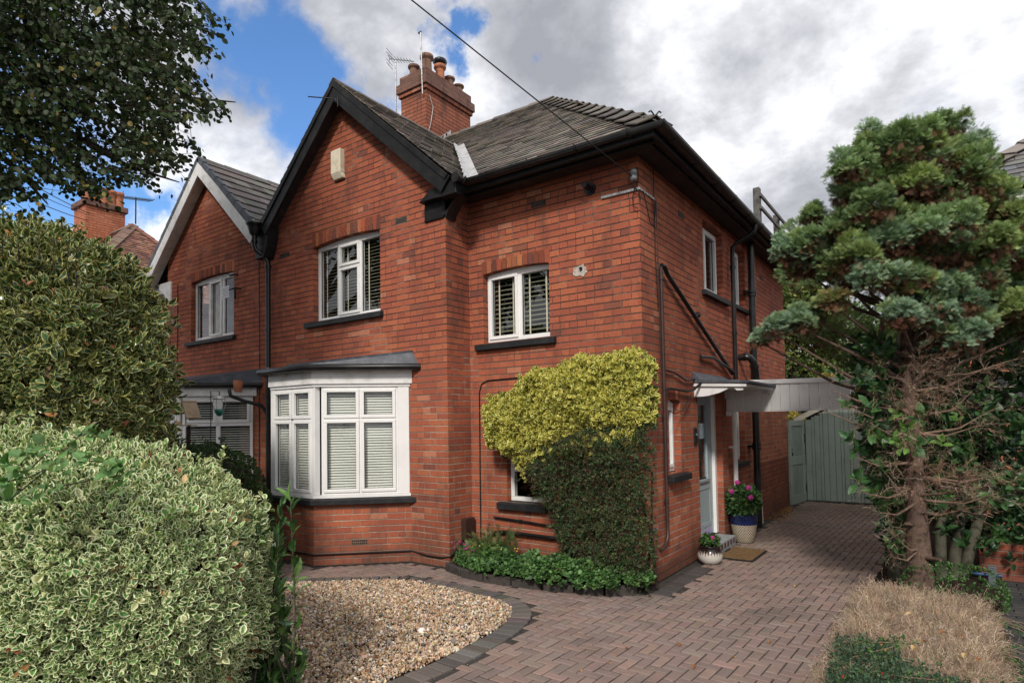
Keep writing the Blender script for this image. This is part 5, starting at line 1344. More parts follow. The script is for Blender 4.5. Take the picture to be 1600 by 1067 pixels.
q = MB(); e = [(-9.75, GY), (-8.76, BY-.12), (-7.66, BY-.12), (-6.70, GY)]; f_ = [(-9.5, GY), (-8.7, GY), (-7.7, GY), (-6.75, GY)]
for k in range(3): q.quad((*e[k], 2.60), (*e[k+1], 2.60), (f_[k+1][0], GY-.01, 2.84), (f_[k][0], GY-.01, 2.84)); q.quad((*e[k+1], 2.55), (*e[k], 2.55), (*e[k], 2.60), (*e[k+1], 2.60)); q.quad((*e[k], 2.552), (*e[k+1], 2.552), (f_[k+1][0], GY, 2.552), (f_[k][0], GY, 2.552))
q.build('bay_roof', 'lead', nb)
q = MB(); q.tube([(*e[0], 2.56), (*e[1], 2.56), (*e[2], 2.56), (*e[3], 2.56)], .045, 8); q.build('bay_gutter', 'black_plastic', nb)
q = MB(); q.lathe([(.06, 0), (.07, .1), (.078, .19), (.07, .19)], (-6.62, -.95, 2.42), 14); 
pp = thing('clay_pot', 'small terracotta clay pot wedged on the gutter between the two bays', 'pot', (-6.62, -.95, 2.42)); q.build('pot', 'terracotta', pp)
# bird house on a pole and hanging glass feeder
bh = thing('bird_house', 'weathered wooden bird table roof tilted in front of the neighbour bay', 'bird house', (-5.9, -2.1, 0))
q = MB(); q.tube([(-5.9, -2.1, 0), (-5.9, -2.1, 1.9)], .025, 8); q.build('pole', 'bark_dark', bh)
q = MB(); q.prism([(-6.02, -2.2, 2.06), (-5.90, -2.2, 2.24), (-5.87, -2.2, 2.225), (-5.985, -2.2, 2.045)], (0, .2, 0)); q.prism([(-5.90, -2.2, 2.24), (-5.75, -2.2, 1.99), (-5.78, -2.2, 1.975), (-5.915, -2.2, 2.21)], (0, .2, 0)); q.build('roof', 'wood_box', bh, .004)
q = MB(); q.box(-5.98, -5.82, -2.19, -2.02, 1.88, 1.895); q.box(-5.97, -5.955, -2.18, -2.165, 1.895, 2.08); q.box(-5.845, -5.83, -2.18, -2.165, 1.895, 2.06); q.build('tray', 'wood_box', bh)
fd = thing('bird_feeder', 'small hanging bird feeder with silver cap and green bowl', 'bird feeder', (-5.28, -2.0, 2.1))
q = MB(); q.lathe([(0, .19), (.05, .18), (.085, .14), (.08, .135)], (-5.28, -2.0, 2.1), 20); q.build('cap', 'galv', fd)
q = MB(); q.lathe([(0, -.10), (.03, -.085), (.06, -.04), (.068, .0), (.06, .0)], (-5.28, -2.0, 2.1), 20); q.build('bowl', 'feeder_green', fd)
q = MB()
for k in range(6): th = k*math.pi/3; q.tube([(-5.28+.06*math.cos(th), -2+.06*math.sin(th), 2.1), (-5.28+.08*math.cos(th), -2+.08*math.sin(th), 2.17), (-5.28+.06*math.cos(th), -2+.06*math.sin(th), 2.24)], .004, 4)
q.build('cage', 'galv', fd); q = MB(); q.tube([(-5.28, -2, 2.28), (-5.28, -2, 2.34), (-5.5, -2.0, 2.36), (-5.5, -2, 0)], .007, 6); q.build('hanger_pole', 'black_iron', fd)

# ------------------------------------------------------------------ far left house (hip roof and chimney)
fh = thing('tiled_roof_house', 'distant house with brown red tiled hip roof and orange brick chimney behind the holly', 'house', (-20, 4, 0))
O_ = at(205, 352, 20)   # ridge end
q = MB(); q.box(-30, -16.4, .05, 4.95, 0, 5.6); q.build('wall', 'brick', fh)
rt_ = arr(-18.85, 2.5, 8.55)
ex, ey, ez = -16.05, -.3, 5.65
def slope_tiles(par, p_low, ut, vlen_vec, poly, w, g_, th, cols, mt):
    vv = np.array(vlen_vec, float); L = np.linalg.norm(vv); vv /= L; ut = np.array(ut, float); nn = np.cross(ut, vv); nn = nn if nn[2] > 0 else -nn
    return tiles('roof_tiles', p_low, ut, vv, nn, [(a, b_*L) for a, b_ in poly], w, g_, th, cols, mt, par)
RT = [(.26, .13, .09), (.21, .105, .08), (.30, .16, .11), (.17, .095, .075)]
slope_tiles(fh, (0, ey, ez), (1, 0, 0), (0, rt_[1]-ey, rt_[2]-ez), [(-30, 0), (ex, 0), (rt_[0], 1), (-30, 1)], .17, .11, .012, RT, 'tile_plain')
slope_tiles(fh, (ex, 0, ez), (0, 1, 0), (rt_[0]-ex, 0, rt_[2]-ez), [(ey, 0), (2*rt_[1]-ey, 0), (rt_[1], 1)], .17, .11, .012, RT, 'tile_plain')
ridge(rt_, (ex, ey, ez), .1, .4, fh, wing=.2, lap=.01, cols=((.20, .13, .10),), ang=R(25)); ridge(rt_, (-30, rt_[1], rt_[2]), .1, .4, fh, wing=.2, lap=.01, cols=((.2, .15, .12),))
ridge(rt_, (ex, 2*rt_[1]-ey, ez), .1, .4, fh, wing=.2, lap=.01, cols=((.26, .12, .08),), ang=R(25))
cA = arr(-21.1, 1.75, 0)
q = MB(); q.box(cA[0]-.1, cA[0]+.85, cA[1]-.1, cA[1]+1.1, 6.6, 9.3); q.build('chimney', 'brick_orange', fh)
q = MB(); q.box(cA[0]-.18, cA[0]+.93, cA[1]-.18, cA[1]+1.18, 9.3, 9.5); q.build('chimney_cap', 'brick_crown', fh, .03)
for k in range(5):
    q = MB(); q.lathe([(.17, 0), (.15, .3), (.15, .42), (.185, .45), (.185, .55), (.14, .56)], (cA[0]+.60, cA[1]+.02+.24*k, 9.5), 14); q.build('chimney_pot', 'terracotta', fh)
q = MB(); a_ = at(212, 350, 21.5); q.tube([a_, a_+arr(0, 0, .95)], .025, 6); tA = thing('tv_aerial', 'long rooftop aerial beside the distant orange chimney', 'aerial', tuple(a_), 'roof aerials'); q.build('mast', 'black_iron', tA)
q = MB(); c0 = a_+arr(0, 0, .9); dd = RV*1.0+arr(0, 0, -.12); q.tube([c0-dd*.45, c0+dd*.6], .018, 5)
for k in range(12): pz = c0-dd*.42+dd*(k*.088); q.tube([pz-arr(0, .12, .08), pz+arr(0, .12, .08)], .01, 4)
q.tube([c0-dd*.45-arr(0, 0, .2), c0-dd*.45+arr(0, 0, .22)], .012, 4); q.build('elements', 'black_iron', tA)

# ------------------------------------------------------------------ right neighbour
rn = thing('slate_roof_house', 'neighbouring brick house with grey slate hip roof seen behind the trees on the right', 'house', (6, 7, 0))
q = MB(); q.quad((2.95, 5.6, 0), (11, 5.6, 0), (11, 5.6, 5.2), (2.95, 5.6, 5.2)); q.quad((2.95, 13, 0), (2.95, 5.6, 0), (2.95, 5.6, 5.2), (2.95, 13, 5.2)); q.build('wall', 'brick_orange', rn)
SG = [(.13, .125, .128), (.15, .143, .145), (.11, .106, .11), (.17, .16, .16)]
rl = arr(2.6, 5.2, 5.2); rp = arr(6.0, 9.1, 8.0)
slope_tiles(rn, (0, 5.2, 5.2), (1, 0, 0), (0, 3.9, 2.9), [(2.6, 0), (11, 0), (11, 1), (6.0, 1)], .30, .20, .01, SG, 'slate')
slope_tiles(rn, (2.6, 0, 5.2), (0, 1, 0), (3.4, 0, 2.9), [(5.2, 0), (13, 0), (9.1, 1)], .30, .20, .01, SG, 'slate')
ridge((6.0, 9.1, 8.1), (2.6, 5.2, 5.22), .1, .45, rn, wing=.24, lap=.02, ang=R(22), cols=((.2, .17, .15), (.17, .15, .135)))
q = MB(); q.box(2.6, 11, 5.16, 5.2, 5.05, 5.2); q.build('fascia', 'white_wood', rn); half_gutter([(2.5, 5.1, 5.2), (11, 5.1, 5.2)], .06, rn).build('gutter', 'black_plastic', rn)
q = MB(); q.mesh([(2.6, 5.2, 5.06), (11, 5.2, 5.06), (11, 5.6, 5.06), (2.6, 5.6, 5.06)], [(0, 1, 2, 3)]); q.build('soffit', 'white_wood', rn)
window.blmat = 'slat_cream'
q = MB(); q.box(3.72, 4.98, 5.59, 5.597, 3.42, 4.58); q.box(3.72, 5.18, 5.59, 5.597, .92, 2.28); q.build('dark_backing', 'room_dark', rn)  # flat dark plates behind the panes, unlit rooms put into their colour
window(rn, (3.7, 5.515, 3.4), (1, 0, 0), (0, -1, 0), 1.3, 1.2, [('v', .65, .05, 1.15, .06)], panes=[(.05, .62, .05, 1.15, False), (.68, 1.25, .05, 1.15, False)], dark=False)
window(rn, (3.7, 5.515, .9), (1, 0, 0), (0, -1, 0), 1.5, 1.4, [('v', .75, .05, 1.35, .06)], panes=[(.05, .72, .05, 1.35, False), (.78, 1.45, .05, 1.35, False)], dark=False)
lw = MB(); lw.box(3.0, 9, 2.35, 2.57, 0, .42); o = lw.build('garden_wall', 'brick', bevel=.008); tag(o, 'low red brick garden wall behind the dark paved path on the right', 'wall')
q = MB(); q.box(3.06, 3.13, 1.86, 1.92, 0, .24); o = q.build('short_post', 'house_sign', bevel=.004); tag(o, 'short slate grey post standing at the path edge below the laurel', 'post')
q = MB(); q.tube([(2.5, 2.32, .06), (2.8, 2.3, .06), (3.2, 2.31, .06)], .02, 8)
simple('hose_blue', (.02, .06, .2), .4, .5)
o = q.build('garden_hose', 'hose_blue'); tag(o, 'blue garden hose lying along the foot of the low wall', 'hose')

# ================================================================== vegetation
LEAF = leaf_tpl(.5); LEAF_E = leaf_tpl(.6, .18, .14); LEAF_H = leaf_tpl(.42, .16, .14); LEAF_W = leaf_tpl(.72, .13, .06); LEAF_N = leaf_tpl(.34, .1, .12); LEAF_R = leaf_tpl(.85, .08, .05); SM = leaf_small(.6)
FR = [frond_tpl(7, k) for k in range(3)]
def rosettes(name, tips, nrm, k, ls, cols, mt, tpl=LEAF, parent=None, spread=(.5, 1.25), var=.15, w=None, jit=.25, up=.15):
    n = len(tips); d = unit(nrm+rng.normal(0, jit, (n, 3))+arr(0, 0, up))
    a = unit(np.cross(d, rdir(n))); b_ = np.cross(d, a)
    ph = rng.uniform(0, 6.28, n)
    P, D, Uu, S_, C_ = [], [], [], [], []
    tc = palette(n, cols, var, w); tsz = rng.uniform(.8, 1.15, n)
    for j in range(k):
        th = ph+j*2.4+rng.normal(0, .2, n); sp = spread[0]+(spread[1]-spread[0])*(j/max(1, k-1))+rng.normal(0, .15, n)
        rad = a*np.cos(th)[:, None]+b_*np.sin(th)[:, None]
        dd = d*np.cos(sp)[:, None]+rad*np.sin(sp)[:, None]
        uu = d*np.sin(sp)[:, None]-rad*np.cos(sp)[:, None]
        P.append(tips-d*(j*ls*.16)); D.append(dd); Uu.append(unit(uu+rng.normal(0, .2, (n, 3)))); S_.append(ls*rng.uniform(.5, 1.2, n)*tsz); C_.append(tc*rng.uniform(.8, 1.2, (n, 1)))
    return scatter(name, tpl, np.concatenate(P), np.concatenate(D), np.concatenate(Uu), np.concatenate(S_), np.concatenate(C_), mt, parent)
def superell(n, c, a, e, lumpa=.05, lf=2.0, zmin=0, seed=1, bias=None):
    """points and normals on a lumpy super-ellipsoid"""
    d = rdir(n*3)*np.array([1, 1, 1.]); a = np.array(a)
    s_ = (np.abs(d[:, 0])**e+np.abs(d[:, 1])**e+np.abs(d[:, 2])**e)**(-1/e)
    p = d*s_[:, None]; nr_ = np.sign(p)*np.abs(p)**(e-1)/a; area = np.linalg.norm(nr_, axis=1)*s_**2; nr_ = unit(nr_)
    keep = rng.random(len(p)) < area/area.max()*1.6
    p, nr_ = p[keep]*a, nr_[keep]
    p = p+nr_*(lump(p+np.array(c), lf, seed)*lumpa)[:, None]+np.array(c)
    ok = p[:, 2] > zmin
    if bias is not None: ok &= rng.random(len(p)) < bias(p)
    p, nr_ = p[ok], nr_[ok]
    return p[:n], nr_[:n]
def core(name, c, a, e, parent, mt='bark_dark', f=.86, zmin=0.0):  # dark solid fill behind the leaves, interior shade put into its colour
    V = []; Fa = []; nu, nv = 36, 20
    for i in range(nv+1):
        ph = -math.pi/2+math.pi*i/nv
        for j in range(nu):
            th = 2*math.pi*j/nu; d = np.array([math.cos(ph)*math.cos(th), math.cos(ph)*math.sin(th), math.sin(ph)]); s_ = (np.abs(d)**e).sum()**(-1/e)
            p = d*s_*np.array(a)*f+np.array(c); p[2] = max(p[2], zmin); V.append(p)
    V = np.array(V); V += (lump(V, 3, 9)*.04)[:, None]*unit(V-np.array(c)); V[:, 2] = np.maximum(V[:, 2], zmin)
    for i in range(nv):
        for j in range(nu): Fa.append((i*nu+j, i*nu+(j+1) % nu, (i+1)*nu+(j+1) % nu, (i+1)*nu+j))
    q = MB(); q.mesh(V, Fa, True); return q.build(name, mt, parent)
def twig_tpl(n=5, seed=1, wd=.012, L=.55, sp=.7):
    rg = np.random.default_rng(seed); V = []; Q = []
    def seg(p, d, l, w):
        d = d/np.linalg.norm(d); s_ = np.cross(d, rg.normal(size=3)); s_ /= np.linalg.norm(s_); e = p+d*l+rg.normal(0, l*.08, 3)
        i = len(V); V.extend([p-s_*w, p+s_*w, e+s_*w*.4, e-s_*w*.4]); Q.append((i, i+1, i+2, i+3)); return e
    p = np.zeros(3); d = np.array([0, 1., 0])
    for k in range(n):
        q_ = seg(p, d+rg.normal(0, .15, 3), 1/n, wd*(1-.6*k/n))
        for _ in range(1+(k > 0)): seg(q_, d+np.array([rg.normal(0, sp), 0, rg.normal(0, sp)]), L*(1-k/n*.6)*rg.uniform(.5, 1), wd*.6)
        p = q_; d = d+rg.normal(0, .12, 3)
    V = np.array(V); return V, np.array(Q), np.zeros((0, 3), int), np.zeros((len(V), 2))
TW = [twig_tpl(5, k) for k in range(3)]

# ---- clipped variegated hedge, front left
HC, HA, HE = (-3.06, -4.78, .85), (2.50, 1.0, .90), 2.75
hedge = thing('variegated_hedge', 'large clipped hedge of small cream edged green leaves in the left foreground', 'hedge', (-2.4, -4.75, 0))
hb = lambda p: np.where((p[:, 1] > -4.55) & (p[:, 0] < -1.2), .25, 1.0)*np.where(p[:, 0] < -3.4, .25, 1)*np.where(p[:, 2] < .4, .4, 1)
tp, tn_ = superell(13500, HC, HA, HE, .10, 2.6, .15, 3, hb); tp = tp+tn_*rng.normal(0, .022, (len(tp), 1))
ecol = [(.07, .17, .05), (.11, .25, .07), (.04, .11, .035), (.16, .32, .09), (.44, .49, .24)]
rosettes('foliage', tp, tn_, 5, .048, ecol, 'leaf_euonymus', LEAF_E, hedge, (.25, 1.35), w=[.32, .28, .2, .13, .07])
t2, n2_ = superell(5200, HC, tuple(x-.07 for x in HA), HE, .07, 2.2, .15, 3, hb)
rosettes('foliage', t2, n2_, 5, .055, [(.05, .12, .04), (.08, .17, .06)], 'leaf_euonymus', LEAF_W, hedge, (.4, 1.4), jit=.7)
core('solid_core', HC, HA, HE, hedge, f=.88)
sp_h, q = [], MB()
for k in range(150):
    i_ = int(rng.integers(0, len(tp)))
    if tp[i_][2] < .8 and rng.random() < .5: continue
    d = unit((tn_[i_]*.8+arr(rng.normal(0, .3), rng.normal(0, .3), .7))[None])[0]; L = rng.uniform(.05, .16); e = tp[i_]+d*L; q.tube([tp[i_]-d*.05, e], .003, 4)
    for s_ in np.linspace(.2, 1, 4): sp_h.append(tp[i_]+d*L*s_)
tag(q.build('stray_twigs', 'bark_green', hedge), kind='stuff'); sp_h = np.array(sp_h); rosettes('foliage', sp_h, np.tile([0, 0, 1.], (len(sp_h), 1)), 3, .05, ecol, 'leaf_euonymus', LEAF_W, hedge, (.5, 1.3), jit=.3)
# brown dead leaves caught in the hedge
tp3, tn3 = superell(260, HC, tuple(x+.0 for x in HA), HE, .07, 2.2, .3, 3, hb)
rosettes('dead_leaves', tp3, tn3, 2, .055, [(.35, .16, .07), (.45, .30, .15), (.5, .4, .22), (.3, .08, .04)], 'leaf', LEAF, hedge)
# soft bright green climber leaves over the crest
cl = []
for (px, py, d) in ((10, 700, 2.75), (40, 692, 2.8), (70, 700, 2.75), (55, 725, 2.62), (20, 735, 2.62), (95, 712, 2.72), (110, 690, 2.8), (150, 712, 2.75), (165, 722, 2.7), (185, 712, 2.75), (200, 720, 2.75), (75, 745, 2.6), (30, 760, 2.6), (135, 660, 3.0), (165, 665, 3.0), (120, 700, 2.75), (60, 685, 2.9), (180, 735, 2.7)):
    for _ in range(3): cl.append(at(px+rng.normal(0, 12), py+18+rng.normal(0, 7), d+.18))
cl = np.array(cl)
climb = thing('broad_leaf_climber', 'soft bright green climber leaves sprawling over the crest of the variegated hedge', 'climber', (-.9, -5.2, 1.7))
rosettes('foliage', cl, np.tile([.2, -.5, .8], (len(cl), 1)), 3, .062, [(.12, .23, .07), (.09, .18, .06), (.16, .28, .10)], 'leaf', LEAF_W, climb, (.8, 1.5))
q = MB()
for k in range(0, len(cl)-6, 6): q.tube([cl[k], (cl[k]+cl[k+3])/2-arr(0, 0, .02), cl[k+3]], .003, 5)
q.build('stem', 'bark_dark', climb)

# ---- tall variegated holly behind it
LC, LA, LE = (-4.74, -4.22, 1.64), (1.64, 1.02, 2.17), 2.3
holly = thing('holly_bush', 'tall rounded variegated holly bush with glossy yellow edged leaves behind the clipped hedge', 'bush', (LC[0], LC[1], 0))
hb2 = lambda p: np.where((p[:, 1] > LC[1]+.5) & (p[:, 0] < LC[0]+.6), .2, 1.0)*np.where(p[:, 0] < LC[0]-.9, .35, 1)*np.where(p[:, 2] < .8, .3, 1)
tp, tn_ = superell(5200, LC, LA, LE, .20, 2.2, .2, 8, hb2); tp = tp+tn_*rng.normal(0, .06, (len(tp), 1))
hcol = [(.035, .08, .03), (.055, .11, .035), (.025, .055, .025), (.08, .125, .045), (.13, .15, .04)]
rosettes('foliage', tp, tn_, 6, .105, hcol, 'leaf_holly', LEAF_H, holly, (.35, 1.4), jit=.5, w=[.3, .25, .25, .12, .08])
t2, n2_ = superell(3200, LC, tuple(x-.14 for x in LA), LE, .22, 1.8, .2, 8, hb2)
rosettes('foliage', t2, n2_, 5, .10, hcol, 'leaf_holly', LEAF_H, holly, (.4, 1.5), jit=.8)
tp3, tn3 = superell(170, LC, LA, LE, .22, 1.8, .3, 8, hb2)
rosettes('dead_leaves', tp3, tn3, 3, .07, [(.40, .18, .07), (.35, .22, .12), (.32, .09, .05)], 'leaf', LEAF, holly)
core('solid_core', LC, LA, LE, holly, f=.80)
q = MB()
sh = []
for (px, py, d) in ((62, 340, 5.0), (108, 375, 5.0), (30, 345, 5.0), (120, 385, 5.1), (5, 330, 5), (85, 362, 5)):
    t_ = at(px, py, d); q.tube([t_-arr(0, 0, .35), t_-arr(0.01, 0, .1), t_], .006, 5)
    for k in range(5): sh.append(t_-arr(0, 0, .06*k))
q.build('stem', 'bark_dark', holly); sh = np.array(sh); rosettes('foliage', sh, np.tile([0, 0, 1.], (len(sh), 1)), 3, .075, hcol, 'leaf_holly', LEAF, holly, (.5, 1.2))

# ---- laurel shoots between hedge and gravel
lsh = thing('laurel_bush', 'dark green narrow leaved laurel shoots at the right hand end of the variegated hedge', 'bush', tuple(at(425, 1000, 4.0)*arr(1, 1, 0)))
base = np.array(lsh.location); q = MB(); pts_ = []; nn_s = []
for k in range(26):
    tip = at(rng.uniform(385, 440), rng.uniform(755, 1000), rng.uniform(3.8, 4.3)); b0 = base+arr(rng.normal(0, .1), rng.normal(0, .1), 0)
    if k in (0, 1): tip = at(440+k*14, 790-k*10, 3.8)
    mid = (b0+tip)/2+rng.normal(0, .03, 3); q.tube([b0, mid, tip], [.008, .006, .003], 5)
    for s_ in np.linspace(.1, 1, 9): pts_.append(mid+(tip-mid)*s_); nn_s.append(tip-mid+arr(0, 0, .3))
    for s_ in np.linspace(.25, 1, 6): pts_.append(b0+(mid-b0)*s_+rng.normal(0, .03, 3)); nn_s.append(rng.normal(0, .4, 3)+arr(0, 0, .6))
q.build('stem', 'bark_green', lsh)
rosettes('foliage', np.array(pts_), unit(np.array(nn_s)), 3, .115, [(.04, .10, .025), (.06, .14, .03), (.03, .075, .02), (.12, .22, .06)], 'leaf_glossy', LEAF_N, lsh, (.35, .9))

# ---- golden euonymus and dark cotoneaster on the wall
def wall_shrub(poly, n, ymin, ydep, name_seed, edge=.22):
    xs = [p[0] for p in poly]; zs = [p[1] for p in poly]; P = np.zeros((0, 2))
    while len(P) < n:
        x = rng.uniform(min(xs), max(xs), n); z = rng.uniform(min(zs), max(zs), n); j = lump(np.stack([x, z*1.0, x*0], 1), 6, name_seed)*.06+rng.normal(0, .025, n); j2 = lump(np.stack([x, z*1.0, x*0], 1), 9, name_seed+9)*.05
        ok = inpoly(x+j, z+j2, poly); P = np.concatenate([P, np.stack([x, z], 1)[ok]])
    P = P[:n]; pl_ = np.array(poly); dm = np.full(n, 9.)
    for a, b_ in zip(pl_, np.roll(pl_, -1, 0)):
        d = b_-a; t = np.clip(((P-a)@d)/(d@d), 0, 1); dm = np.minimum(dm, np.hypot(*(P-a-t[:, None]*d).T))
    prof = np.sqrt(np.clip(1-(1-np.clip(dm/edge, 0, 1))**2, 0, 1))
    lm = lump(np.stack([P[:, 0], P[:, 1], P[:, 0]*0], 1), 4, name_seed+2)
    l2 = lump(np.stack([P[:, 0], P[:, 1], P[:, 0]*0], 1), 13, name_seed+5)
    y = ymin-ydep*prof*(1+.26*lm+.24*l2)-rng.uniform(-.03, .05, n)
    cen = pl_.mean(0); out = unit(np.stack([(P[:, 0]-cen[0]), np.zeros(n), (P[:, 1]-cen[1])], 1))
    nr_ = unit(arr(0, -1, .25)[None]*(.35+prof)[:, None]+out*(1.1-prof)[:, None])
    return np.stack([P[:, 0], y, P[:, 1]], 1), nr_
IV = [(-2.06, 2.03), (-2.02, 1.52), (-1.83, 1.50), (-1.70, 1.42), (-1.34, 1.42), (-1.0, 1.50), (-.72, 1.6), (-.31, 1.7), (.17, 1.80), (.20, 2.17), (.17, 2.52), (.0, 2.62), (-.2, 2.64), (-.45, 2.56), (-.69, 2.63), (-.9, 2.53), (-1.13, 2.50), (-1.35, 2.47), (-1.45, 2.36), (-1.60, 2.33), (-1.74, 2.16), (-1.88, 2.22), (-2.02, 2.12)]
CT = [(-1.20, 1.6), (-.71, 1.8), (.16, 1.86), (.17, 1.02), (.16, .42), (.08, .10), (-.50, .15), (-.91, .33), (-1.08, .79), (-1.22, 1.0), (-1.45, 1.30), (-1.62, 1.45), (-1.4, 1.5)]
iv = thing('golden_euonymus', 'yellow and green variegated euonymus bushed out against the brick wall', 'shrub', (-.9, -.2, 0))
gp_, gn_ = wall_shrub(IV, 3900, -.10, .30, 4)
gcol = [(.30, .32, .06), (.15, .23, .04), (.46, .43, .09), (.07, .15, .03), (.04, .10, .025)]
rosettes('foliage', gp_, gn_, 5, .055, gcol, 'leaf_gold', LEAF_W, iv, (.35, 1.4), jit=.5, w=[.24, .22, .14, .22, .18])
_k = rng.integers(0, len(gp_), 520); mixp = np.stack([rng.uniform(-1.5, .05, 520), np.full(520, -.40)+rng.normal(0, .04, 520), 0*_k], 1)
mixp[:, 2] = np.interp(mixp[:, 0], [-1.5, -1.0, -.5, .15], [1.42, 1.52, 1.66, 1.8])-np.abs(rng.normal(0, .13, 520))*np.clip(.6+lump(mixp*arr(1, 0, 0), 9, 2), .1, 2)
rosettes('foliage', mixp, np.tile([0, -1., .2], (520, 1)), 5, .05, gcol, 'leaf_gold', LEAF_W, iv, (.35, 1.4), jit=.5)
gp2, gn2 = wall_shrub(IV, 2600, -.06, .24, 4); rosettes('foliage', gp2, gn2, 5, .045, gcol[2:]+gcol[3:], 'leaf', LEAF_W, iv, (.4, 1.5), jit=.8)
ct = thing('cotoneaster', 'dark small leaved wall shrub with red berries below the golden euonymus', 'shrub', (-.4, -.2, 0))
cp_, cn_ = wall_shrub(CT, 6800, -.12, .32, 11)
ccol = [(.05, .085, .035), (.07, .12, .045), (.035, .055, .028), (.10, .07, .045), (.12, .17, .06)]
rosettes('foliage', cp_, cn_, 4, .031, ccol, 'leaf', SM, ct, (.5, 1.4), jit=.9, w=[.34, .26, .22, .08, .10])
cp2, cn2 = wall_shrub(CT, 3500, -.06, .26, 11); rosettes('foliage', cp2, cn2, 4, .028, ccol, 'leaf', SM, ct, jit=.9)
cp3, cn3 = wall_shrub(CT, 900, -.14, .36, 11)
M_ = 900; scatter('twigs', TW[0], cp3, unit(cn3+rng.normal(0, .5, (M_, 3))+arr(0, 0, .2)), rdir(M_), rng.uniform(.07, .15, M_), palette(M_, [(.10, .06, .04), (.16, .10, .06)], .2), 'leaf', ct)
q = MB()
for p in cp_[:230]: q.lathe([(0, -.0045), (.0045, 0), (0, .0045)], p-arr(0, .02, 0), 6)
tag(q.build('berries', 'berry_red', ct), kind='stuff')
spg = []
for k in range(170):
    i_ = int(rng.integers(0, len(cp_))); d = unit((cn_[i_]*.6+arr(rng.normal(0, .7), -.35, rng.normal(-.1, .6)))[None])[0]; L = rng.uniform(.06, .17)
    for s_ in np.linspace(.1, 1, 9): spg.append(cp_[i_]+d*L*s_-arr(0, 0, .25*L*s_*s_))
spg = np.array(spg); rosettes('foliage', spg, rdir(len(spg)), 3, .028, ccol, 'leaf', SM, ct, jit=.7)
spg = []
for k in range(70):
    i_ = int(rng.integers(0, len(gp_))); d = unit((gn_[i_]*.7+arr(rng.normal(0, .5), -.3, rng.normal(.3, .5)))[None])[0]; L = rng.uniform(.05, .14)
    for s_ in np.linspace(.1, 1, 5): spg.append(gp_[i_]+d*L*s_)
spg = np.array(spg); rosettes('foliage', spg, rdir(len(spg)), 4, .046, gcol, 'leaf_gold', LEAF_W, iv, jit=.7)
q = MB()
for k in range(9):
    x = -.9+k*.13; q.tube([(x, -.1, .05), (x+rng.normal(0, .06), -.14, .6), (x+rng.normal(0, .15), -.15, 1.3)], [.02, .014, .008], 7)
q.build('stem', 'bark_dark', ct)
# ---- flower bed
def carpet(name, poly, n, h, ls, cols, tpl, mt, seed, label, cat, loc, mode='thing', up=1.0):
    xs = [p[0] for p in poly]; ys = [p[1] for p in poly]; x = rng.uniform(min(xs), max(xs), n*3); y = rng.uniform(min(ys), max(ys), n*3)
    ok = inpoly(x, y, poly); x, y = x[ok][:n], y[ok][:n]; pl_ = np.array(poly); dm = np.full(len(x), 9.)
    for a, b_ in zip(pl_, np.roll(pl_, -1, 0)):
        d = b_-a; t = np.clip(((x-a[0])*d[0]+(y-a[1])*d[1])/(d@d), 0, 1); dm = np.minimum(dm, np.hypot(x-a[0]-t*d[0], y-a[1]-t*d[1]))
    z = h*(.35+.65*np.sqrt(np.clip(dm/.16, 0, 1)))*(1+.3*lump(np.stack([x, y, x*0], 1), 6, seed))*rng.uniform(.75, 1.05, len(x))+.02
    P = np.stack([x, y, z], 1); t = thing(name, label, cat, loc)
    rosettes('foliage', P, np.tile([.05, -.35, up], (len(P), 1)), 4, ls, cols, mt, tpl, t, (.7, 1.5), jit=.35)
    return t, P
gcol2 = [(.075, .16, .045), (.10, .205, .06), (.05, .115, .035), (.13, .25, .08)]
carpet('hardy_geranium', [(-1.5, -.35), (-1.42, -.80), (-1.0, -.84), (-.6, -.76), (-.2, -.68), (.12, -.36), (.14, -.12), (-.3, -.2), (-.9, -.3)], 1500, .27, .045, gcol2, LEAF_R, 'leaf', 2, 'low mound of bright green round lobed leaves at the foot of the dark wall shrub', 'ground cover plant', (-.7, -.6, .05))
carpet('hardy_geranium', [(-2.42, -.45), (-2.3, -.64), (-2.0, -.72), (-1.7, -.86), (-1.42, -.82), (-1.4, -.3), (-1.9, -.15), (-2.4, -.2)], 1300, .30, .04, gcol2, LEAF_R, 'leaf', 5, 'leafy green mound with small pink and yellow flowers beside the gable corner', 'ground cover plant', (-2, -.5, .05))
tb = thing('feathery_plant', 'taller feathery olive green plant in the middle of the flower bed', 'plant', (-1.75, -.42, .05)); pts_ = []; dd_ = []
for k in range(60):
    b0 = arr(-1.75+rng.normal(0, .16), -.42+rng.normal(0, .07), .1); d = unit((arr(rng.normal(0, .5), rng.normal(-.15, .3), 1))[None])[0]
    for s_ in np.linspace(.1, .42+rng.uniform(0, .12), 7): pts_.append(b0+d*s_+arr(0, 0, -.25*s_*s_)); dd_.append(d)
n_ = len(pts_); scatter('foliage', FR[0], np.array(pts_), unit(np.array(dd_)+rng.normal(0, .4, (n_, 3))), rdir(n_), rng.uniform(.06, .11, n_), palette(n_, [(.09, .14, .04), (.14, .17, .06), (.06, .10, .03), (.2, .18, .08)], .2), 'leaf', tb)
fl1 = MB(); fl2 = MB()
for k in range(14):
    flower(fl1, (rng.uniform(-2.35, -1.95), rng.uniform(-.66, -.55), rng.uniform(.30, .38)), .016, 5)
    flower(fl2, (rng.uniform(-2.2, -1.3), rng.uniform(-.7, -.5), rng.uniform(.33, .42)), .010, 5)
gq_ = [o for o in bpy.data.objects if o.name.startswith('hardy_geranium')][1]
tag(fl1.build('pink_flowers', 'flower_pink', gq_), kind='stuff'); tag(fl2.build('yellow_flowers', 'flower_yellow', gq_), kind='stuff')

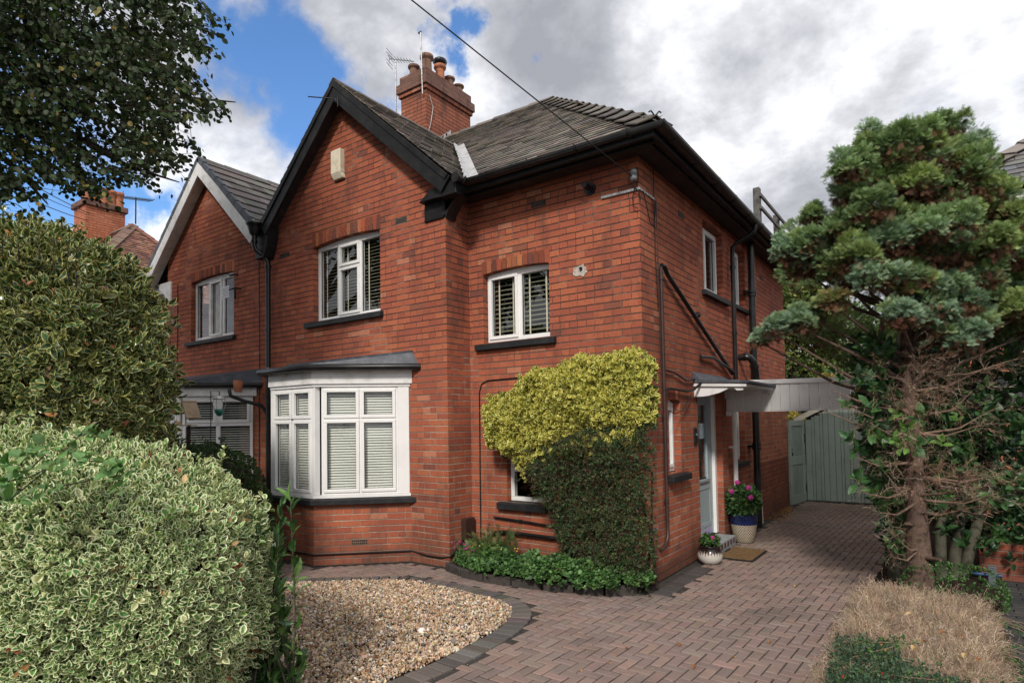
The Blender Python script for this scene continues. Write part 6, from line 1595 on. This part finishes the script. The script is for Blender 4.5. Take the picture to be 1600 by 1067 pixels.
# ---- planting in front of the neighbour bay
pv = thing('privet_hedge', 'dark green hedge in the gap between the two bay windows', 'hedge', (-6.4, -1.9, 0))
PC, PA = (-5.55, -2.05, .72), (1.12, .60, .86)
tp, tn_ = superell(5200, PC, PA, 2.6, .14, 3, .1, 2); rosettes('foliage', tp, tn_, 5, .04, [(.035, .08, .02), (.05, .11, .03), (.025, .05, .02), (.08, .11, .03)], 'leaf', LEAF, pv, jit=.5); core('solid_core', PC, PA, 2.6, pv, f=.85)
rs = thing('rose_bush', 'loose rose bush with red hips in front of the neighbour bay window', 'bush', (-5.9, -2.6, 0)); q = MB(); pts_ = []
for k in range(74):
    b0 = arr(-5.85+rng.normal(0, .25), -2.5+rng.normal(0, .15), 0); tip = b0+arr(rng.normal(.1, .42), rng.normal(0, .25), rng.uniform(1.2, 1.82)); mid = (b0+tip)/2+arr(0, 0, .15); q.tube([b0, mid, tip], [.008, .006, .003], 5)
    for s_ in np.linspace(.1, 1, 14): pts_.append(mid+(tip-mid)*s_+rng.normal(0, .04, 3))
q.build('stem', 'bark_green', rs); pts_ = np.array(pts_); rosettes('foliage', pts_, rdir(len(pts_)), 5, .05, [(.04, .08, .03), (.06, .11, .04), (.03, .06, .03)], 'leaf', LEAF, rs, jit=.6)
q = MB()
for p in pts_[::11]: q.lathe([(0, -.012), (.011, 0), (0, .014)], p+arr(.02, -.03, .02), 7)
q.build('rose_hips', 'berry_red', rs)

# ---- cypress with blue green foliage pads
cy = thing('cypress_tree', 'blue green cypress with bare brown trunk and dead lower twigs beside the drive', 'tree', (2.475, 1.075, 0))
trk = [(2.475, 1.075, -.02), (2.48, 1.08, .3), (2.47, 1.09, .9), (2.46, 1.10, 1.6), (2.44, 1.12, 2.3), (2.46, 1.14, 3.1), (2.5, 1.15, 3.9), (2.52, 1.15, 4.6)]
q = MB(); q.tube(trk, [.150, .118, .092, .078, .068, .055, .04, .02], 16)
for (z, a_) in ((.42, .3), (.75, 2), (1.1, 4)): q.tube([(2.47, 1.08, z), (2.47+.2*math.cos(a_), 1.08-.2, z+.03)], [.03, .018], 7)
q.build('trunk', 'bark', cy)
def trunk_at(z):
    t = np.array(trk); return np.array([np.interp(z, t[:, 2], t[:, 0]), np.interp(z, t[:, 2], t[:, 1]), z])
G_, B_, Y_, O_c = 0, 1, 2, 3
PAL = {0: [(.20, .30, .14), (.155, .245, .125), (.26, .35, .165)], 1: [(.22, .33, .24), (.28, .40, .29), (.17, .27, .19), (.30, .40, .27)], 2: [(.28, .36, .14), (.33, .39, .15), (.20, .29, .13)], 3: [(.25, .24, .09), (.28, .19, .09)]}
CLP = [(1436, 206, 30, 0), (1476, 206, 30, 0), (1365, 222, 28, 0), (1400, 232, 36, 0), (1458, 246, 42, 2), (1508, 236, 30, 0), (1330, 262, 28, 0), (1372, 276, 36, 0), (1420, 288, 40, 2), (1475, 300, 38, 0), (1525, 292, 34, 2), (1565, 318, 34, 2), (1322, 306, 26, 0), (1360, 325, 34, 0),
       (1272, 338, 20, 0), (1312, 352, 30, 0), (1400, 350, 36, 0), (1450, 355, 34, 0), (1500, 350, 34, 0), (1592, 345, 30, 2), (1228, 386, 22, 1), (1262, 378, 24, 0), (1294, 404, 30, 0), (1340, 402, 40, 2), (1388, 378, 38, 1), (1432, 392, 38, 2), (1490, 396, 34, 0), (1545, 380, 34, 2), (1598, 395, 34, 2),
       (1258, 418, 22, 3), (1318, 432, 30, 2), (1368, 430, 30, 1), (1420, 432, 34, 2), (1476, 436, 30, 1), (1535, 424, 34, 0), (1588, 440, 34, 2), (1440, 478, 40, 1), (1490, 470, 36, 1), (1408, 492, 28, 1), (1525, 500, 30, 1), (1468, 508, 30, 1), (1502, 530, 30, 1), (1245, 502, 26, 1), (1212, 512, 22, 1),
       (1188, 530, 15, 1), (1272, 492, 20, 0), (1560, 470, 30, 0), (1600, 480, 30, 2), (1240, 398, 22, 1), (1350, 372, 30, 0), (1300, 470, 22, 3), (1570, 510, 24, 0), (1640, 360, 40, 0), (1660, 430, 40, 2), (1630, 500, 36, 0), (1690, 380, 40, 0), (1345, 240, 24, 0), (1430, 225, 34, 0), (1500, 270, 34, 0)]
cpos, ccols, bpos = [], [], []
br_ = MB()
for i, (px, py, rp, k) in enumerate(CLP):
    edge = abs(px-1440)/240
    d = 5.75+.55*min(1.4, edge)+rng.uniform(-.25, .25)+(.25 if py < 240 else 0); c = at(px, py, d); r_ = rp*d/F_PX*1.06
    n = int(44000*r_*r_)+180
    ns = 10; so_ = rdir(ns)*np.array([r_, r_, r_*.9])*rng.uniform(.35, .9, (ns, 1)); so_[0] = 0
    si = rng.integers(0, ns, n); rs_ = rng.uniform(.26, .52, ns); rs_[0] = .7; rr_ = rs_[si][:, None]*r_
    dd = rdir(n); dd[:, 2] = np.where(dd[:, 2] < -.3, -dd[:, 2], dd[:, 2])
    P = c+so_[si]+dd*rr_*np.array([1, 1, .92])*((.72+.36*rng.random((n, 1)))+.28*(rng.random((n, 1)) < .07))*(1+.2*lump((dd+c)*2, 3, i)[:, None])
    cpos.append((P, unit(dd*arr(1, 1, .7)+arr(0, 0, .05)+rng.normal(0, .6, (n, 3))))); k2 = np.array([k if rng.random() < .65 else int(rng.integers(0, 3)) for _ in range(ns)]); pc_ = np.zeros((n, 3))
    for kk in range(4):
        mm = (k2[si] == kk)
        if mm.any(): pc_[mm] = palette(int(mm.sum()), PAL[kk], .16)
    ccols.append((pc_*.6+palette(n, PAL[k], .14)*.4)*(.85+.3*rng.random(ns))[si][:, None])
    nb_ = n//8; Pb = c+rdir(nb_)*np.array([r_*.95, r_*.95, r_*.4])*rng.random((nb_, 1))**.6-arr(0, 0, r_*.40); bpos.append(Pb)
    z0 = max(1.7, c[2]-.35-.35*edge); b0 = trunk_at(min(z0, 4.4)); mid = (b0+c)/2+arr(0, 0, -.06)+rng.normal(0, .05, 3)
    br_.tube([b0, mid, c-arr(0, 0, r_*.3)], [.028, .018, .007], 6)
# hidden depth: more pads on the far side so the crown has volume
for i in range(46):
    z = rng.uniform(2.6, 4.8); R_ = (1.35 if z < 4 else 1.35*(5.3-z)/1.3); th = rng.uniform(0, 6.28); c = arr(2.5+R_*.85*math.cos(th)*rng.uniform(.5, 1), 1.45+abs(R_*math.sin(th))*.8, z); r_ = rng.uniform(.2, .3)
    n = 520; dd = rdir(n); P = c+dd*np.array([r_, r_, r_*.6])*rng.uniform(.7, 1.1, (n, 1)); cpos.append((P, unit(dd+arr(0, 0, .2)))); ccols.append(palette(n, PAL[int(rng.integers(0, 3))], .16)); bpos.append(c+rdir(50)*r_*.6-arr(0, 0, r_*.4))
br_.build('branch', 'bark', cy)
P = np.concatenate([a for a, b_ in cpos]); D = np.concatenate([b_ for a, b_ in cpos]); Cc = np.concatenate(ccols); sel = rng.integers(0, 3, len(P))
for k in range(3):
    m_ = sel == k; n = m_.sum(); scatter('foliage', FR[k], P[m_], D[m_], unit(rdir(n)*.6+arr(0, -.3, .8)), rng.uniform(.038, .074, n), Cc[m_], 'frond', cy)
Pb = np.concatenate(bpos); n = len(Pb); scatter('dead_foliage', FR[1], Pb, unit(rdir(n)+arr(0, 0, -.2)), rdir(n), rng.uniform(.04, .08, n), palette(n, [(.15, .07, .045), (.10, .05, .035), (.20, .10, .06), (.07, .04, .03)], .2), 'frond', cy)
# dead twiggy lower branches
dp, dd_ = [], []; q = MB()
ENDS = [(1300, 610, 5.9, 1), (1335, 640, 5.8, 1), (1285, 640, 6.0, 0), (1365, 665, 5.7, 1), (1390, 600, 5.8, 1.3), (1480, 590, 5.8, 1.2), (1520, 610, 5.9, .8), (1540, 575, 6, .6), (1455, 640, 5.6, 1.2), (1420, 690, 5.5, 1.3), (1380, 735, 5.5, 1.2), (1350, 770, 5.6, .9), (1375, 800, 5.6, .8),
        (1420, 770, 5.4, 1.3), (1470, 730, 5.5, 1.5), (1505, 745, 5.6, 1.4), (1545, 745, 5.7, 1.6), (1560, 770, 5.7, .9), (1575, 740, 5.8, .7), (1530, 790, 5.6, .9), (1400, 840, 5.6, .8), (1340, 715, 5.8, .5), (1530, 665, 5.9, .4), (1550, 640, 5.9, .3), (1440, 560, 5.9, 1), (1500, 560, 6, .8), (1590, 560, 6.2, .5), (1395, 870, 5.7, .5), (1440, 610, 5.7, 1.3), (1365, 560, 6, 1)]
for (px, py, d, k) in ENDS:
    e = at(px, py, d); z0 = min(max(e[2]-rng.uniform(.0, .35), .5), 3); b0 = trunk_at(z0); mid = (b0*.45+e*.55)+arr(rng.normal(0, .04), 0, -.07); q.tube([b0, mid, e], [.018, .010, .003], 6)
    for j in range(int((4+26*k)*(.45 if px < 1400 else 1))):
        s_ = rng.uniform(.25, 1.08)**.7; p = (b0*(1-s_)+e*s_) if s_ < .5 else (mid+(e-mid)*(s_-.5)*2); dp.append(p+rng.normal(0, .055, 3)*k); dd_.append((e-b0)/np.linalg.norm(e-b0)*.7+rng.normal(0, .6, 3))
q.build('dead_branch', 'twig_dead', cy)
dp = np.array(dp); dd_ = unit(np.array(dd_)); n = len(dp)
for k in range(3):
    m_ = np.arange(n) % 3 == k; scatter('dead_twigs', twig_tpl(6, 20+k, .011, .5, .8), dp[m_], dd_[m_], rdir(m_.sum()), rng.uniform(.10, .26, m_.sum()), palette(m_.sum(), [(.30, .20, .15), (.24, .15, .11), (.36, .27, .21), (.17, .10, .075)], .2), 'leaf', cy)

# ---- evergreen laurel tree behind the cypress
la = thing('laurel_tree', 'dark glossy leaved laurel with several grey green stems behind the cypress', 'tree', (2.75, 1.5, 0)); q = MB()
for (px, pb, pt) in ((1395, 905, 1370), (1468, 905, 1475), (1485, 900, 1530), (1410, 905, 1400), (1500, 900, 1590)):
    b0 = at(px, 850, 6.9); b0[2] = 0; t1 = at(pt, 560, 7.1); q.tube([b0, b0*.6+t1*.4+rng.normal(0, .04, 3), t1, at(pt+20, 430, 7.1)], [.065, .05, .035, .012], 10)
q.build('trunk', 'bark_green', la)
LP = [(1322, 560), (1345, 520), (1400, 540), (1520, 540), (1545, 420), (1640, 400), (1680, 640), (1640, 890), (1570, 880), (1535, 850), (1505, 860), (1440, 800), (1400, 880), (1385, 870), (1372, 800), (1360, 760), (1352, 720), (1338, 700), (1348, 660), (1352, 640), (1326, 622), (1345, 600)]
pts_, lim = [], MB()
while len(pts_) < 1650:
    px, py = rng.uniform(1290, 1680), rng.uniform(400, 890)
    if not inpoly(np.array([px]), np.array([py]), LP)[0]: continue
    dens = .7 if (1440 < px < 1600 and 560 < py < 880) else 1.0
    if px > 1585: dens = .9
    if rng.random() > dens: continue
    pts_.append(at(px, py, rng.uniform(5.9, 7.0) if (px < 1395 and rng.random() < .6) else rng.uniform(6.3, 7.9)))
pts_ = np.array(pts_)
for p in pts_[::9]:
    b0 = at(1450+rng.uniform(-50, 60), 640+rng.uniform(-60, 120), 7.1); lim.tube([b0, (b0+p)/2+arr(0, 0, -.04), p], [.014, .009, .004], 5)
lim.build('branch', 'bark_green', la)
nrm_ = unit(arr(-.2, -.8, .45)+rng.normal(0, .55, pts_.shape))
rosettes('foliage', pts_, nrm_, 6, .125, [(.03, .075, .025), (.04, .095, .03), (.02, .05, .02), (.05, .12, .035)], 'leaf_glossy', LEAF, la, (.5, 1.35))
fr_p = np.array([at(x+rng.normal(0, 6), y+rng.normal(0, 6), d) for (x, y, d) in ((1400, 650, 5.9), (1425, 665, 5.8), (1440, 690, 5.7), (1470, 690, 5.7), (1385, 690, 5.9), (1345, 700, 6.1), (1370, 770, 6.2), (1365, 765, 6.2), (1385, 775, 6.2), (1452, 660, 5.8), (1360, 640, 6), (1335, 690, 6.2), (1345, 745, 6.2), (1500, 650, 6.1), (1415, 700, 5.8), (1315, 585, 6.2), (1300, 590, 6.2), (1320, 620, 6.1), (1380, 560, 6.2), (1410, 690, 5.8))])
rosettes('foliage', fr_p, np.tile([-.2, -.8, .3], (len(fr_p), 1)), 7, .13, [(.04, .11, .035), (.06, .15, .045), (.035, .09, .03), (.11, .22, .05)], 'leaf_glossy', LEAF, la, (.5, 1.4))
tp_ = np.array([at(1560, 262, 7.0), at(1565, 285, 7.0), at(1548, 280, 7.0), at(1575, 290, 7.0)]); rosettes('foliage', tp_, np.tile([0, -.3, 1.], (4, 1)), 6, .16, [(.06, .12, .03), (.09, .14, .04)], 'leaf_glossy', LEAF, la, (.2, .8))
q = MB(); q.tube([at(1530, 430, 7.1), at(1560, 340, 7.05), tp_[0]], [.02, .012, .005], 6); q.build('branch', 'bark_green', la)

# ---- dead brown clipped hedge and the green patch at its front corner
dh = thing('dead_hedge', 'low clipped hedge gone brown and twiggy at the right edge of the drive', 'hedge', (2.5, -1, 0))
n = 21000; x = rng.uniform(2.06, 2.98, n); y = rng.uniform(-3.3, .26, n); hl = lump(np.stack([x, y, x*0], 1), 13, 6); hh = .285+.03*lump(np.stack([x, y, x*0], 1), 4, 3)+.035*hl
dl = np.minimum(x-2.06, 2.98-x); de = np.minimum(dl, .26-y); rd = np.clip(de/.10, 0, 1)**.5
z = (hh-.08)*rd*rng.uniform(.72, 1, n)+.01; z = np.where(rng.random(n) < .22*(de < .12), rng.uniform(.0, .26, n), z)
P = np.stack([x, y, z], 1); nn_ = unit(np.stack([np.sign(x-2.53)*(1-rd)*1.1, (y > .15)*.5, np.ones(n)], 1)+rng.normal(0, .5, (n, 3)))
col = palette(n, [(.45, .34, .27), (.36, .265, .21), (.56, .45, .37), (.25, .17, .13), (.18, .12, .09)], .2, [.3, .27, .2, .15, .08])*np.clip(1+.35*lump(np.stack([x, y, x*0], 1), 7, 8), .5, 1.4)[:, None]
for k in range(3):
    m_ = np.arange(n) % 3 == k; scatter('twigs', twig_tpl(5, 40+k, .013, .5, .7), P[m_], nn_[m_], rdir(m_.sum()), rng.uniform(.09, .165, m_.sum()), col[m_], 'leaf', dh)
q = MB(); q.box(2.12, 2.92, -3.3, .18, .0, .14); q.build('solid_core', 'twig_dead', dh, .04)  # added solid block filling the hedge below the twigs
gc = thing('green_cotoneaster', 'small dark green cotoneaster with red berries spreading over the corner of the brown hedge', 'shrub', (2.15, -2.1, 0))
GPp = [(1292, 1075), (1300, 1045), (1305, 1010), (1318, 992), (1345, 996), (1375, 1000), (1395, 1010), (1420, 1040), (1470, 1060), (1520, 1075), (1500, 1110), (1290, 1110)]
gl = []
while len(gl) < 2600:
    px, py = rng.uniform(1285, 1520), rng.uniform(990, 1108)
    if inpoly(np.array([px+rng.normal(0, 9)]), np.array([py+rng.normal(0, 7)]), GPp)[0]:
        dv = at(px, py, 1.0)-CAM; t = (rng.uniform(.29, .40)-CAM[2])/dv[2]; gl.append(CAM+dv*t)
gl = np.array(gl); rosettes('foliage', gl, np.tile([-.1, -.3, .9], (len(gl), 1)), 4, .024, [(.055, .10, .055), (.075, .135, .07), (.04, .075, .045), (.12, .22, .07)], 'leaf', SM, gc, (.5, 1.4), jit=.6, w=[.35, .3, .28, .07])
sp_ = []; q = MB()
for k in range(16):
    a = arr(2.98, rng.uniform(-2, .2), .2); e = a+arr(rng.uniform(.12, .42), rng.normal(0, .12), rng.uniform(-.16, -.05)); q = MB(); q.tube([a, (a+e)/2+arr(0, 0, .03), e], .003, 4); q.build('stem', 'twig_dead', gc)
    for s_ in np.linspace(.1, 1, 16): sp_.append(a+(e-a)*s_+rng.normal(0, .012, 3))
for k in range(14):
    s_ = np.array(gl[k*7]); e = s_+arr(rng.uniform(.1, .5), rng.uniform(-.1, .35), rng.uniform(.0, .06)); q = MB(); q.tube([s_, e], .003, 4); q.build('stem', 'twig_dead', gc)
    for u_ in np.linspace(.1, 1, 16): sp_.append(s_+(e-s_)*u_+rng.normal(0, .01, 3))
sp_ = np.array(sp_); rosettes('foliage', sp_, np.tile([0, -.2, 1.], (len(sp_), 1)), 4, .022, [(.05, .12, .04), (.08, .18, .05)], 'leaf', SM, gc, jit=.7)
q = MB()
for p in gl[::170]: q.lathe([(0, -.006), (.0065, 0), (0, .006)], p+arr(0, -.01, .018), 8)
q.build('berries', 'berry_red', gc)
gl2 = superell(500, (2.75, .95, .12), (.42, .32, .28), 2.2, .05, 3, .02, 4)[0]
gp3 = thing('small_box_shrub', 'small green shrub at the foot of the laurel stems behind the brown hedge', 'shrub', (2.75, .9, 0)); rosettes('foliage', gl2, unit(gl2-arr(2.75, .95, 0)), 5, .03, [(.05, .11, .03), (.08, .17, .05)], 'leaf', LEAF, gp3, jit=.5)

# ---- linden overhanging from the left
li = thing('linden_tree', 'tall linden whose dark leafy branches hang into the top left of the view', 'tree', (-9.5, -6.2, 0))
TB = arr(-9.5, -6.2, 0)
q = MB(); q.tube([TB, TB+arr(.05, .05, 2), TB+arr(.1, .1, 4), TB+arr(.3, .2, 6.5), TB+arr(.5, .5, 9)], [.32, .27, .23, .17, .09], 14); q.build('trunk', 'bark_dark', li)
LPOL = [(-160, -220), (330, -220), (300, -60), (318, -10), (335, 12), (368, 30), (345, 52), (348, 92), (325, 112), (330, 142), (372, 162), (350, 190), (322, 192), (292, 186), (300, 215), (318, 240), (300, 262), (280, 290), (258, 306), (232, 292), (200, 285), (172, 300), (188, 322), (150, 322), (112, 308), (80, 288), (52, 268), (48, 300), (82, 338), (60, 352), (30, 318), (0, 332), (-160, 400)]
lp, ld, tw = [], [], MB()
cnt = 0
while cnt < 1750:
    px, py = rng.uniform(-160, 372), rng.uniform(-220, 400); d = rng.uniform(6.2, 8.2)
    ang = R(28)+rng.normal(0, .38); L = rng.uniform(35, 95)
    ex, ey = px+L*math.cos(ang), py+L*math.sin(ang)
    if not (inpoly(np.array([px]), np.array([py]), LPOL)[0] and inpoly(np.array([ex]), np.array([ey]), LPOL)[0]): continue
    g_ = lump(np.array([[px/60., py/60., 0.]]), 1.1, 6)[0]
    if g_ < -.55 and rng.random() < .75: continue
    a = at(px, py, d); b_ = at(ex, ey, d+rng.uniform(-.25, .2)); cnt += 1
    mid = (a+b_)/2+arr(0, 0, .03); tw.tube([a, mid, b_], [.006, .004, .0015], 4, False)
    nl_ = int(7+L*.16)
    for s_ in np.linspace(.05, 1.02, nl_):
        lp.append(a+(b_-a)*s_+rng.normal(0, .03, 3)); v = unit((b_-a)[None])[0]; ld.append(v*.6+rng.normal(0, .5, 3)+arr(0, 0, -.55))
tw.build('twigs', 'bark_dark', li)
lp, ld = np.array(lp), unit(np.array(ld)); n = len(lp)
scatter('foliage', LEAF_R, lp, ld, unit(rdir(n)+arr(0, -.2, .7)), rng.uniform(.048, .078, n), palette(n, [(.030, .050, .018), (.038, .065, .020), (.022, .038, .014), (.055, .08, .025), (.20, .16, .04)], .2, [.33, .3, .25, .10, .02]), 'leaf_linden', li)
q = MB()
for (pts2, r1) in (([(-350, 330, 9.5), (-100, 60, 8), (60, 45, 7.4), (130, 90, 7.2), (300, 200, 7)], .045), ([(-350, 300, 9.5), (-150, -60, 8), (40, -40, 7.6), (200, 0, 7.2), (350, 60, 7)], .045), ([(-350, 380, 9.5), (-80, 200, 7.6), (60, 180, 7.3), (200, 260, 7.1), (280, 285, 7)], .04), ([(-300, 400, 9), (-60, 290, 7.4), (40, 280, 7.1), (75, 320, 7)], .03), ([(-300, 360, 9), (-60, 120, 7.6), (120, 130, 7.3), (260, 150, 7.1), (368, 160, 7)], .035)):
    pp_ = [at(*p) for p in pts2]; q.tube(pp_, np.linspace(r1*2.2, .006, len(pp_)), 8)
q.build('branch', 'bark_dark', li)
# rest of its crown, up and to the left
def crown(parent, blobs, per, ls, cols, mt='leaf', tpl=None, rose=4, name='foliage', jit=.7):
    P_, N_s = [], []
    for (c, r) in blobs:
        d = rdir(per); rr = rng.uniform(.45, 1.05, (per, 1)); P_.append(np.array(c)+d*np.array(r)*rr); N_s.append(d)
    P_, N_s = np.concatenate(P_), np.concatenate(N_s)
    return rosettes(name, P_, N_s, rose, ls, cols, mt, tpl or SM, parent, (.4, 1.5), jit=jit, var=.2)
bl = []
for k in range(26):
    c = arr(rng.uniform(-12, -4.6), rng.uniform(-9.2, -3.6), rng.uniform(5.5, 11.5))
    px, py = proj(c); 
    if (c-CAM)@fw > 0 and -60 < px < 1700 and py > -330: continue
    bl.append((c, (1.1, 1.1, .8)))
crown(li, bl, 260, .13, [(.035, .06, .018), (.045, .08, .022), (.06, .09, .025)], 'leaf_linden', LEAF_R)

# ---- street trees behind the photographer (they shade the drive and show in the window panes)
def street_tree(base, h, blobs, label):
    t = thing('street_tree', label, 'tree', tuple(base), 'street trees along the road'); b0 = np.array(base)
    q = MB(); q.tube([b0, b0+arr(.05, 0, h*.35), b0+arr(-.05, .1, h*.6)], [.26, .2, .12], 12)
    for (c, r) in blobs[::2]: q.tube([b0+arr(0, 0, h*.4), (b0+arr(0, 0, h*.45)+np.array(c))/2, np.array(c)], [.12, .07, .02], 7)
    q.build('trunk', 'bark_dark', t); crown(t, blobs, 300, .17, [(.04, .07, .02), (.06, .10, .03), (.08, .12, .03)], 'leaf_linden', LEAF_R); return t
def blobs_in(c, r, n, rb):
    out = []
    for k in range(n):
        d = rdir(1)[0]*rng.uniform(.2, 1); out.append((np.array(c)+d*np.array(r), (rb, rb, rb*.75)))
    return out
street_tree((6.8, -19, 0), 8.5, blobs_in((6.8, -19, 6.0), (3.0, 2.2, 2.2), 14, 1.3), 'broad street tree on the pavement behind the camera')
street_tree((.4, -20.5, 0), 7, blobs_in((.4, -20.5, 5.8), (3.2, 2.0, 2.4), 14, 1.35), 'second street tree across from the bay window')

# ---- trees beyond the garage and between the houses
def bg_tree(label, name, base, blobs, cols, ls=.16, per=700):
    t = thing(name, label, 'tree', tuple(base), 'trees beyond the garage'); b0 = np.array(base); top = np.mean([c for c, r in blobs], 0)
    q = MB(); q.tube([b0, (b0+top)/2, top], [.2, .15, .06], 9)
    for (c, r) in blobs: q.tube([(b0+top)/2, c], [.07, .02], 6)
    q.build('trunk', 'bark_dark', t); crown(t, blobs, per, ls, cols, 'leaf', LEAF, 3)
OL = [(.10, .15, .04), (.15, .19, .05), (.07, .11, .03), (.21, .22, .06)]
c = at(1240, 500, 21); bg_tree('tall loose yellow green tree rising behind the garage roof', 'garden_tree', (c[0], c[1], 0), [(at(px, py, 21+rng.uniform(-.8, .8)), (r*.021, r*.021, r*.017)) for px, py, r in ((1215, 455, 42), (1245, 440, 34), (1235, 500, 46), (1270, 470, 34), (1280, 520, 44), (1220, 560, 48), (1265, 580, 44), (1190, 500, 50), (1180, 560, 50), (1300, 560, 36))], OL)
c = at(1350, 560, 24); bg_tree('darker green tree behind the cypress beyond the garage', 'garden_tree', (c[0], c[1], 0), [(at(px, py, 24+rng.uniform(-.8, .8)), (r*.024, r*.024, r*.02)) for px, py, r in ((1330, 500, 40), (1360, 540, 46), (1320, 580, 44), (1400, 520, 44), (1390, 590, 44), (1440, 560, 44), (1350, 620, 50), (1290, 610, 36))], [(.05, .09, .025), (.07, .12, .035), (.09, .14, .04)])
c = at(1305, 600, 17); bg_tree('low golden yellow conifer just above the carport front', 'golden_conifer', (c[0], c[1], 0), [(at(px, py, 17), (r*.017, r*.017, r*.014)) for px, py, r in ((1300, 592, 18), (1285, 600, 14), (1315, 600, 14), (1240, 655, 16))], [(.34, .28, .05), (.26, .22, .05), (.40, .33, .08)], .08, 260)
# garden hedge line far behind to close the gaps at ground level
fhg = thing('back_garden_hedge', 'dark green boundary hedge far behind the garage', 'hedge', (0, 22, 0))
HP, HN = superell(3500, (0, 22, 1.4), (14, .8, 1.6), 4, .2, 1, 0, 5); rosettes('foliage', HP, HN, 3, .22, [(.05, .09, .03), (.07, .12, .04)], 'leaf', LEAF, fhg, jit=.6); core('solid_core', (0, 22, 1.4), (14, .8, 1.6), 4, fhg, f=.92)

# ---- fallen leaves and litter
def curl_leaf(name, cols, ls):
    V, Q, T, uv = leaf_tpl(.6, .25, .25); V = V*ls; V[:, 2] -= V[:, 2].min(); c = palette(1, cols, .1)
    o = big_mesh(name, V, [Q, T], np.repeat(c, len(V), 0), 'leaf', None, uv); return o
LCOL = [(.50, .24, .08), (.38, .18, .08), (.55, .38, .18), (.32, .13, .06)]
protos = [curl_leaf('fallen_leaf', [LCOL[k % 4]], .036+.009*k) for k in range(4)]
spots = [(906, 1046, 0), (975, 1013, 0), (1245, 915, 0), (1083, 1046, 0), (1150, 1028, 0), (1305, 985, 0), (1020, 890, 0), (1360, 865, 0), (953, 1037, 0), (1200, 1005, 0), (845, 965, 0), (1060, 1010, 0)]
grav = [(480, 965), (520, 1010), (545, 1000), (592, 1025), (610, 1015), (440, 1010), (500, 1040), (560, 975), (470, 930), (630, 990), (515, 985), (575, 1050)]
brown = [(1465, 957, .37), (1438, 1002, .37), (1506, 1028, .37), (1527, 1033, .37), (1377, 1008, .42), (1390, 1018, .42), (1415, 962, .37), (1480, 990, .37), (1445, 990, .37), (1500, 995, .37), (1425, 1015, .38)]
used = [False]*4
def drop(px, py, z, label, group, k):
    d = at(px, py, 1.0)-CAM; p = CAM+d*((z-CAM[2])/d[2]); o = protos[k] if not used[k] else protos[k].copy()
    if used[k]: COL.objects.link(o)
    used[k] = True; o.location = Vector(p); o.rotation_euler = (rng.uniform(-.3, .3), rng.uniform(-.3, .3), rng.uniform(0, 6.28)); tag(o, label, 'leaf', group)
for i, (px, py, z) in enumerate(spots): drop(px, py, .004, 'curled brown autumn leaf lying on the block paving', 'fallen leaves on the drive', i % 4)
for i, (px, py) in enumerate(grav): drop(px, py, .026, 'curled brown autumn leaf lying on the gravel', 'fallen leaves on the gravel', i % 4)
for i, (px, py, z) in enumerate(brown): drop(px, py, z, 'curled orange leaf caught on top of the brown hedge', 'leaves on the brown hedge', i % 4)
# leaf litter and grit against the far end of the side wall
n = 900; x = rng.uniform(.02, .45, n)**1; y = 5.2+rng.uniform(0, 1, n)**.8*2.0; x = x*(1-(y-5.2)/2.6)
scatter('leaf_litter', SM, np.stack([x, y, rng.uniform(.006, .03, n)], 1), rdir(n)*arr(1, 1, .2), np.tile([0, 0, 1.], (n, 1)), rng.uniform(.02, .045, n), palette(n, LCOL, .25), 'leaf'); tag(bpy.data.objects['leaf_litter'], kind='stuff')
n = 160; px = rng.uniform(-.6, 2.0, n); py = rng.uniform(-3.5, 3.5, n)
scatter('paving_grit', SM, np.stack([px, py, np.full(n, .006)], 1), rdir(n)*arr(1, 1, .1), np.tile([0, 0, 1.], (n, 1)), rng.uniform(.008, .02, n), palette(n, [(.5, .42, .32), (.35, .25, .15), (.6, .55, .48)], .2), 'leaf'); tag(bpy.data.objects['paving_grit'], kind='stuff')
